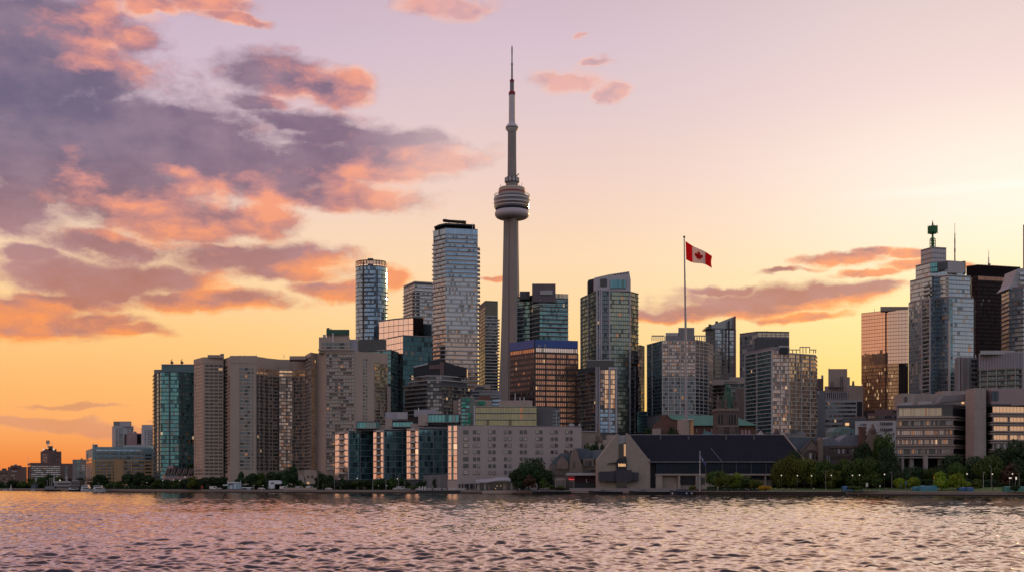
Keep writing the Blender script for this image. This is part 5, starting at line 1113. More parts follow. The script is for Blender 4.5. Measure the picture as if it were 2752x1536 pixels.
    for px in range(2366, 2398, 5): ext(b.e, 'window', [(px, 1140), (px, 1133), (px + 2.6, 1133), (px + 2.6, 1140)], 829.6, .8, C_dglass)
    for px in range(2366, 2398, 5): ext(b.e, 'window', [(px, 1156), (px, 1149), (px + 2.6, 1149), (px + 2.6, 1156)], 829.6, .8, C_dglass)
    b.bands(b.path(0, 0, .12, .28), 1134, 1164, 3, G_dark, 2, .6)
    b = Bd('red_brown_block', 'red brown stepped block below the gold tower', 'building', [(2332, 900), (2360, 895), (2412, 900)], 1108, C_brown); b.penthouse(2352, 2400, 1098, 1110, C_brown, 4); b.bands(b.path(), 1112, 1126, 1, G_dark, 3, .5)
    b = Bd('low_dark_block', 'low dark block with one lit window below the beige office', 'building', [(2264, 880), (2330, 880)], 1122, C_dgrey); ext(b.e, 'lit_window', [(2272, 1142), (2272, 1135), (2282, 1135), (2282, 1142)], 879, .6, M_warm); b.penthouse(2285, 2326, 1118, 1124, C_brown, 2)
right()
# ------------------------------------------------------------------ black roofed concrete building on the quay
def museum():
    Y = 668.0
    e = root_at('gable_building', 1880, Y, 'long building with vast black roof between concrete half gables and black glass wall', 'building', z=2.0)
    cc = pmat('board marked concrete', (0.30, .255, .215), .9, var=.16, scale=.25, streak=.35)
    ext(e, 'gable_wall', [(1606, 1313), (1606, 1233), (1612, 1226), (1628, 1204), (1645, 1182), (1656, 1168), (1662, 1163), (1662.5, 1313)], Y, 16, cc)
    ext(e, 'gable_wall', [(1683, 1313), (1683, 1162), (1687, 1163), (1740, 1231), (1747, 1232), (1747.5, 1313)], Y, 3.5, cc)
    ext(e, 'slot_glass', [(1662, 1262), (1662, 1190), (1684, 1188), (1684, 1262)], Y + 3, 2, C_dglass)
    ext(e, 'slot_panel', [(1662, 1192), (1662, 1168), (1684, 1168), (1684, 1188)], Y + 2.2, 3, C_lgrey)
    bands(e, [P(1676.5, Y + 2.8), P(1683, Y + 2.4)], Z(1191, Y), Z(1224, Y), 1, G_amber, .9, .98, .1, 'tall_window')
    ext(e, 'bay', [(1657, 1262), (1657, 1238), (1664, 1229), (1684, 1229), (1684, 1262)], Y - 1.2, 4, C_black)
    for i in range(6): ext(e, 'lit_window', [(1662 + 3.4 * i, 1252), (1662 + 3.4 * i, 1244 + (i % 2)), (1664.2 + 3.4 * i, 1244 + (i % 2)), (1664.2 + 3.4 * i, 1252)], Y - 1.5, .3, M_warm)
    bx = pmat('dark slate cladding', (.045, .045, .058), .7, var=.2)
    ext(e, 'projecting_box', [(1611, 1290), (1611, 1266), (1656, 1264), (1656, 1291), (1622, 1293)], Y - 4, 4, bx); ext(e, 'projecting_box', [(1656, 1293), (1656, 1261), (1698, 1261), (1698, 1290), (1690, 1293)], Y - 5.5, 5.5, bx); ext(e, 'projecting_box', [(1698, 1290), (1698, 1267), (1716, 1268), (1716, 1290)], Y - 3.5, 3.5, bx)
    ext(e, 'canopy_bar', [(1633, 1243.5), (1657, 1240.5), (1657, 1242.5), (1633, 1245)], Y - 1.5, 1.4, C_black)
    mb = MB()
    for px in (1609, 1716): mb.rbox(P(px, Y - 2.5), (1, 0), .15, .15, Z(1290, Y), Z(1254, Y))
    mb.build('balcony_post', C_dgrey, e)
    ext(e, 'ground_glass', [(1657, 1312), (1657, 1294), (1684, 1294), (1684, 1312)], Y - .4, .8, C_dglass)
    # roof: a real slope from eave to ridge
    ridge = Z(1167, Y + 20); 
    def at(px, y, z): x, yy = P(px, y); return (x, yy, z)
    Yr, Ye = Y + 18, Y - 1.0
    zr = Z(1167.5, Yr); ze = Z(1240, Ye)
    A, B, C, D = at(1690, Yr, zr), at(2107, Yr, zr), at(2165, Ye, ze), at(1747.5, Ye, ze)
    mb = MB(); up = .5
    mb.poly([A, B, C, D]); lo = [(p[0], p[1], p[2] - up) for p in (A, B, C, D)]; mb.poly(lo[::-1])
    for i in range(4):
        q = (A, B, C, D); mb.poly([q[i], q[(i + 1) % 4], lo[(i + 1) % 4], lo[i]])
    A2, B2 = at(1700, Yr + 18, ze), at(2130, Yr + 18, ze); mb.poly([A, B, B2, A2])
    mb.build('roof', C_roofd, e)
    for i in range(1, 46):
        t = i / 46; s0 = Vector(A).lerp(Vector(B), t) + Vector((0, 0, .06)); s1 = Vector(D).lerp(Vector(C), t) + Vector((0, 0, .06)); mb = MB(); mb.tube(s0, s1, .09, .09, 4, cap=False); mb.build('standing_seam', C_roofd, e)
    for t, h in ((.2, 1.0), (.38, .7), (.62, 1.1), (.8, .8)):
        c = Vector(A).lerp(Vector(B), t) + Vector((0, -3, -1.6)); mb = MB(); mb.box(c.x - .5, c.x + .5, c.y - .5, c.y + .5, c.z - 1.2, c.z + h); mb.build('roof_vent', C_dgrey, e)
    mb = MB(); mb.tube(at(1747.5, Ye, ze), at(2163, Ye, ze), .22, .22, 6); mb.build('gutter', C_grey, e)
    mb = MB(); mb.tube(at(1690, Yr, zr + .1), at(2107, Yr, zr + .1), .25, .25, 6); mb.build('ridge_cap', C_grey, e)
    mb = MB(); mb.tube(A, D, .3, .3, 6); mb.build('verge', cc, e)
    mb = MB(); mb.tube((B[0], B[1], B[2] + .2), (C[0], C[1], C[2] + .2), .45, .45, 6); mb.build('verge', C_tan2, e)
    t = .5; s0 = Vector(at(1910, (Yr + Ye) / 2, (zr + ze) / 2 + .2)); s1 = Vector(at(1941, Ye, ze + .15)); mb = MB(); mb.tube(s0, s1, .14, .14, 5); mb.build('roof_seam', C_grey, e)
    ext(e, 'glass_wall', [(1763, 1272), (1763, 1240.5), (2120, 1240.5), (2120, 1272)], Y, 2, pmat('ribbed black glass', (.010, .020, .032), .5, var=.3, scale=.4, spec=.2))
    for px in list(range(1790, 2120, 7)): ext(e, 'rib', [(px, 1271), (px, 1241), (px + .8, 1241), (px + .8, 1271)], Y - .25, .3, C_black)
    for px in (1896, 1940, 1978, 2018, 2058): ext(e, 'post', [(px, 1272), (px, 1241), (px + 2, 1241), (px + 2, 1272)], Y - .6, .5, C_dgrey)
    ext(e, 'recess', [(1747.5, 1312), (1747.5, 1240.5), (1763, 1240.5), (1763, 1312)], Y + 4, 1, C_black)
    ext(e, 'ledge', [(1762, 1276), (1762, 1271.5), (2120, 1271.5), (2120, 1276)], Y - 1.2, 3, cc)
    ext(e, 'base_wall', [(1763, 1314), (1763, 1276), (2120, 1276), (2120, 1314)], Y + 2.5, 1, cc)
    for px, w in ((1763, 17), (1822, 6), (1870, 8), (1885, 20), (2010, 3), (2056, 3), (2076, 3)): ext(e, 'pier', [(px, 1313), (px, 1276), (px + w, 1276), (px + w, 1313)], Y - .8, 3.2, cc)
    ext(e, 'opening', [(1828, 1300), (1828, 1280), (1870, 1280), (1870, 1300)], Y + 1.6, .8, C_black); ext(e, 'opening', [(1986, 1287), (1986, 1278), (2076, 1278), (2076, 1287)], Y + 1.6, .8, C_black)
    ext(e, 'shade_panel', [(1780, 1310), (1780, 1280), (1822, 1280), (1822, 1310)], Y + 1.8, .6, C_tan2)  # brown panel paints the shade inside this opening
    ext(e, 'window', [(1886, 1300), (1886, 1281), (1889, 1281), (1889, 1300)], Y - 1.1, .3, C_dglass); ext(e, 'window', [(1891, 1300), (1891, 1281), (1893.5, 1281), (1893.5, 1300)], Y - 1.1, .3, C_dglass)
    ext(e, 'downpipe', [(1871.5, 1312), (1871.5, 1274), (1873.5, 1274), (1873.5, 1312)], Y - 1.3, .3, C_metal)
    # back roof with hip, and stone gable house
    e = root_at('stone_house', 2182, 700, 'brown stone gabled house with big arch at the right end of the black roof', 'building', z=2)
    ext(e, 'wall', [(2150, 1310), (2150, 1213), (2182, 1178), (2206, 1214), (2206, 1310)], 700, 20, C_stone)
    ext(e, 'roof', [(2104, 1210), (2104, 1174), (2170, 1174), (2182, 1175), (2180, 1182), (2154, 1210)], 703, 18, C_slate); ext(e, 'roof', [(2182, 1175), (2203, 1174), (2210, 1186), (2210, 1206), (2205, 1210)], 703, 18, C_slate)
    for s in (-1, 1):
        mb = MB(); mb.tube(P(2182, 699.5, 1177), P(2182 + 28 * s, 699.5, 1214), .4, .4, 5); mb.build('verge', C_stoned, e)
    for r in (19, 15.5):
        mb = MB()
        pts = [P(2180 + r * math.cos(a), 699.4, 1226 - r * math.sin(a)) for a in [math.pi * i / 12 for i in range(13)]]
        for a, b in zip(pts, pts[1:]): mb.tube(a, b, .28, .28, 5)
        mb.build('arch', C_stoned, e)
    for px in (2168, 2176, 2184, 2192): ext(e, 'window', [(px, 1232), (px, 1220 - (3 if 2170 < px < 2190 else 0)), (px + 4, 1220 - (3 if 2170 < px < 2190 else 0)), (px + 4, 1232)], 699.6, .3, C_dglass if px != 2176 else C_white)
    ext(e, 'turret', [(2201, 1310), (2201, 1180), (2205, 1174), (2210, 1174), (2212, 1180), (2212, 1310)], 696, 5, C_stone)
    e = root_at('stone_terrace', 2290, 720, 'long brown stone terrace with shiny slate roof and round arched windows', 'building', z=2)
    ext(e, 'wall', [(2212, 1312), (2212, 1196), (2340, 1196), (2340, 1312)], 715, 22, C_stoned)
    ext(e, 'roof', [(2212, 1197), (2214, 1178), (2232, 1172), (2256, 1188), (2262, 1178), (2276, 1167), (2372, 1166), (2366, 1182), (2342, 1197)], 717, 18, pmat('shiny slate', (.16, .18, .22), .4, var=.25, scale=.3))
    for i in range(8):
        px = 2240 + 12 * i + (3 if i > 3 else 0)
        ext(e, 'arched_window', [(px, 1217), (px, 1208)] + [(px + 2.5 - 2.5 * math.cos(a), 1208 - 3 * math.sin(a)) for a in (.5, 1.0, 1.57, 2.1, 2.6)] + [(px + 5, 1208), (px + 5, 1217)], 714.5, .5, C_lgrey if i % 3 else C_dglass)
    for yy in (1200, 1221, 1226): ext(e, 'string_course', [(2230, yy + 1.2), (2230, yy), (2338, yy), (2338, yy + 1.2)], 714.3, .8, C_stone)
    for px in (2222, 2228): ext(e, 'lit_window', [(px, 1244), (px, 1222 + (px - 2222)), (px + 2.4, 1222), (px + 2.4, 1244)], 714.4, .4, C_lgrey)
    ext(e, 'chimney', [(2312, 1196), (2312, 1149), (2310, 1145), (2329, 1145), (2327, 1149), (2326, 1196)], 712, 4, C_brick)
    ext(e, 'chimney', [(2200, 1200), (2200, 1177), (2204, 1172), (2208, 1177), (2208, 1200)], 722, 3, C_stoned)
    ext(e, 'ornate_gable', [(2325, 1212), (2325, 1185), (2333, 1176), (2338, 1152), (2344, 1146), (2347, 1136), (2350, 1146), (2354, 1152), (2358, 1170), (2366, 1180), (2362, 1190), (2352, 1212)], 710, 3, C_stone)
    ext(e, 'gable_opening', [(2342, 1164), (2342, 1154), (2352, 1154), (2354, 1164)], 709.7, .4, C_stoned)
    gm = glass('conservatory glazing', (.10, .20, .20), (.26, .38, .36), frame=(.16, .2, .19), mw=.12, mh=.15, metal=.4, dark=.15, warm=0, curtain=.1)
    e = root_at('glass_conservatory', 2250, 745, 'pale green glazed conservatory roof rising behind the stone terrace', 'conservatory', z=2)
    ext(e, 'frame', [(2238, 1200), (2238, 1158), (2246, 1146), (2276, 1144), (2292, 1152), (2298, 1168), (2298, 1200)], 745, 16, pmat('verdigris frame', (.16, .24, .23), .5)); bands(e, [P(2237, 744.6), P(2262, 744.6)], Z(1160, 745), Z(1186, 745), 3, gm, 1.2, .98); bands(e, [P(2262, 744.5), P(2297, 744.7)], Z(1150, 745), Z(1168, 745), 3, gm, 1.5, .98)
    e = root_at('barrel_roof_hall', 2140, 760, 'low grey hall with barrel roof end behind the black roof', 'building', z=2)
    ext(e, 'wall', [(2118, 1180), (2118, 1164), (2140, 1158), (2150, 1156), (2160, 1158), (2166, 1165), (2168, 1180)], 760, 16, C_grey); ext(e, 'roof_rail', [(2125, 1163), (2125, 1157), (2148, 1154), (2148, 1157)], 758, .5, C_dgrey)
museum()

def old_houses():
    Y = 706.0
    e = root_at('stone_villa', 1540, Y, 'old stone villa with slate gables and pointed window beside the black roofed building', 'building', z=2.0)
    ext(e, 'wall', [(1479, 1314), (1479, 1248), (1520, 1246), (1610, 1250), (1610, 1314)], Y, 18, C_stone)
    ext(e, 'roof', [(1477, 1249), (1507, 1216), (1538, 1217), (1536, 1240), (1528, 1250)], Y + 1, 14, C_slate)
    ext(e, 'gable', [(1496, 1258), (1497, 1240), (1511, 1222), (1527, 1241), (1528, 1258)], Y - 1.5, 4, C_stone)
    ext(e, 'gable', [(1530, 1270), (1532, 1232), (1536, 1216), (1541, 1206), (1545, 1202), (1549, 1206), (1553, 1216), (1557, 1230), (1565, 1250), (1566, 1270)], Y - 3, 5, C_stone)
    ext(e, 'roof', [(1549, 1234), (1547, 1203), (1583, 1204), (1590, 1214), (1586, 1234)], Y + 3, 12, C_slate); ext(e, 'roof', [(1566, 1234), (1586, 1210), (1618, 1206), (1626, 1208), (1610, 1232)], Y + 5, 12, pmat('pale slate', (.15, .17, .19), .6))
    ext(e, 'pointed_window', [(1540, 1255), (1540, 1244), (1543, 1237), (1546, 1244), (1546, 1255)], Y - 3.3, .4, C_dglass)
    ext(e, 'dormer', [(1567, 1252), (1567, 1232), (1596, 1230), (1597, 1252)], Y - 1, 5, C_stone)
    for px in (1572, 1582): ext(e, 'window', [(px, 1250), (px, 1236), (px + 7, 1236), (px + 7, 1250)], Y - 1.3, .4, C_dglass)
    for px in (1484, 1490, 1501, 1508, 1515, 1521): ext(e, 'window', [(px, 1271), (px, 1258), (px + 3.4, 1258), (px + 3.4, 1271)], Y - .3, .4, C_dglass)
    for px in (1573, 1579, 1586, 1592, 1598): ext(e, 'window', [(px, 1268), (px, 1260), (px + 4, 1260), (px + 4, 1268)], Y - .3, .4, C_dglass)
    for px in (1534, 1541, 1548): ext(e, 'window', [(px, 1275), (px, 1267), (px + 3, 1267), (px + 3, 1275)], Y - 3.3, .4, C_dglass)
    ext(e, 'string_course', [(1479, 1276), (1479, 1274), (1530, 1274), (1530, 1276)], Y - .5, .6, C_stoned)
    ext(e, 'red_chimney', [(1517, 1218), (1516, 1206), (1523, 1209), (1531, 1216)], Y + 20, 4, C_brick)
    ext(e, 'porch', [(1491, 1310), (1491, 1288), (1497, 1283), (1520, 1284), (1520, 1310)], Y - 9, 8, C_beige)
    for px in (1494, 1499, 1504, 1509, 1514): ext(e, 'column', [(px, 1309), (px, 1288), (px + 2, 1288), (px + 2, 1309)], Y - 9.5, .5, C_stone)
    e = root_at('beige_hall', 1600, 760, 'plain beige blocks stepping up behind the stone villa', 'building', z=2)
    ext(e, 'wall', [(1583, 1215), (1583, 1190), (1622, 1190), (1622, 1215)], 760, 16, C_beige); ext(e, 'wall', [(1621, 1215), (1621, 1181), (1648, 1181), (1648, 1215)], 764, 16, C_tan); ext(e, 'wall', [(1632, 1190), (1632, 1167), (1660, 1167), (1660, 1190)], 790, 16, C_tan)
    e = root_at('beige_hall', 1583, 800, 'plain taupe hall right of the hotel slab, before the dark glass wing', 'building', z=2)
    ext(e, 'wall', [(1563, 1220), (1563, 1157), (1603, 1159), (1603, 1220)], 800, 20, C_tan2); ext(e, 'coping', [(1564, 1158), (1564, 1156), (1602, 1157), (1602, 1159)], 799, 1, C_lgrey)
    e = root_at('gothic_spire', 1609, 770, 'slender grey gothic stone spire in front of the framed glass wing', 'spire', z=2)
    ext(e, 'tower', [(1598, 1312), (1598, 1192), (1600, 1184), (1618, 1184), (1620, 1192), (1620, 1312)], 770, 5, C_stone)
    mb = MB(); x, y = P(1608, 772.5); mb.tube((x, y, Z(1188, 770)), (x, y, Z(1131, 770)), 2.1, .05, 8); mb.build('spire', C_stone, e)
    for px, t in ((1600, 1163), (1617, 1155), (1621, 1170), (1604, 1170)):
        mb = MB(); x, y = P(px, 770); mb.tube((x, y, Z(1190, 770)), (x, y, Z(t, 770)), .5, .04, 6); mb.build('pinnacle', C_stone, e)
    ext(e, 'lancet', [(1606, 1186), (1606, 1172), (1608, 1168), (1610, 1172), (1610, 1186)], 769.4, .3, C_stoned)
    # canopy with neon
    e = root_at('neon_canopy', 1565, 690, 'white flat canopy over a dark bar front with glowing red neon', 'kiosk', z=2)
    ext(e, 'canopy', [(1522, 1276), (1524, 1269), (1606, 1269), (1606, 1276)], 684, 8, C_lgrey); ext(e, 'wall', [(1545, 1308), (1545, 1276), (1606, 1276), (1606, 1308)], 689, 2, pmat('dark maroon wall', (.05, .02, .028), .7)); ext(e, 'hedge_base', [(1545, 1310), (1545, 1297), (1606, 1297), (1606, 1310)], 686.5, 1.2, C_black)
    ext(e, 'sign_panel', [(1526, 1285), (1526, 1275), (1545, 1275), (1545, 1285)], 685, .8, C_red)
    mb = MB(); p = lambda a, b: P(a, 684.6, b)
    for a, b in zip(((1529, 1287), (1531, 1285), (1533, 1288), (1536, 1286.5), (1539, 1287.5)), ((1531, 1285), (1533, 1288), (1536, 1286.5), (1539, 1287.5), (1543, 1286.5))): mb.tube(p(*a), p(*b), .18, .18, 5)
    mb.build('neon_sign', M_redl, e)
    mb = MB(); mb.tube(p(1576, 1286), p(1576, 1294), .18, .18, 5); mb.tube(p(1576, 1294), p(1580, 1294), .18, .18, 5); mb.build('hanging_mark', C_lgrey, e)
    mb = MB(); x, y = P(1542, 682); mb.tube((x, y, 2), (x, y, Z(1290, 682)), .12, .12, 6); mb.build('post', C_metal, e)
    # wavy roof pavilion
    e = root_at('wavy_pavilion', 1338, 712, 'glass waterfront pavilion under a wavy grey roof in front of the hotel slab', 'building', z=2)
    Y = 716; mb = MB(); n = 40
    def zt(px): return Z(1284 + 2.2 * math.sin((px - 1280) / 16.0) + (2.5 if px < 1290 else 0) + abs(px - 1338) * .05, Y)
    for i in range(n):
        a, b = 1279 + 122 * i / n, 1279 + 122 * (i + 1) / n
        for (y0, y1, k0, k1) in ((Y - 4, Y + 14, 0, .3),):
            p = [P(a, y0), P(b, y0), P(b, y1), P(a, y1)]; zz = [zt(a) - 1.2, zt(b) - 1.2, zt(b) + .6, zt(a) + .6]
            mb.poly([(p[j][0], p[j][1], zz[j]) for j in range(4)]); mb.poly([(p[j][0], p[j][1], zz[j] - .45) for j in (3, 2, 1, 0)])
            mb.poly([(p[0][0], p[0][1], zz[0]), (p[1][0], p[1][1], zz[1]), (p[1][0], p[1][1], zz[1] - .45), (p[0][0], p[0][1], zz[0] - .45)])
    mb.build('roof', C_lgrey, e)
    ext(e, 'glass_wall', [(1282, 1314), (1282, 1292), (1396, 1292), (1396, 1314)], Y, 10, C_dglass)
    for px, w, m in ((1282, 7, C_lgrey), (1301, 5, C_metal), (1313, 3, C_tan), (1352, 9, C_tan), (1372, 6, C_metal), (1390, 3, C_tan), (1394, 2, C_lgrey)): ext(e, 'panel', [(px, 1314), (px, 1293), (px + w, 1293), (px + w, 1314)], Y - .6, .5, m)
    for px, py in ((1335, 1303), (1345, 1303), (1331, 1310)): ext(e, 'lit_window', [(px, py + 2), (px, py), (px + 1.6, py), (px + 1.6, py + 2)], Y - .5, .3, M_warm)
    # copper roofed hall, church tower
    e = root_at('copper_roofed_hall', 1850, 840, 'red brick hall under pale green copper roofs at the foot of the giant flagpole', 'building', z=2)
    ext(e, 'wall', [(1795, 1180), (1795, 1142), (2030, 1142), (2034, 1180)], 836, 20, C_brick); ext(e, 'brick_gable', [(1757, 1180), (1757, 1141), (1778, 1126), (1778, 1114), (1795, 1113), (1825, 1122), (1826, 1180)], 834, 8, C_brick)
    ext(e, 'roof', [(1794, 1113.5), (1926, 1115), (1926, 1142), (1824, 1142), (1822, 1128), (1804, 1124)], 833, 14, C_copper); ext(e, 'roof', [(1983, 1142), (1983, 1121), (2006, 1129), (2021, 1136), (2038, 1142)], 833, 14, C_copper)
    ext(e, 'lean_to', [(1886, 1170), (1895, 1156), (1926, 1166), (1926, 1170)], 828, 5, pmat('blue green copper', (.12, .26, .28), .6)); ext(e, 'lean_to', [(1850, 1169), (1852, 1154), (1858, 1158), (1868, 1169)], 826, 5, pmat('pale blue copper', (.28, .4, .42), .6))
    ext(e, 'low_wall', [(1755, 1168), (1755, 1150), (1776, 1150), (1776, 1168)], 826, 6, C_beige)
    for px in (1992, 2001.5, 2011): ext(e, 'arched_window', [(px, 1168), (px, 1157)] + [(px + 3 - 3 * math.cos(a), 1157 - 4 * math.sin(a)) for a in (.6, 1.2, 1.57, 2, 2.6)] + [(px + 6, 1157), (px + 6, 1168)], 835.6, .5, C_rose)
    for px in (1872, 1892, 1912): ext(e, 'window', [(px, 1160), (px, 1150), (px + 2, 1150), (px + 2, 1160)], 835.6, .5, C_lgrey)
    e = root_at('white_gable', 2048, 800, 'small white gable with dark barge boards right of the copper roofed hall', 'building', z=2)
    ext(e, 'wall', [(2036, 1172), (2047, 1154), (2062, 1172)], 800, 8, C_white); ext(e, 'verge', [(2035, 1160), (2046, 1150), (2066, 1170), (2062, 1171), (2046, 1154), (2036, 1164)], 799, 1, C_black); ext(e, 'ridge_house', [(2082, 1172), (2085, 1162), (2090, 1152), (2096, 1162), (2098, 1172)], 805, 8, C_stoned)
    e = root_at('ventilation_drum', 1842, 812, 'rounded concrete drum with side painted as lit orange at the flagpole base', 'drum', z=2)
    cx, cy = P(1838, 815); mb = MB(); mb.lathe((cx, cy), [(4.4, 2), (4.4, Z(1127, 812)), (.01, Z(1126, 812))], 24); mb.build('drum', C_tan, e)
    ext(e, 'painted_lit_wall', [(1855, 1180), (1855, 1125), (1864, 1125), (1864, 1180)], 812, 5, pmat('concrete with painted sunlight', (.62, .33, .16), .8)); ext(e, 'top_slab', [(1836, 1128), (1838, 1124), (1862, 1124), (1864, 1127)], 811, 6, C_white)  # orange sunlight on this side is painted into the wall colour
    Y = 770; e = root_at('church_tower', 1955, Y, 'dark gothic church tower with green copper crown and four pinnacles', 'church tower', z=2)
    ext(e, 'tower', [(1926, 1312), (1926, 1096), (1984, 1096), (1984, 1312)], Y, 14, C_stoned)
    ext(e, 'cornice', [(1924, 1103), (1924, 1096), (1986, 1096), (1986, 1103)], Y - .7, 15, C_stone); ext(e, 'cornice', [(1926, 1146), (1926, 1142), (1985, 1142), (1985, 1146)], Y - .5, 1, C_stone)
    for px in (1931, 1938, 1958, 1966, 1974): ext(e, 'belfry_opening', [(px, 1137), (px, 1116), (px + 2.2, 1111), (px + 4.4, 1116), (px + 4.4, 1137)], Y - .3, .5, C_black)
    for px in (1936, 1943, 1956.5, 1963.5, 1971.5, 1979): ext(e, 'colonnette', [(px, 1138), (px, 1112), (px + 1.3, 1112), (px + 1.3, 1138)], Y - .7, .6, C_stone)
    for c0 in (1937, 1968):
        for yy in (1145, 1153, 1161): ext(e, 'buttress', [(c0 - 9, yy + 8), (c0 - 7, yy), (c0 + 7, yy), (c0 + 9, yy + 8)], Y - 2.2 - (yy - 1145) * .08, 2.4, C_stoned)
    for px, t, r in ((1930, 1056, 1.3), (1980, 1054, 1.3), (1950, 1060, 1.1), (1937, 1066, .9), (1973, 1070, .9)):
        mb = MB(); x, y = P(px, Y + (2 if px != 1950 else 0)); mb.tube((x, y, Z(1097, Y)), (x, y, Z((1097 + t) / 2 + 4, Y)), r, r * .8, 8); mb.tube((x, y, Z((1097 + t) / 2 + 4, Y)), (x, y, Z(t, Y)), r * 1.1, .04, 8); mb.build('pinnacle', C_stoned, e)
    x, y = P(1956, Y + 7); mb = MB(); mb.lathe((x, y), [(5.2, Z(1097, Y)), (4.0, Z(1085, Y)), (2.6, Z(1062, Y)), (2.2, Z(1050, Y)), (.1, Z(1048, Y))], 8); mb.build('copper_crown', C_copperd, e)
    for k in range(8):
        a = 2 * math.pi * (k + .5) / 8; mb = MB(); mb.tube((x + 5.3 * math.cos(a), y + 5.3 * math.sin(a), Z(1097, Y)), (x + 2.7 * math.cos(a), y + 2.7 * math.sin(a), Z(1058, Y)), .35, .3, 5); mb.build('crown_rib', C_copperd, e)
    for px, t in ((1951, 1014), (1962, 1033), (1956.5, 1024)):
        mb = MB(); xx, yy = P(px, Y + 6); mb.tube((xx, yy, Z(1064, Y)), (xx, yy, Z(1040, Y)), .7, .6, 6); mb.tube((xx, yy, Z(1042, Y)), (xx, yy, Z(t, Y)), .75, .04, 6); mb.build('lantern_spike', C_copperd, e)
    # low glazed building at left and dark hill walls
    e = root_at('skylight_building', 480, 895, 'low mauve building with rows of slanted skylights beside the teal tower', 'building', z=2)
    ext(e, 'wall', [(437, 1312), (440, 1278), (520, 1276), (520, 1312)], 892, 12, C_rose)
    for i in range(5): ext(e, 'skylight', [(443 + 15.5 * i, 1273), (449 + 15.5 * i, 1258), (459 + 15.5 * i, 1257), (454 + 15.5 * i, 1273)], 891, 4, C_dglass); ext(e, 'skylight_rib', [(441 + 15.5 * i, 1276), (448 + 15.5 * i, 1257), (450 + 15.5 * i, 1257), (443 + 15.5 * i, 1276)], 890, 6, C_rose)
    ext(e, 'roof_unit', [(450, 1258), (450, 1250), (466, 1249), (466, 1258)], 898, 5, C_rose)
    e = root_at('podium_wing', 842, 812, 'small beige low block at the foot of the tan apartments', 'building', z=2)
    ext(e, 'wall', [(802, 1296), (803, 1276), (817, 1280), (818, 1296)], 805, 8, C_beige); ext(e, 'wall', [(820, 1306), (820, 1272), (852, 1274), (856, 1306)], 806, 9, C_tan)
    for px, py in ((825, 1276), (836, 1276)): ext(e, 'window', [(px, py + 6), (px, py), (px + 6, py), (px + 6, py + 6)], 805.6, .4, C_dglass)
    x, y, z = P(828, 805, 1296); mb = MB(); mb.blob((x, y, z), (.9, .3, .4), 4); mb.build('lit_lamp', M_warm, e)
old_houses()

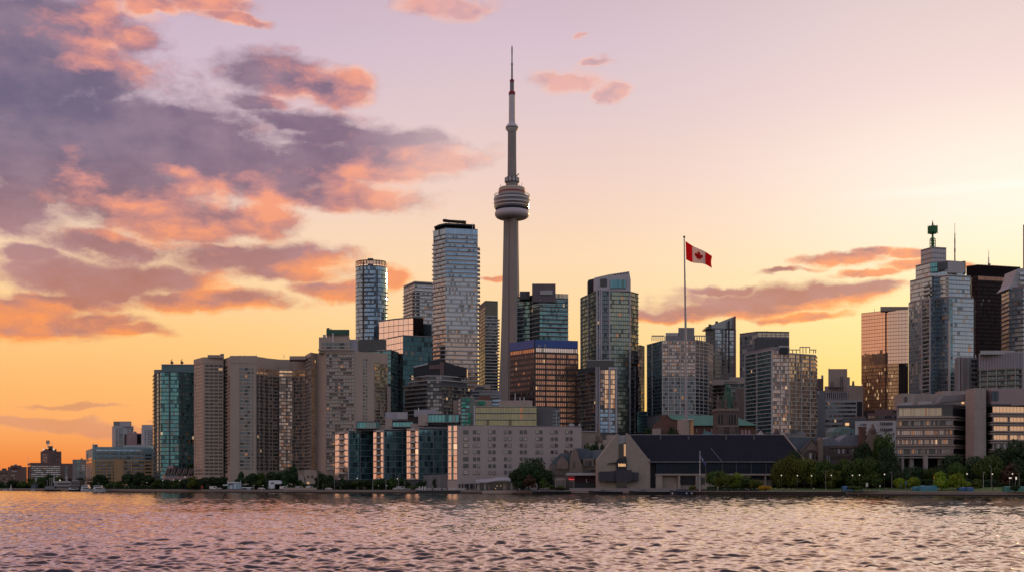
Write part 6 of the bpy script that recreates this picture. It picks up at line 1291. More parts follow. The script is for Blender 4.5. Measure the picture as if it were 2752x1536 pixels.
# ------------------------------------------------------------------ flags
def flags():
    Y = 800.0; red = pmat('flag red', (0.62, 0.018, 0.022), .8, var=.06, scale=.5); wh = pmat('flag white', (.62, .56, .56), .8, var=.05, scale=.5)
    for mm, cc_ in ((red, (.80, .02, .025)), (wh, (.80, .72, .72))):
        nn = NT(mm.node_tree); tr = nn.new('ShaderNodeBsdfTranslucent'); tr.inputs[0].default_value = (*cc_, 1); mx = nn.new('ShaderNodeMixShader'); mx.inputs[0].default_value = .6
        nn.put(mx.inputs[1], mm.node_tree.nodes['Principled BSDF'].outputs[0]); nn.put(mx.inputs[2], tr.outputs[0]); nn.l.new(mx.outputs[0], mm.node_tree.nodes['Material Output'].inputs[0])
    x, y = P(1843.5, Y); e = empty('giant_flagpole', (x, y, Z(1126, Y)), 'very tall tapering flagpole rising in front of the condominiums', 'flagpole')
    a, b = P(1844.5, Y, 1126), P(1838.8, Y, 638); mb = MB(); mid = [a[i] * .42 + b[i] * .58 for i in range(3)]
    x1, _, _ = P(1842.5, Y, 880)
    mb.tube(a, (x1, Y, Z(880, Y)), 1.05, .72, 10); mb.tube((x1, Y, Z(880, Y)), b, .72, .38, 10); mb.build('pole', pmat('pole steel', (.30, .30, .33), .45, metal=.3), e)
    mb = MB(); mb.blob((b[0], b[1], b[2] + .3), (.8, .8, .8), 5); mb.build('finial', C_dgrey, e)
    mb = MB(); mb.tube(P(1847, Y - .5, 1124), P(1841.5, Y - .5, 700), .05, .05, 4); mb.build('halyard', C_dgrey, e)
    # flag surface: u along fly, v down the hoist
    def S(u, v):
        px = 1842.4 + 1.5 * v + u * (71.5 - 1.5 * v) - 2.5 * math.sin(3.1 * v) * u ** 3
        top = 648 + 42 * (u ** 1.05) + 2.2 * math.sin(6.2 * u) - 3.5 * max(0, u - .85) * 6 * .4
        h = 47 - 14 * u + 2.5 * math.sin(5 * u + 1)
        yy = Y + 2.2 * math.sin(7.5 * u + .8 * v) * (u ** .6) + .3
        py = top + v * h
        return P(px, yy, py)
    f = empty('canadian_flag', S(0, 0), 'large red and white maple leaf flag streaming right from the giant flagpole', 'flag')
    def panel(name, u0, u1, mat):
        mb = MB(); n, m = 14, 14
        for s in (0, 1):
            for i in range(n):
                for j in range(m):
                    q = [S(u0 + (u1 - u0) * a / n, b / m) for a, b in ((i, j), (i + 1, j), (i + 1, j + 1), (i, j + 1))]
                    q = [(p[0], p[1] + s * .06, p[2]) for p in q]
                    mb.poly(q if s == 0 else q[::-1])
        mb.build(name, mat, f, smooth=True)
    panel('red_bar', 0, .25, red); panel('white_field', .25, .75, wh); panel('red_bar', .75, 1, red)
    half = [(0, 1.0), (.12, .74), (.28, .80), (.20, .36), (.44, .58), (.50, .44), (.80, .50), (.70, .28), (.84, .20), (.40, -.16), (.46, -.34), (.06, -.28), (.05, -.62)]
    leaf = half + [(-a, b) for a, b in reversed(half)][:-1]
    from mathutils.geometry import tessellate_polygon
    vs = [Vector((a, b, 0)) for a, b in leaf]; tris = tessellate_polygon([vs]); mb = MB()
    for off in (-.12, .18):
        for t in tris:
            # subdivide so the leaf follows the cloth
            T = [vs[i] for i in t]; N_ = 4
            for i in range(N_):
                for j in range(N_ - i):
                    def bc(p, q): return T[0] + (T[1] - T[0]) * (p / N_) + (T[2] - T[0]) * (q / N_)
                    for tri in ([(i, j), (i + 1, j), (i, j + 1)], [(i + 1, j), (i + 1, j + 1), (i, j + 1)] if i + j < N_ - 1 else None):
                        if tri:
                            pts = [bc(*k) for k in tri]; pp = [S(.5 + w.x * .21, .5 - (w.y - .18) * .42 * 1.0) for w in pts]
                            mb.poly([(p[0], p[1] + off, p[2]) for p in pp])
    mb.build('maple_leaf', red, f)
    # small waterfront flag
    Y = 606; x, y = P(1881, Y); e = empty('small_flagpole', (x, y, 2.0), 'white flagpole on the quay in front of the black glass wall', 'flagpole')
    mb = MB(); mb.tube((x, y, 2), (x, y, Z(1212, Y)), .22, .12, 8); mb.build('pole', C_white, e); mb = MB(); mb.blob((x, y, Z(1211, Y)), (.25, .25, .25), 4); mb.build('finial', C_lgrey, e)
    def S2(u, v): return P(1883 + 12.5 * u, Y + .4 * math.sin(6 * u), 1218 + 24 * u ** 1.2 + v * (13 + 3 * math.sin(3 * u)) - 3 * v * u)
    f = empty('blue_flag', S2(0, 0), 'limp blue and dark flag hanging from the white quay flagpole', 'flag'); n = 10
    for nm, v0, v1, m in (('dark_stripe', 0, .35, pmat('flag dark', (.04, .04, .07), .8)), ('blue_stripe', .35, .7, pmat('flag blue', (.06, .13, .42), .8)), ('dark_stripe', .7, 1, pmat('flag dark', (.04, .04, .07), .8))):
        mb = MB()
        for s in (0, 1):
            for i in range(n): q = [S2(i / n, v0), S2((i + 1) / n, v0), S2((i + 1) / n, v1), S2(i / n, v1)]; mb.poly([(p[0], p[1] + s * .04, p[2]) for p in q])
        mb.build(nm, m, f)
    mb = MB()
    for i in range(3): a = S2(.3 + .1 * i, .45); mb.box(a[0] - .2, a[0] + .2, a[1] - .08, a[1] + .12, a[2] - .35, a[2] + .1)
    mb.build('white_mark', C_white, f)
flags()
# ------------------------------------------------------------------ trees
def leafmat(name, c0, c1, trans=0.25):
    m = bpy.data.materials.new(name); m.use_nodes = True; n = NT(m.node_tree)
    b = m.node_tree.nodes['Principled BSDF']
    co = n.new('ShaderNodeTexCoord').outputs['Object']
    v = n.noise(co, .55, 4, .6); r = n.new('ShaderNodeObjectInfo').outputs['Random']
    wn = n.new('ShaderNodeTexWhiteNoise'); wn.noise_dimensions = '3D'; n.put(wn.inputs['Vector'], n.v('FLOOR', n.v('MULTIPLY', co, (2.2, 2.2, 2.2))))
    t = n.m('ADD', n.m('MULTIPLY', n.ss(v, .3, .7), .7), n.m('MULTIPLY', wn.outputs['Value'], .3))
    c = n.mix(t, c0, c1); h = n.new('ShaderNodeHueSaturation'); n.put(h.inputs['Color'], c); n.put(h.inputs['Value'], n.m('MULTIPLY_ADD', r, .5, .75)); n.put(h.inputs['Hue'], n.m('MULTIPLY_ADD', r, .03, .485))
    n.put(b.inputs['Base Color'], h.outputs[0]); b.inputs['Roughness'].default_value = .75; b.inputs['Specular IOR Level'].default_value = .25
    tr = n.new('ShaderNodeBsdfTranslucent'); n.put(tr.inputs[0], h.outputs[0]); mx = n.new('ShaderNodeMixShader'); mx.inputs[0].default_value = trans
    n.put(mx.inputs[1], b.outputs[0]); n.put(mx.inputs[2], tr.outputs[0]); n.l.new(mx.outputs[0], m.node_tree.nodes['Material Output'].inputs[0])
    return m
L_dark = leafmat('dark foliage', (.012, .028, .012), (.045, .085, .028), .1)
L_mid = leafmat('mid green foliage', (.022, .048, .012), (.10, .16, .03), .2)
L_lime = leafmat('lime green foliage', (.07, .12, .010), (.32, .42, .035), .3)
L_gold = leafmat('golden green foliage', (.05, .08, .014), (.17, .19, .03), .3)
L_red = leafmat('reddish foliage', (.03, .022, .012), (.13, .07, .035), .2)
L_yel = leafmat('yellow flowering foliage', (.20, .12, .01), (.62, .38, .04), .3)
M_bark = pmat('bark', (.05, .04, .033), .95, var=.3, scale=2)
def tree_proto(seed, mat, H=10.0, W=8.0, shape='round', trunk=.16, n=2900, leaf=.36):
    rnd = random.Random(seed)
    e = bpy.data.objects.new('tree', None); COL.objects.link(e)
    mb = MB(); th = H * trunk; r0 = H * .028
    bend = (rnd.uniform(-.3, .3), rnd.uniform(-.3, .3))
    mb.tube((0, 0, -.5), (bend[0], bend[1], th), r0, r0 * .75, 7); mb.tube((bend[0], bend[1], th), (bend[0] * 2, bend[1] * 2, H * .75), r0 * .75, r0 * .15, 6)
    lobes = []
    k = 13 if shape == 'round' else 9 if shape != 'column' else 6
    for i in range(k):
        a = 6.283 * i / k + rnd.uniform(-.4, .4); t = rnd.uniform(0, 1)
        if shape == 'round': rr = W * .5 * rnd.uniform(.42, .68); z = H * rnd.uniform(.26, .78); s = W * rnd.uniform(.16, .26)
        elif shape == 'dome': rr = W * .5 * rnd.uniform(.45, .75); z = H * rnd.uniform(.45, .66); s = W * rnd.uniform(.16, .22)
        elif shape == 'cone': rr = W * .42 * (1 - t) ; z = H * (.3 + .55 * t); s = W * .22 * (1.1 - t * .6)
        else: rr = W * .15; z = H * (.25 + .6 * i / k); s = W * .36
        lobes.append((rr * math.cos(a), rr * math.sin(a), z, s, s * rnd.uniform(.7, .95)))
        mb.tube((bend[0], bend[1], th * rnd.uniform(.9, 1.3)), (rr * .8 * math.cos(a), rr * .8 * math.sin(a), z), r0 * .4, r0 * .08, 5)
    lobes.append((0, 0, H * (.72 if shape != 'dome' else .66), W * .24, H * .22)); lobes.append((0, 0, H * .5, W * .3, H * .2))
    if shape == 'cone': lobes.append((0, 0, H * .88, W * .12, H * .12))
    tr = mb.build('trunk', M_bark, e)
    V = np.zeros((n, 4, 3)); tot = sum(l[3] ** 2 for l in lobes)
    pick = rnd.choices(lobes, [l[3] ** 2 for l in lobes], k=n)
    for i, l in enumerate(pick):
        u = Vector((rnd.gauss(0, 1), rnd.gauss(0, 1), rnd.gauss(0, 1))).normalized(); q = rnd.uniform(.55, 1.0) ** .6
        if rnd.random() < .10: q *= 1.22
        c = Vector((l[0] + u.x * l[3] * q, l[1] + u.y * l[3] * q, l[2] + u.z * l[4] * q))
        nn = (u + Vector((rnd.uniform(-1, 1), rnd.uniform(-1, 1), rnd.uniform(-.6, 1.0))) * .8).normalized(); a = nn.orthogonal().normalized(); b = nn.cross(a); an = rnd.uniform(0, 6.28); a, b = a * math.cos(an) + b * math.sin(an), b * math.cos(an) - a * math.sin(an)
        s = leaf * rnd.uniform(.5, 1.3)
        for j, (x, y) in enumerate(((-1, -.6), (.2, -.9), (1, .5), (-.3, .8))): V[i, j] = c + a * (x * s) + b * (y * s)
    me = bpy.data.meshes.new('crown'); me.from_pydata(V.reshape(-1, 3).tolist(), [], [(4 * i, 4 * i + 1, 4 * i + 2, 4 * i + 3) for i in range(n)]); me.materials.append(mat)
    cr = bpy.data.objects.new('crown', me); COL.objects.link(cr); cr.parent = e
    e['H'] = H; e['W'] = W
    return e
PRO = {}
def proto(kind, i):
    k = (kind, i)
    if k not in PRO:
        s = hash_(kind) + i * 13
        PRO[k] = {'dark': lambda: tree_proto(s, L_dark), 'mid': lambda: tree_proto(s, L_mid), 'lime': lambda: tree_proto(s, L_lime, leaf=.3), 'gold': lambda: tree_proto(s, L_gold),
                  'dome': lambda: tree_proto(s, L_lime if i == 0 else L_mid, H=7, W=9, shape='dome', trunk=.25), 'bush': lambda: tree_proto(s, L_mid if i else L_gold, H=7, W=10, shape='dome', trunk=.1),
                  'red': lambda: tree_proto(s, L_red), 'cone': lambda: tree_proto(s, L_dark, W=6, shape='cone'), 'column': lambda: tree_proto(s, L_dark, H=8, W=3.2, shape='column', n=900, leaf=.22), 'yellow': lambda: tree_proto(s, L_yel, H=4, W=9, shape='dome', trunk=.05, leaf=.25, n=1600),
                  'big': lambda: tree_proto(s, L_dark, H=16, W=16, n=5200, leaf=.42), 'biggold': lambda: tree_proto(s, L_gold, H=14, W=18, n=5200, leaf=.42), 'bigmid': lambda: tree_proto(s, L_mid, H=14, W=16, n=5200, leaf=.42)}[kind]()
        return PRO[k], True
    return PRO[k], False
def hash_(s): return sum(ord(c) * (i + 3) for i, c in enumerate(s)) % 997
RT = random.Random(11)
def tree(px, top, wpx, Y, kind, label, group=None, name='tree', cat='tree', var=None, base=None):
    """crown top at photo row `top`, crown width in photo pixels"""
    x, y = P(px, Y); g = gz(x, y) if base is None else base
    p, fresh = proto(kind, var if var is not None else RT.randrange(3 if kind in ('dark', 'mid') else 2))
    o = p if fresh else clone(p)
    o.name = name; h = Z(top, Y) - g; w = wpx / F * Y
    o.location = (x, y, g); o.scale = (w / p['W'], w / p['W'], h / (p['H'] * .97)); o.rotation_euler = (0, 0, RT.uniform(0, 6.28))
    return tag(o, label, cat, group)
def _sy(px):
    for (a, b), (c, d) in zip(SHORE, SHORE[1:]):
        if px <= c: return b + (d - b) * (px - a) / (c - a)
    return SHORE[-1][1]
ORD = ['leftmost', 'second', 'third', 'fourth', 'fifth', 'sixth', 'seventh', 'eighth', 'ninth', 'tenth', 'eleventh', 'twelfth', 'thirteenth', 'fourteenth', 'fifteenth', 'sixteenth', 'seventeenth', 'eighteenth']
def row(where, group, items):
    items = sorted(items, key=lambda t: t[0])
    desc = {'dark': 'dark green', 'mid': 'mid green', 'lime': 'bright lime green', 'gold': 'golden green', 'dome': 'domed green', 'bush': 'low bushy', 'red': 'reddish', 'cone': 'dark pointed', 'column': 'narrow dark', 'big': 'big dark', 'biggold': 'big golden green', 'bigmid': 'big green'}
    for i, (px, top, w, d, kind) in enumerate(items):
        o = ORD[i] + (' from the left' if i else '')
        tree(px, top, w, _sy(px) + d, kind, f'{desc[kind]} tree, {o} of those {where}', group)
row('along the far left shore', 'trees along the far left shore', [(-8, 1290, 40, 60, 'dark'), (35, 1286, 34, 50, 'dark'), (62, 1289, 30, 55, 'mid'), (88, 1281, 34, 60, 'mid'), (108, 1277, 34, 62, 'mid'), (133, 1270, 34, 55, 'dark'), (160, 1277, 36, 80, 'mid'), (186, 1282, 30, 90, 'dark'), (212, 1281, 26, 100, 'dark')])
row('before the ochre brick building', 'trees before the ochre brick building', [(254, 1288, 24, 38, 'dark'), (273, 1271, 46, 40, 'dark'), (300, 1292, 30, 30, 'mid'), (318, 1289, 26, 30, 'mid'), (346, 1268, 42, 30, 'dark'), (372, 1264, 40, 36, 'dark'), (397, 1274, 36, 30, 'dark')])
row('below the teal tower', 'trees below the teal tower', [(424, 1284, 36, 22, 'mid'), (448, 1285, 34, 24, 'dark'), (470, 1284, 34, 22, 'mid'), (494, 1284, 36, 20, 'dark'), (522, 1277, 40, 18, 'gold'), (548, 1279, 38, 24, 'dark'), (572, 1277, 38, 18, 'dark'), (596, 1277, 34, 24, 'dark')])
row('before the concave tan apartments', 'trees before the tan apartments', [(648, 1266, 34, 24, 'cone'), (678, 1268, 44, 22, 'dark'), (703, 1266, 36, 26, 'mid'), (735, 1263, 46, 22, 'dark'), (768, 1258, 46, 24, 'dark'), (788, 1250, 44, 30, 'cone'), (812, 1296, 26, 12, 'mid'), (843, 1298, 26, 14, 'dark'), (862, 1268, 36, 24, 'dark'), (884, 1272, 34, 20, 'dark'), (893, 1290, 26, 12, 'dark')])
row('before the three glass midrises', 'trees before the glass midrises', [(920, 1283, 30, 14, 'cone'), (940, 1288, 30, 14, 'dark'), (962, 1287, 34, 15, 'mid'), (985, 1286, 34, 14, 'dark'), (1012, 1284, 28, 16, 'mid'), (1032, 1282, 34, 14, 'dark'), (1052, 1280, 32, 18, 'mid'), (1075, 1281, 36, 14, 'dark'), (1094, 1292, 26, 12, 'dark'), (1130, 1290, 26, 18, 'dark')])
for px, w, t, l in ((1143, 9, 1284, 'left one of two small narrow trees before the pale ground floor panels'), (1168, 13, 1281, 'right, fuller one of two small narrow trees before the pale ground floor panels')): tree(px, t, w, 742, 'column', l, 'small trees before the glass midrises')
tree(1110, 1303, 40, 735, 'bush', 'low green hedge bush beside the white railing pontoon', None, 'bush', 'bush', 1)
tree(1408, 1236, 70, 694, 'big', 'big dark tree reaching over the right end of the hotel slab, left half', 'big trees before the hotel slab')
tree(1446, 1227, 82, 700, 'big', 'big dark tree between the hotel slab and the old stone villa', 'big trees before the hotel slab'); tree(1390, 1255, 40, 690, 'dark', 'smaller dark tree touching the wavy pavilion roof')
tree(1422, 1273, 38, 684, 'red', 'reddish round tree beside the wavy pavilion'); tree(1461, 1280, 28, 684, 'mid', 'small dome shaped dark tree left of the stone villa', var=2)
tree(1400, 1290, 26, 686, 'dark', 'small dark shrub tree at the right corner of the wavy pavilion'); tree(1483, 1300, 22, 682, 'bush', 'low shrub at the foot of the stone villa porch', None, 'bush', 'bush', 1); tree(1507, 1303, 22, 680, 'bush', 'low shrub below the left end of the neon canopy', None, 'bush', 'bush', 1)
row('behind the stone villa roofs', 'trees behind the stone villa', [(1577, 1185, 34, 85, 'mid'), (1602, 1179, 36, 90, 'dark'), (1620, 1187, 24, 85, 'dark'), (1650, 1168, 30, 110, 'mid')])
tree(1808, 1139, 38, 790, 'dark', 'round dark tree in front of the brick gable beside the concrete drum', var=1); tree(1746, 1142, 30, 860, 'dark', 'dark tree in the gap below the yellow sky strip', var=2)
tree(1862, 1303, 22, 612, 'bush', 'small lime bush on the quay beside the moored dark boat', None, 'bush', 'bush', 0)
row('before the black glass wall', 'willow bushes before the black glass wall', [(1925, 1258, 56, 16, 'bush'), (1950, 1267, 60, 14, 'bush'), (1978, 1266, 46, 16, 'lime'), (2006, 1276, 60, 14, 'mid'), (2030, 1284, 40, 12, 'bush')])
row('on the right lawn', 'golden trees on the lawn', [(2108, 1224, 80, 26, 'biggold'), (2128, 1206, 60, 45, 'big'), (2160, 1232, 84, 24, 'biggold'), (2205, 1234, 74, 28, 'bigmid'), (2238, 1256, 50, 22, 'gold'), (2262, 1232, 60, 34, 'bigmid')])
row('left of the terrace building', 'green trees left of the terrace building', [(2300, 1232, 84, 28, 'bigmid'), (2325, 1180, 70, 62, 'big'), (2348, 1228, 84, 26, 'bigmid'), (2375, 1164, 74, 66, 'bigmid'), (2390, 1190, 60, 58, 'big'), (2395, 1236, 80, 28, 'big'), (2440, 1250, 70, 34, 'big')])
tree(2421, 1280, 44, 595, 'dome', 'left, lower one of two clipped dome trees under the terrace building', 'clipped dome trees', var=0); tree(2453, 1277, 46, 592, 'dome', 'right one of two clipped dome trees under the terrace building', 'clipped dome trees', var=0)
tree(2530, 1261, 48, 575, 'lime', 'bright lime maple, left of the pair behind the blue tents', 'lime maples'); tree(2577, 1266, 54, 572, 'lime', 'bright lime maple, right of the pair behind the blue tents', 'lime maples')
row('at the right edge', 'dark trees at the right edge', [(2500, 1256, 60, 40, 'bigmid'), (2548, 1218, 90, 48, 'big'), (2572, 1240, 60, 36, 'bigmid'), (2612, 1222, 80, 44, 'big'), (2655, 1222, 84, 40, 'bigmid'), (2690, 1196, 90, 60, 'big'), (2722, 1240, 70, 34, 'red'), (2735, 1178, 110, 66, 'big'), (2765, 1230, 90, 36, 'big')])
row('above the skylight building', 'trees on the dark slope', [(440, 1262, 40, 66, 'dark'), (462, 1246, 46, 70, 'dark'), (492, 1240, 56, 74, 'dark'), (512, 1242, 40, 72, 'dark')])
tree(2056, 1303, 40, 600, 'yellow', 'yellow flowering shrub mass on the quay edge by the crowd', None, 'bush', 'bush', 0); tree(2295, 1302, 42, 588, 'bush', 'low green and red flower bush right of the blue quay tarpaulin', None, 'bush', 'bush', 1)
tree(2728, 1301, 26, 532, 'dark', 'small leafy shrub leaning over the quay before the green tents', None, 'bush', 'bush')
tree(2625, 1283, 30, 575, 'gold', 'small ochre green tree in the dark grove right of the lime maples')

# ------------------------------------------------------------------ lamps and posts
def lamp_proto():
    e = bpy.data.objects.new('street_lamp', None); COL.objects.link(e)
    mb = MB(); mb.tube((0, 0, 0), (0, 0, .5), .16, .12, 8); mb.tube((0, 0, .5), (0, 0, 7), .075, .05, 8); mb.build('post', C_dgrey, e)
    mb = MB(); mb.blob((0, 0, 7.3), (.3, .3, .3), 6); mb.build('globe', M_lamp, e, smooth=True); mb = MB(); mb.lathe((0, 0), [(.16, 6.95), (.2, 7.02), (.1, 7.05)], 8); mb.build('collar', C_dgrey, e)
    return e
LP = []
def lamp(px, top, Y, label):
    o = lamp_proto() if not LP else clone(LP[0]); LP.append(o); o.name = 'street_lamp'
    x, y = P(px, Y); g = gz(x, y); o.location = (x, y, g); o.scale = (1, 1, (Z(top, Y) - g) / 7.3); tag(o, label, 'street lamp', 'globe street lamps along the waterfront')
for i, (px, top) in enumerate(((2100, 1276), (2143, 1276.5), (2181, 1277), (2234, 1276), (2291, 1276), (2310, 1275), (2377, 1273))): lamp(px, top, _sy(px) + 12, f'globe street lamp on the right lawn, {ORD[i]} from the golden trees')
for i, (px, top) in enumerate(((2599, 1272), (2667, 1272.5), (2721, 1272), (2713, 1283))): lamp(px, top, _sy(px) + 12, ('globe street lamp just right of the lime maples', 'globe street lamp beside the person in white at right', 'taller globe lamp near the green tents', 'shorter globe lamp near the green tents')[i])
for i, (px, top) in enumerate(((682, 1303), (707, 1303), (772, 1303), (960, 1284), (1017, 1303), (1039, 1303), (1068, 1285))): lamp(px, top, _sy(px) + 8, ('small globe lamp behind the white kiosk', 'small globe lamp left of the white stage trailer', 'small globe lamp right of the white stage trailer', 'tall globe lamp before the left glass midrise', 'small globe lamp before the middle glass midrise', 'small globe lamp right of the middle glass midrise', 'tall globe lamp between the middle and right glass midrises')[i])
for i, (px, top) in enumerate(((336, 1306), (395, 1295), (437, 1289), (466, 1288), (483, 1290), (497, 1280))): lamp(px, top, _sy(px) + 8, f'small globe lamp before the dark trees left of the tan apartments, {ORD[i]} from the left')
for i, px in enumerate((1423, 1449, 1470)): lamp(px, 1304, _sy(px) + 9, f'low amber lit globe lamp left of the stone villa, {ORD[i]} of three')
def pole(px, top, Y, label, r=.11, arm=0, mat=None, name='pole'):
    x, y = P(px, Y); g = gz(x, y); e = empty(name, (x, y, g), label, 'pole'); z = Z(top, Y)
    mb = MB(); mb.tube((x, y, g), (x, y, z), r, r * .6, 7); mb.build('post', mat or C_metal, e)
    mb = MB()
    if arm: mb.tube((x, y, z - .1), (x + arm, y, z + .15), .06, .05, 5); mb.box(x + arm - (.5 if arm > 0 else 0), x + arm + (0 if arm > 0 else .5), y - .12, y + .12, z + .08, z + .22); mb.build('lamp_head', C_lgrey, e)
    else: mb.blob((x, y, z), (r * 1.5, r * 1.5, r * 1.5), 4); mb.build('cap', C_lgrey, e)
for px, top, d, lab, arm, r in ((899, 1290, 8, 'bare pole left of the left glass midrise', 0, .12), (1002, 1285, 7, 'pale pole at the corner of the middle glass midrise', 0, .16), (1037, 1288, 6, 'pale pole before the middle glass midrise', 0, .16), (1071, 1277, 7, 'grey mast with side box before the middle midrise', -.8, .12), (1088, 1283, 8, 'short pole left of the right glass midrise', 0, .1),
                            (1272, 1283, 8, 'left one of two white poles beside the wavy pavilion', 0, .13), (1275.5, 1283, 8, 'right one of two white poles beside the wavy pavilion', 0, .13), (2219, 1262, 12, 'bare pole among the golden trees', 0, .1), (2397, 1268, 13, 'hooked lamp pole left of the clipped dome trees', -.9, .1),
                            (2643, 1268, 13, 'pale pole with a lit box in the dark grove', .7, .14), (2664, 1252, 16, 'tall hooked lamp pole in the dark grove', -.8, .09), (2739, 1271, 11, 'bare pole above the green tents', 0, .09), (1144, 1290, 10, 'dark pole left of the pale panels', 0, .1), (1156, 1276, 10, 'dark pole between the two narrow trees', 0, .1), (1181, 1276, 10, 'dark pole before the pale panels', 0, .1), (1207, 1270, 10, 'dark pole before the hotel slab corner', 0, .13),
                            (868, 1296, 8, 'thin pole by the foot of the tan apartments', 0, .08), (855, 1280, 12, 'pole by the tan podium', 0, .08), (97, 1286, 30, 'grey mast beside the dark harbour shed', 0, .7), (127, 1290, 30, 'thin mast left of the ferry terminal', 0, .25), (134, 1284, 32, 'left mast before the ferry terminal', 0, .35), (139, 1284, 34, 'second mast before the ferry terminal', 0, .35), (1815, 1300, 6, 'short white bollard post near the moored boat', 0, .22), (1929, 1308, 4, 'white post on the rusty quay edge', 0, .22), (2512, 1278, 14, 'yellow topped pole before the lime maple', 0, .12)):
    pole(px, top, _sy(px) + d, lab, r, arm)

# ------------------------------------------------------------------ vehicles, tents, stalls, signs
def tent(px0, px1, top, bot, d, mat, label, name='tent', n=3):
    Y = _sy((px0 + px1) / 2) + d; x0, x1 = P(px0, Y)[0], P(px1, Y)[0]; g = 2.03; h = Z(top, Y) - g; e = empty(name, ((x0 + x1) / 2, Y, g), label, 'tent'); D = 4.0
    w = (x1 - x0) / n
    for k in range(n):
        mb = MB(); a, b = x0 + w * k + .04, x0 + w * (k + 1) - .04; m = 8; k2 = 1 - .06 * (k % 2)
        prof = [(Y - D / 2 + D / 2 * (1 - math.cos(math.pi * i / m)), g + .25 + (h * k2 - .25) * math.sin(math.pi * i / m) ** .45) for i in range(m + 1)]
        for (ya, za), (yb, zb) in zip(prof, prof[1:]): mb.poly([(a, ya, za), (b, ya, za), (b, yb, zb), (a, yb, zb)])
        for x in (a, b): mb.poly([(x, p, q) for p, q in prof] + [(x, Y + D / 2, g), (x, Y - D / 2, g)])
        mb.poly([(a, Y - D / 2, g), (b, Y - D / 2, g), (b, Y - D / 2, g + .25), (a, Y - D / 2, g + .25)])
        mb.build('cover', mat, e)
    mb = MB()
    for k in range(n + 1): mb.tube((x0 + w * k, Y - D / 2 - .1, g), (x0 + w * k, Y - D / 2 - .1, g + h * .7), .05, .05, 5)
    mb.build('frame', C_metal, e)
T_blue = pmat('blue tarpaulin', (.03, .11, .24), .5, var=.3, scale=.8); T_teal = pmat('teal tarpaulin', (.04, .20, .27), .5, var=.3, scale=.8); T_green = pmat('green tarpaulin', (.03, .17, .13), .55, var=.3, scale=.8)
tent(2264, 2291, 1304.5, 1317, 8, T_blue, 'small blue covered stall on the quay left of the white sign', n=2)
tent(2453, 2470, 1305.5, 1317, 8, T_teal, 'teal covered tent, left end of the long blue tent row', n=1); tent(2471, 2516, 1303, 1317, 8, T_teal, 'long teal and blue arched tent on the right quay', n=3)
tent(2578, 2594, 1307, 1317, 7, T_blue, 'left one of two small blue dome tents below the lime maples', n=1); tent(2597, 2613, 1307, 1317, 7, T_blue, 'right one of two small blue dome tents below the lime maples', n=1)
tent(2697, 2762, 1305, 1317, 8, T_green, 'green covered tent row at the right edge of the quay', n=4)
def sign(px, y0, y1, w, d, label, mat=C_white):
    Y = _sy(px) + d; x, y = P(px, Y); e = empty('sign_board', (x, y, 2), label, 'sign'); W = w / F * Y
    mb = MB(); mb.box(x - W / 2, x + W / 2, y - .1, y + .1, Z(y1, Y), Z(y0, Y)); mb.build('board', mat, e)
    mb = MB(); mb.tube((x - W * .4, y + .16, 2), (x - W * .4, y + .16, Z(y0, Y)), .06, .06, 5); mb.build('post', C_metal, e)
sign(2330, 1296.5, 1306, 5.5, 8, 'large blank white notice board on the right quay'); sign(2365, 1302, 1307, 3, 8, 'small white sign on a thin post, right quay'); sign(2421, 1300, 1306, 3, 9, 'small blue sign left of the blue pillar sign', T_blue); sign(2435, 1291, 1302, 3.2, 9, 'narrow blue pillar sign before the clipped dome trees', T_blue); sign(2716, 1281.5, 1284.5, 5, 10, 'small yellow lit sign near the right edge', M_lamp); sign(2731, 1280, 1287, 3.5, 10, 'small white lit sign near the right edge', M_lamp); sign(2511, 1277, 1287, 4, 12, 'orange yellow banner on a pole beside the lime maple', pmat('orange banner', (.65, .32, .04), .7)); sign(543, 1303, 1312, 5, 8, 'small red kiosk board before the dark trees', C_red)
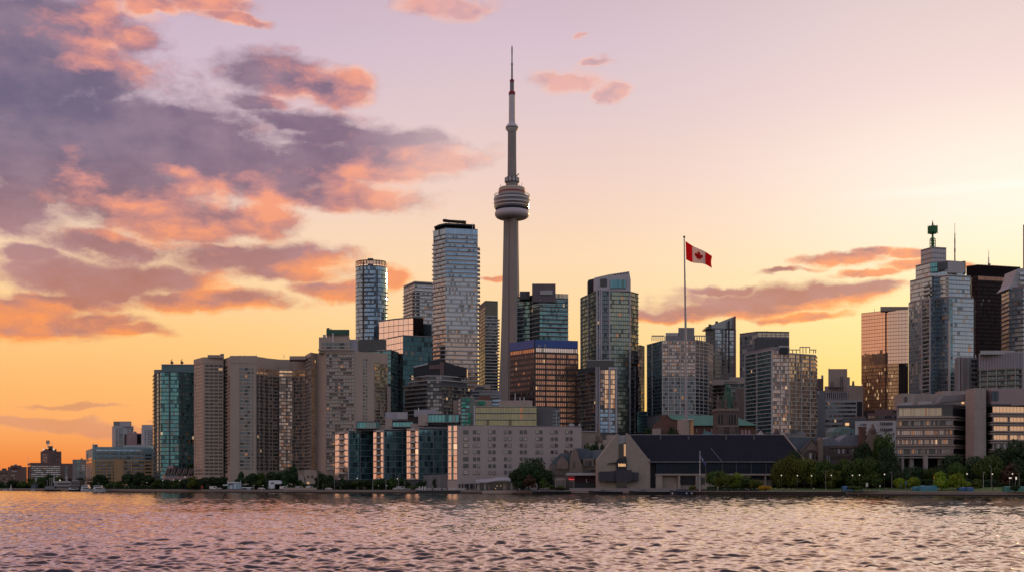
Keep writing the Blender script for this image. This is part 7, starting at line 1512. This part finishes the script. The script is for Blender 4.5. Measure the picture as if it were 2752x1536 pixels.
def kiosk():
    Y = _sy(625) + 9; e = root_at('white_kiosk', 625, Y, 'pale blue and white waterfront kiosk with side awning below the tan apartments', 'kiosk', z=2)
    pb = pmat('pale blue panels', (.28, .40, .46), .5, var=.25, scale=.8); pw = pmat('white kiosk panels', (.60, .64, .68), .5, var=.1)
    ext(e, 'body', [(612, 1313), (612, 1294), (648, 1296), (648, 1313)], Y, 4, pb); ext(e, 'front_box', [(611, 1308), (611, 1293.5), (638, 1293.5), (647, 1296), (612, 1297)], Y - .4, 4.4, pw); ext(e, 'awning', [(599, 1303.5), (599, 1300.5), (613, 1300.5), (613, 1303.5)], Y - 1, 3, pw); ext(e, 'window', [(614, 1301), (614, 1298), (626, 1298), (626, 1301)], Y - .6, .2, C_dglass)
    mb = MB(); x, y = P(646.5, Y); mb.tube((x, y, 2), (x, y, Z(1289, Y)), .16, .16, 6); mb.build('flue', C_white, e); ext(e, 'deck', [(606, 1315), (606, 1312), (650, 1312), (650, 1315)], Y - 1.4, 5, C_dgrey)
    for px in (619, 630): ext(e, 'door', [(px, 1313), (px, 1299), (px + 4, 1299), (px + 4, 1313)], Y - .2, .15, pw)
    Y = _sy(740) + 10; e = root_at('stage_trailer', 740, Y, 'white overhanging stage trailer with people gathered beneath it', 'trailer', z=2)
    ext(e, 'body', [(722, 1312), (722, 1290), (738, 1289), (738, 1300), (737, 1312)], Y, 4, pw); ext(e, 'overhang', [(738, 1299), (738, 1289), (752, 1289.5), (757, 1295), (755, 1299)], Y, 4, pw); ext(e, 'window', [(728, 1299), (728, 1295), (736, 1295), (736, 1299)], Y - .1, .2, C_dgrey); ext(e, 'under_panel', [(738, 1312), (738, 1300), (740, 1300), (740, 1312)], Y + 1, 2, C_dgrey)
    for px in (724, 734):
        mb = MB(); x, y = P(px, Y - .3); mb.tube((x, y - .1, 2.4), (x, y + .25, 2.4), .42, .42, 12); mb.build('wheel', C_black, e)
    Y = _sy(670) + 8; e = root_at('market_counter', 668, Y, 'long low pale counter with awning between the kiosk and the trailer', 'counter', z=2); ext(e, 'top', [(650, 1310), (650, 1307.5), (683, 1307.5), (683, 1310)], Y, 2, pw); ext(e, 'red_top_end', [(675, 1309.6), (675, 1307), (683, 1307), (683, 1309.6)], Y - .1, 2, C_rose)
    for px in (651, 662, 672, 681): ext(e, 'leg', [(px, 1314), (px, 1310), (px + 1, 1310), (px + 1, 1314)], Y + .2, .3, C_metal)
    ext(e, 'counter_front', [(664, 1314), (664, 1310), (674, 1310), (674, 1314)], Y + .1, .2, pb)
kiosk()
# white railing pontoon and dark barge floats
def pontoons():
    Y = _sy(1195) - 6; e = root_at('railing_pontoon', 1195, Y, 'long dark pontoon with bright white railing before the hotel slab', 'pontoon', z=0)
    mb = MB(); a, b = P(1117, Y)[0], P(1300, Y)[0]; mb.box(a, b, Y, Y + 6, -.6, 1.7); mb.build('hull', M_wet, e)
    mb = MB(); mb.box(a, b, Y - .1, Y + 6.1, 1.7, 1.95); mb.build('deck', C_dgrey, e)
    for (pa, pb_) in ((1118, 1199), (1207, 1254)):
        xa, xb = P(pa, Y)[0], P(pb_, Y)[0]; mb = MB(); n = int((xb - xa) / .8)
        for i in range(n + 1):
            x = xa + (xb - xa) * i / n
            if i % 7 != 5: mb.box(x - .17, x + .17, Y + .1, Y + .2, 1.95, 3.15)
        mb.box(xa, xb, Y + .05, Y + .25, 3.15, 3.3); mb.build('railing', C_white, e)
    for px in (1118, 1126, 1133):
        mb = MB(); x = P(px + 9, Y)[0]; mb.box(x - .35, x + .35, Y + 1, Y + 1.6, 1.95, 4.3); mb.build('booth_post', C_white, e)
    Yp = Y + 8
    e = root_at('terrace_fence', 1360, Yp, 'low pale green fence along the wavy pavilion terrace', 'fence', z=2)
    for k in range(9):
        xa, xb = P(1292 + 15 * k, Yp)[0], P(1305 + 15 * k, Yp)[0]; mb = MB(); mb.box(xa, xb, Yp, Yp + .1, 2.2, 3.6); mb.build('panel', pmat('pale green panel', (.15, .19, .19), .6), e)
    mb = MB(); xa, xb = P(1290, Yp)[0], P(1426, Yp)[0]; mb.box(xa, xb, Yp - .05, Yp + .15, 3.62, 3.72); mb.build('rail', C_metal, e)
    e = root_at('quay_steps', 1370, 706, 'pale stepped timber quay edge left of the moored dark boats', 'steps', z=1)
    mb = MB()
    for k in range(3): xa, xb = P(1297, 708)[0], P(1432, 700)[0]; mb.box(xa, xb, _sy(1365) - 3 + k * 1.2, _sy(1365) - 1.8 + k * 1.2, .2, 1.2 + .35 * k)
    mb.build('tread', C_tan, e)
pontoons()
def hull(px0, px1, Y, mat, label, sheer=1.2, free=1.4, cabin=None, name='boat', cat='boat', beam=4.5, stripe=None, flip=1):
    x0, x1 = P(px0, Y)[0], P(px1, Y)[0]; L = x1 - x0; e = empty(name, ((x0 + x1) / 2, Y, 0), label, cat)
    n = 14; ring = []
    for i in range(n + 1):
        t = i / n; u = t if flip > 0 else 1 - t
        w = beam / 2 * min(1, (1 - u) * 3.2) ** .7 * (.75 + .25 * min(1, u * 4)); z = free + sheer * (u ** 3) + .25 * (1 - u) ** 3
        ring.append((x0 + L * t, w, z))
    mb = MB()
    for (xa, wa, za), (xb, wb, zb) in zip(ring, ring[1:]):
        for s in (-1, 1):
            mb.poly([(xa, Y + s * wa, za), (xb, Y + s * wb, zb), (xb, Y + s * wb * .75, -.3), (xa, Y + s * wa * .75, -.3)])
    t0 = ring[0]; mb.poly([(t0[0], Y - t0[1], t0[2]), (t0[0], Y + t0[1], t0[2]), (t0[0], Y + t0[1] * .75, -.3), (t0[0], Y - t0[1] * .75, -.3)])
    t0 = ring[-1]; mb.poly([(t0[0], Y - t0[1], t0[2]), (t0[0], Y + t0[1], t0[2]), (t0[0], Y + t0[1] * .75, -.3), (t0[0], Y - t0[1] * .75, -.3)])
    mb.build('hull', mat, e)
    mb = MB()
    for (xa, wa, za), (xb, wb, zb) in zip(ring, ring[1:]): mb.poly([(xa, Y - wa, za - .12), (xb, Y - wb, zb - .12), (xb, Y + wb, zb - .12), (xa, Y + wa, za - .12)])
    mb.build('deck', C_dgrey, e)
    mb = MB()
    for (xa, wa, za), (xb, wb, zb) in zip(ring, ring[1:]): mb.tube((xa, Y - wa, za), (xb, Y - wb, zb), .09, .09, 5)
    mb.build('gunwale', stripe or C_grey, e)
    return e, x0, x1, L
def boats():
    bw = pmat('white boat paint', (.60, .62, .66), .35, var=.08)
    for (a, b, h, lab, dk) in ((186, 219, 1303, 'dark hulled tour boat with white wheelhouse, left one of three at the far left quay', 1), (219, 248, 1302, 'bright white two deck tour boat, middle of three at the far left quay', 0), (251, 285, 1303, 'white tour boat with long window, right one of three at the far left quay', 0)):
        Y = _sy((a + b) / 2) - 16; e, x0, x1, L = hull(a, b, Y, C_black if dk else bw, lab, .8, 1.3, beam=6)
        zt = Z(h, Y); z1 = 1.4; zm = z1 + (zt - z1) * .55
        mb = MB(); mb.prism([(x0 + L * .06, Y - 2.4), (x1 - L * .2, Y - 2.4), (x1 - L * .2, Y + 2.4), (x0 + L * .06, Y + 2.4)], z1, zm); mb.build('cabin', bw, e)
        mb = MB(); mb.prism([(x0 + L * (.1 if not dk else .35), Y - 2.1), (x1 - L * .32, Y - 2.1), (x1 - L * .32, Y + 2.1), (x0 + L * (.1 if not dk else .35), Y + 2.1)], zm, zt); mb.build('upper_deck', bw if not dk else C_grey, e)
        mb = MB(); mb.box(x0 + L * .25, x1 - L * .24, Y - 2.46, Y - 2.41, z1 + (zm - z1) * .35, z1 + (zm - z1) * .85); mb.build('window', C_dglass, e)
        mb = MB(); mb.box(x0 + L * .14, x1 - L * .36, Y - 2.16, Y - 2.11, zm + (zt - zm) * .3, zm + (zt - zm) * .75); mb.build('upper_window', C_dglass, e)
        mb = MB(); mb.tube((x0 + L * .4, Y, zt), (x0 + L * .4, Y, zt + 2.5), .1, .05, 5); mb.build('mast', C_metal, e)
        if dk: mb = MB(); mb.box(x0 + L * .02, x1 - L * .02, Y - 2.8, Y + 2.8, zm + .1, zm + .5); mb.build('canopy', C_black, e)
    Y = _sy(30) - 22; e, x0, x1, L = hull(24, 36, Y, bw, 'tiny sailing dinghy with one white sail at the far left', .2, .5, beam=1.6); mb = MB(); mb.tube((x0 + L * .6, Y, .5), (x0 + L * .6, Y, 6.2), .06, .04, 5); mb.build('mast', C_metal, e); mb = MB(); mb.poly([(x0 + L * .55, Y, .9), (x0 + L * .12, Y + .1, 1.0), (x0 + L * .55, Y, 6.0)]); mb.poly([(x0 + L * .55, Y + .04, .9), (x0 + L * .12, Y + .14, 1.0), (x0 + L * .55, Y + .04, 6.0)]); mb.build('sail', C_white, e)
    for a, b, lab in ((8, 20, 'low white motorboat at the extreme left shore'), (83, 95, 'low white motorboat before the dark harbour shed')):
        Y = _sy(a) - 12; e, x0, x1, L = hull(a, b, Y, bw, lab, .3, .8, beam=2.2); mb = MB(); mb.box(x0 + L * .3, x0 + L * .65, Y - .7, Y + .7, .8, 1.7); mb.build('cabin', bw, e); mb = MB(); mb.box(x0 + L * .34, x0 + L * .6, Y - .75, Y - .71, 1.15, 1.5); mb.build('window', C_dglass, e)
    Y = _sy(150) - 10; e, x0, x1, L = hull(122, 190, Y, C_black, 'long low dark barge before the ferry terminal', .2, 1.2, beam=6, name='barge', cat='barge')
    # dark moored boats centre
    for a, b, lab, fl in ((1430, 1580, 'long low black moored barge before the stone villa', 1), (1582, 1690, 'long dark moored barge before the concrete gable', -1), (1690, 1800, 'low dark barge with rust coloured deck load before the black building', -1)):
        Y = _sy((a + b) / 2) - 5; e, x0, x1, L = hull(a, b, Y, M_wet, lab, .7, 1.5, beam=5, name='barge', cat='barge', flip=fl)
        mb = MB(); mb.box(x0 + L * .15, x0 + L * .55, Y - 1.5, Y + 1.5, 1.5, 1.95); mb.build('deck_load', C_brown if a > 1600 else C_dgrey, e)
        mb = MB(); mb.box(x0 + L * .3, x0 + L * .42, Y - 1.2, Y + 1.2, 1.95, 2.5); mb.build('hatch', C_stoned, e)
    Y = _sy(1830) - 7; e, x0, x1, L = hull(1801, 1862, Y, pmat('dark blue hull', (.012, .02, .045), .4), 'dark blue moored motor yacht beside the lime bush', .9, 1.7, beam=4.5, flip=-1)
    mb = MB(); mb.prism([(x0 + L * .25, Y - 1.5), (x0 + L * .75, Y - 1.5), (x0 + L * .7, Y + 1.5), (x0 + L * .3, Y + 1.5)], 1.7, 2.9); mb.build('cabin', pmat('navy cabin', (.02, .035, .07), .4), e); mb = MB(); mb.box(x0 + L * .3, x0 + L * .7, Y - 1.56, Y - 1.52, 2.1, 2.6); mb.build('window', C_dglass, e)
    for k in (.08, .7, .92): mb = MB(); mb.blob((x0 + L * k, Y - 2.3, .8), (.38, .38, .5), 5); mb.build('fender', C_white, e)
    mb = MB(); mb.tube((x0 + L * .45, Y, 2.9), (x0 + L * .45, Y, 6.0), .07, .04, 5); mb.build('mast', C_metal, e)
boats()
def terminal():
    Y = 1040; e = root_at('ferry_terminal', 165, Y, 'low white ferry terminal with flat roof, glass band and masts at the far left', 'building', z=2)
    wm = pmat('terminal white', (.36, .38, .40), .6); ext(e, 'wall', [(145, 1315), (145, 1296), (188, 1296), (188, 1315)], Y, 16, wm); ext(e, 'roof', [(144, 1296), (144, 1291), (188, 1291), (188, 1296)], Y - 1, 18, C_lgrey); ext(e, 'window_band', [(155, 1300.5), (155, 1297), (187, 1297), (187, 1300.5)], Y - .3, .5, C_dglass); ext(e, 'lower_window_band', [(146, 1310), (146, 1305), (187, 1305), (187, 1310)], Y - .3, .5, C_dglass)
    ext(e, 'ramp', [(119, 1315), (121, 1306), (140, 1304), (146, 1304), (146, 1315)], Y - 2, 8, C_grey)
    for px, t in ((145, 1276), (143, 1281), (177, 1272), (180, 1276)): ext(e, 'mast', [(px - 1, 1296), (px - 1, t), (px + 1.5, t), (px + 1.5, 1296)], Y - .5, .8, C_lgrey)
    for px, py in ((161, 1289), ): x, y, z = P(px, Y - 1.5, py); mb = MB(); mb.blob((x, y, z), (.6, .6, .6), 5); mb.build('lamp', M_lamp, e)
    e = root_at('harbour_shed', 90, 1080, 'small dark slanted harbour shed at the far left shore', 'shed', z=2); ext(e, 'wall', [(83, 1313), (84, 1298), (96, 1294), (96, 1313)], 1080, 6, C_slate); ext(e, 'roof', [(82.5, 1299), (96.5, 1293.5), (96.5, 1294.6), (82.5, 1300)], 1079, 8, C_dgrey)
    e = root_at('harbour_office', 205, 1020, 'grey blue box building between the ferry terminal and the tour boats', 'building', z=2); ext(e, 'wall', [(188, 1315), (188, 1293), (213, 1288), (213, 1315)], 1010, 12, C_grey); ext(e, 'roof_rail', [(193, 1290), (193, 1288), (210, 1288), (210, 1290)], 1009, .5, C_lgrey); ext(e, 'window_band', [(192, 1300), (192, 1295), (210, 1295), (210, 1300)], 1009.6, .5, C_dglass)
terminal()
# railings along the quay
def rail(px0, px1, label, mat, d=2.0, h=1.1, step=2.0):
    e = root_at('quay_railing', (px0 + px1) / 2, _sy((px0 + px1) / 2) + d, label, 'railing', z=2); a, b = P(px0, _sy(px0))[0], P(px1, _sy(px1))[0]
    n = max(2, int((b - a) / step)); pts = [(a + (b - a) * i / n, shoreY(a + (b - a) * i / n) + d) for i in range(n + 1)]
    mb = MB()
    for x, y in pts: mb.tube((x, y, 2.0), (x, y, 2.06 + h), .06, .06, 4)
    mb.build('posts', mat, e)['kind'] = 'stuff'
    for z in (h, h * .55):
        mb = MB()
        for p, q in zip(pts, pts[1:]): mb.tube((p[0], p[1], 2.06 + z), (q[0], q[1], 2.06 + z), .05, .05, 4)
        mb.build('rail', mat, e)
C_tealm = pmat('teal painted steel', (.05, .13, .13), .5)
rail(1895, 2040, 'teal quay railing before the willow bushes', C_tealm); rail(2336, 2450, 'teal quay railing before the clipped dome trees', C_tealm, 3); rail(1620, 1880, 'grey quay railing before the concrete gables', C_grey, 3)
def walls():
    for a, b, lab in ((1530, 1800, 'long low grey parapet wall before the concrete gables'), (760, 860, 'low pale block wall with vehicles behind, below the tan apartments')):
        e = root_at('low_wall', (a + b) / 2, _sy((a + b) / 2) + 4, lab, 'wall', z=2); n = 8; mb = MB()
        for i in range(n):
            xa, xb = P(a + (b - a) * i / n, _sy(a) + 4)[0], P(a + (b - a) * (i + 1) / n, _sy(a) + 4)[0]
            mb.prism([(xa, shoreY(xa) + 4), (xb, shoreY(xb) + 4), (xb, shoreY(xb) + 4.4), (xa, shoreY(xa) + 4.4)], 2.0, 3.3)
        mb.build('wall', C_grey if a > 1000 else M_conc, e); mb = MB()
        for i in range(n):
            xa, xb = P(a + (b - a) * i / n, _sy(a) + 4)[0], P(a + (b - a) * (i + 1) / n, _sy(a) + 4)[0]
            mb.prism([(xa, shoreY(xa) + 3.9), (xb, shoreY(xb) + 3.9), (xb, shoreY(xb) + 4.5), (xa, shoreY(xa) + 4.5)], 3.3, 3.42)
        mb.build('coping', M_conc, e)
walls()
# parked cars and vans on the promenade
def car_proto(kind, mat):
    e = bpy.data.objects.new('parked_' + kind, None); COL.objects.link(e)
    L, H, Wd = (4.5, 1.45, 1.75) if kind == 'car' else (5.6, 2.3, 2.0)
    body = [(-L / 2, .3), (-L / 2, .85), (-L * .42, .95), (-L * .3, H), (L * .12, H), (L * .28, .98), (L * .47, .85), (L / 2, .6), (L / 2, .3)] if kind == 'car' else [(-L / 2, .35), (-L / 2, H * .96), (-L * .47, H), (L * .22, H), (L * .36, 1.25), (L * .48, 1.05), (L / 2, .8), (L / 2, .35)]
    mb = MB(); A = [(x, -Wd / 2, z) for x, z in body]; B = [(x, Wd / 2, z) for x, z in body]; mb.poly(A); mb.poly(B[::-1])
    for i in range(len(A)): j = (i + 1) % len(A); mb.poly([A[i], A[j], B[j], B[i]])
    mb.build('body', mat, e)
    win = [(-L * .36, .98), (-L * .28, H - .1), (L * .1, H - .1), (L * .22, .98)] if kind == 'car' else [(L * .02, 1.25), (L * .02, H - .25), (L * .2, H - .25), (L * .31, 1.25)]
    for s in (-1, 1): mb = MB(); mb.poly([(x, s * (Wd / 2 + .01), z) for x, z in win]); mb.build('side_window', C_dglass, e)
    for x in (-L * .31, L * .31):
        for s in (-1, 1): mb = MB(); mb.tube((x, s * (Wd / 2 - .2), .33), (x, s * (Wd / 2 + .03), .33), .33, .33, 12); mb.build('wheel', C_black, e)
    return e
VP = {}
for i, (px, d, kind, mn, lab) in enumerate(((575, 7, 'van', 'white', 'white van parked left of the white kiosk'), (588, 6, 'car', 'pale', 'pale car parked just left of the white kiosk'), (703, 6, 'car', 'white', 'white car parked left of the stage trailer'), (764, 8, 'van', 'white', 'white van parked right of the stage trailer'), (785, 8, 'car', 'pale', 'pale car behind the low block wall'), (806, 8, 'van', 'pale', 'pale van behind the low block wall'), (834, 8, 'van', 'white', 'white van before the tan podium'), (884, 6, 'car', 'white', 'white car at the foot of the left glass midrise'), (1066, 6, 'car', 'white', 'white car before the middle glass midrise'), (1078, 6, 'van', 'pale', 'pale van before the middle glass midrise'), (1100, 7, 'car', 'pale', 'pale car beside the hedge bush'))):
    k = (kind, mn); m = C_white if mn == 'white' else C_lgrey
    if k not in VP: VP[k] = o = car_proto(kind, m)
    else: o = clone(VP[k])
    o.name = 'parked_' + kind; Y = _sy(px) + d; x, y = P(px, Y); o.location = (x, y, 2.02); o.rotation_euler = (0, 0, math.radians((px * 7) % 20 - 10)); tag(o, lab, kind, 'vehicles parked along the left promenade')

# ------------------------------------------------------------------ people
def person_mesh(pose):
    J = {'pelvis': (0, 0, .93), 'chest': (0, .01, 1.28), 'neck': (0, 0, 1.48), 'head': (0, -.02, 1.60), 'top': (0, 0, 1.72), 'sl': (-.18, 0, 1.42), 'sr': (.18, 0, 1.42), 'hl': (-.09, 0, .90), 'hr': (.09, 0, .90)}
    st = .22 if pose == 'walk' else .04
    J.update(kl=(-.10, -st * .6, .50), al=(-.10, -st, .09), tl=(-.10, -st - .16, .04), kr=(.10, st * .3, .50), ar=(.10, st * 1.1, .10), tr=(.10, st * 1.1 - .14, .04))
    J.update(el=(-.25, st * .5, 1.15), wl=(-.25, st * .3 - .08, .92), fl=(-.25, st * .3 - .12, .80), er=(.25, -st * .5, 1.15), wr=(.25, -st * .8 - .08, .93), fr=(.25, -st * .9 - .12, .81))
    if pose == 'sit':
        for k in J: J[k] = (J[k][0], J[k][1], J[k][2] - .45)
        J.update(kl=(-.12, -.42, .5), al=(-.12, -.45, .09), tl=(-.12, -.6, .04), kr=(.12, -.42, .5), ar=(.12, -.46, .09), tr=(.12, -.6, .04), wl=(-.2, -.25, .55), fl=(-.18, -.33, .54), wr=(.2, -.25, .55), fr=(.18, -.33, .54), el=(-.24, -.02, .72), er=(.24, -.02, .72))
    E = [('pelvis', 'chest'), ('chest', 'neck'), ('neck', 'head'), ('head', 'top'), ('chest', 'sl'), ('sl', 'el'), ('el', 'wl'), ('wl', 'fl'), ('chest', 'sr'), ('sr', 'er'), ('er', 'wr'), ('wr', 'fr'), ('pelvis', 'hl'), ('hl', 'kl'), ('kl', 'al'), ('al', 'tl'), ('pelvis', 'hr'), ('hr', 'kr'), ('kr', 'ar'), ('ar', 'tr')]
    R = dict(pelvis=.13, chest=.15, neck=.055, head=.095, top=.06, sl=.06, sr=.06, el=.042, er=.042, wl=.03, wr=.03, fl=.035, fr=.035, hl=.09, hr=.09, kl=.06, kr=.06, al=.042, ar=.042, tl=.035, tr=.035)
    names = list(J); me = bpy.data.meshes.new('person'); me.from_pydata([J[k] for k in names], [(names.index(a), names.index(b)) for a, b in E], [])
    o = bpy.data.objects.new('person_rig', me); COL.objects.link(o); sk = o.modifiers.new('skin', 'SKIN'); o.modifiers.new('sub', 'SUBSURF').levels = 1
    sv = me.skin_vertices[0].data
    for i, k in enumerate(names): sv[i].radius = (R[k], R[k] * .8); sv[i].use_root = (k == 'pelvis')
    dg = bpy.context.evaluated_depsgraph_get(); ev = o.evaluated_get(dg); m = bpy.data.meshes.new_from_object(ev); bpy.data.objects.remove(o); m.name = 'person'
    zs = .45 if pose == 'sit' else 0
    return m, zs
PM = {}
def person(px, d, pose, cloth, label, z=2.03, hair=True, rz=0):
    skin = pmat('skin', (.42, .25, .18), .6); hm = pmat('dark hair', (.03, .022, .02), .7)
    cols = {'white': (.7, .68, .66), 'dark': (.03, .03, .04), 'blue': (.08, .14, .3), 'red': (.35, .05, .05), 'tan': (.4, .28, .18), 'pink': (.6, .38, .36)}
    k = (pose, cloth)
    if k not in PM:
        m, zs = person_mesh(pose); tr = pmat('trousers', (.04, .045, .06), .8); sh = pmat('shirt ' + cloth, cols[cloth], .8)
        for q in (skin, sh, tr): m.materials.append(q)
        for p in m.polygons:
            c = p.center; zz = c.z + (0 if not zs else .45); p.use_smooth = True
            p.material_index = 2 if (zz < .98 and abs(c.x) < .2 and not (zs and c.z > .62)) else (1 if zz < 1.47 and not (abs(c.x) > .2 and zz < 1.0) else 0)
        mb = MB(); mb.blob((0, .015, 1.66 - zs), (.105, .115, .10), 5); PM[k] = (m, mb, hm, [])
    m, mb, hm, hs = PM[k]
    o = bpy.data.objects.new('person', m); COL.objects.link(o); Y = _sy(px) + d; x, y = P(px, Y); o.location = (x, y, z); o.rotation_euler = (0, 0, rz)
    if not hs: h = mb.build('hair', hm); hs.append(h)
    else: h = hs[0].copy(); COL.objects.link(h)
    h.name = 'hair'; h.parent = o
    tag(o, label, 'person', 'people on the waterfront'); return o
PP = [(345, 6, 'stand', 'white', 'person in white standing alone before the dark trees at far left'), (306, 4, 'stand', 'white', 'left one of two people in white right of the tour boats'), (310, 4, 'walk', 'dark', 'person in dark clothes right of the tour boats'),
      (719, 4, 'stand', 'white', 'person in white, left end of the group by the stage trailer'), (725, 4, 'stand', 'dark', 'person in dark clothes in the group by the stage trailer'), (728.5, 3.5, 'walk', 'pink', 'person in pink in the group by the stage trailer'), (733, 4, 'stand', 'white', 'person in white under the stage trailer overhang'), (738, 4, 'stand', 'blue', 'person in blue at the right end of the trailer group'),
      (915, 4, 'stand', 'white', 'person in white by the left glass midrise trees'), (939, 4, 'walk', 'dark', 'dark dressed walker before the left glass midrise'), (961, 4, 'stand', 'white', 'person in white, left one of the pair before the left midrise'), (965, 4, 'stand', 'dark', 'person in dark clothes beside the one in white before the left midrise'), (977, 4, 'walk', 'white', 'tall person in white walking before the left midrise'), (981, 4, 'stand', 'pink', 'person in pink beside the walker before the left midrise'), (1001, 4, 'stand', 'white', 'person in white by the pale corner pole'),
      (1087, 4, 'walk', 'white', 'person in white walking by the pale van'), (1130, -3, 'stand', 'blue', 'person in blue standing on the railing pontoon'),
      (1948, 5, 'stand', 'tan', 'person in tan behind the teal railing, leftmost'), (1985, 5, 'walk', 'tan', 'person in tan walking behind the teal railing'), (2005, 5, 'stand', 'pink', 'person in pink standing behind the teal railing'), (2011, 3.2, 'sit', 'white', 'person in white sitting on the rusty quay edge'), (2022, 5, 'stand', 'tan', 'person in tan at the right end of the teal railing'), (2034, 5, 'walk', 'pink', 'person in pink left of the yellow shrub'),
      (2084, 8, 'stand', 'white', 'person in white standing behind the yellow shrub'), (2096, 7, 'sit', 'tan', 'seated person in tan, left of the crowd on the lawn edge'), (2100, 7, 'sit', 'white', 'seated person in white in the crowd on the lawn edge'), (2105, 8, 'stand', 'pink', 'standing person in pink in the crowd on the lawn edge'), (2110, 7, 'stand', 'tan', 'standing person in tan in the crowd on the lawn edge'), (2115, 7, 'sit', 'pink', 'seated person in pink in the crowd on the lawn edge'), (2120, 8, 'stand', 'white', 'standing person in white in the crowd on the lawn edge'), (2126, 7, 'sit', 'tan', 'seated person in tan near the right end of the lawn crowd'), (2131, 7, 'sit', 'white', 'seated person in white near the right end of the lawn crowd'), (2136, 7, 'stand', 'tan', 'standing person in tan at the right end of the lawn crowd'),
      (2186, 4, 'walk', 'white', 'person in white, left one of a couple walking on the lawn'), (2189, 4, 'walk', 'pink', 'person in pink, right one of a couple walking on the lawn'), (2291, 9, 'stand', 'tan', 'person in tan above the blue covered stall'), (2382, 5, 'stand', 'pink', 'person in pink by the joint of the two right quay walls'), (2440, 6, 'stand', 'tan', 'person in tan left of the long teal tent'), (2450, 6, 'stand', 'white', 'person in white at the left end of the teal tent'), (2568, 6, 'stand', 'white', 'person in white left of the blue dome tents'), (2606, 12, 'stand', 'white', 'person in white above the right blue dome tent'), (2669, 9, 'stand', 'red' if False else 'dark', 'small dark figure on the lawn by the leaning lamp pole'), (2675, 9, 'walk', 'white', 'tall person in white on the lawn near the green tents')]
for i, (px, d, pose, cl, lab) in enumerate(PP): person(px, d, pose, cl, lab, rz=(i * 1.7) % 6.28, z=2.03 if px != 1130 else 1.96)
# small moored things on the right quay: crates, bollards, buoy
def bits():
    for px, mat, lab in ((2279 + 56, C_ochre, 'small wooden crate on the quay edge right of the white notice board'), (2381, C_rose, 'small pinkish box on the quay at the wall joint'), (2315, T_blue, 'small blue drum on the quay beside the flower bush')):
        Y = _sy(px) + 3; x, y = P(px, Y); e = empty('crate', (x, y, 2.03), lab, 'crate'); mb = MB(); mb.box(x - .6, x + .6, y - .4, y + .4, 2.03, 2.8); mb.build('box', mat, e)
        mb = MB()
        for s in (-.6, 0, .6): mb.box(x + s - .06, x + s + .06, y - .45, y + .45, 2.03, 2.86)
        mb.build('batten', C_dgrey, e)
    for px, lab in ((2006, 'white life ring on the rusty quay wall, left one'), (2051, 'white life ring on the rusty quay wall, right one'), (2279, 'white ladder mark at the right end of the rusty quay'), (2307, 'pale mooring ladder on the grey quay joint')):
        Y = _sy(px) - .5; x, y = P(px, Y); e = empty('quay_marker', (x, y, 1), lab, 'life ring' if px < 2100 else 'ladder'); mb = MB()
        if px < 2100:
            for i in range(12): a, b = i * math.pi / 6, (i + 1) * math.pi / 6; mb.tube((x + .35 * math.cos(a), y, 1.1 + .35 * math.sin(a)), (x + .35 * math.cos(b), y, 1.1 + .35 * math.sin(b)), .1, .1, 6)
            mb.build('ring', C_white, e)
        else:
            for s in (-.3, .3): mb.tube((x + s, y, -.2), (x + s, y, 2.4), .06, .06, 5)
            for k in range(6): mb.tube((x - .3, y, .1 + .35 * k), (x + .3, y, .1 + .35 * k), .05, .05, 5)
            mb.build('ladder', C_beige, e)
bits()

def undergrowth(px0, px1, d, h, name, mat, n, leaf=.4, lift=0):
    rnd = random.Random(int(px0)); fs = []; vs = []
    for i in range(n):
        px = rnd.uniform(px0, px1); Y = _sy(px) + d + rnd.uniform(-2.5, 2.5); x, y = P(px, Y)
        hh = h * (.55 + .45 * mnoise.noise(Vector((x * .12, y * .1, 3.1)))  + .25)
        c = Vector((x, y, 2 + lift + hh * rnd.uniform(0, 1) ** .8)); a = Vector((rnd.gauss(0, 1), rnd.gauss(0, 1), rnd.gauss(0, 1))).normalized(); b = a.orthogonal().normalized(); k = len(vs)
        vs += [tuple(c + a * leaf), tuple(c + b * leaf), tuple(c - a * leaf), tuple(c - b * leaf)]; fs.append((k, k + 1, k + 2, k + 3))
    me = bpy.data.meshes.new(name); me.from_pydata(vs, [], fs); me.materials.append(mat); o = bpy.data.objects.new(name, me); COL.objects.link(o); tag(o, kind='stuff')
undergrowth(2075, 2790, 33, 5.0, 'undergrowth', L_dark, 16000, .5, 1.2)
undergrowth(245, 900, 24, 3.4, 'undergrowth', L_dark, 14000, .5)
undergrowth(905, 1100, 17, 3.2, 'undergrowth', L_dark, 5000, .4)
undergrowth(-20, 230, 66, 3.6, 'undergrowth', L_dark, 7000, .6)
undergrowth(1900, 2060, 14, 2.6, 'undergrowth', L_mid, 3500, .35)
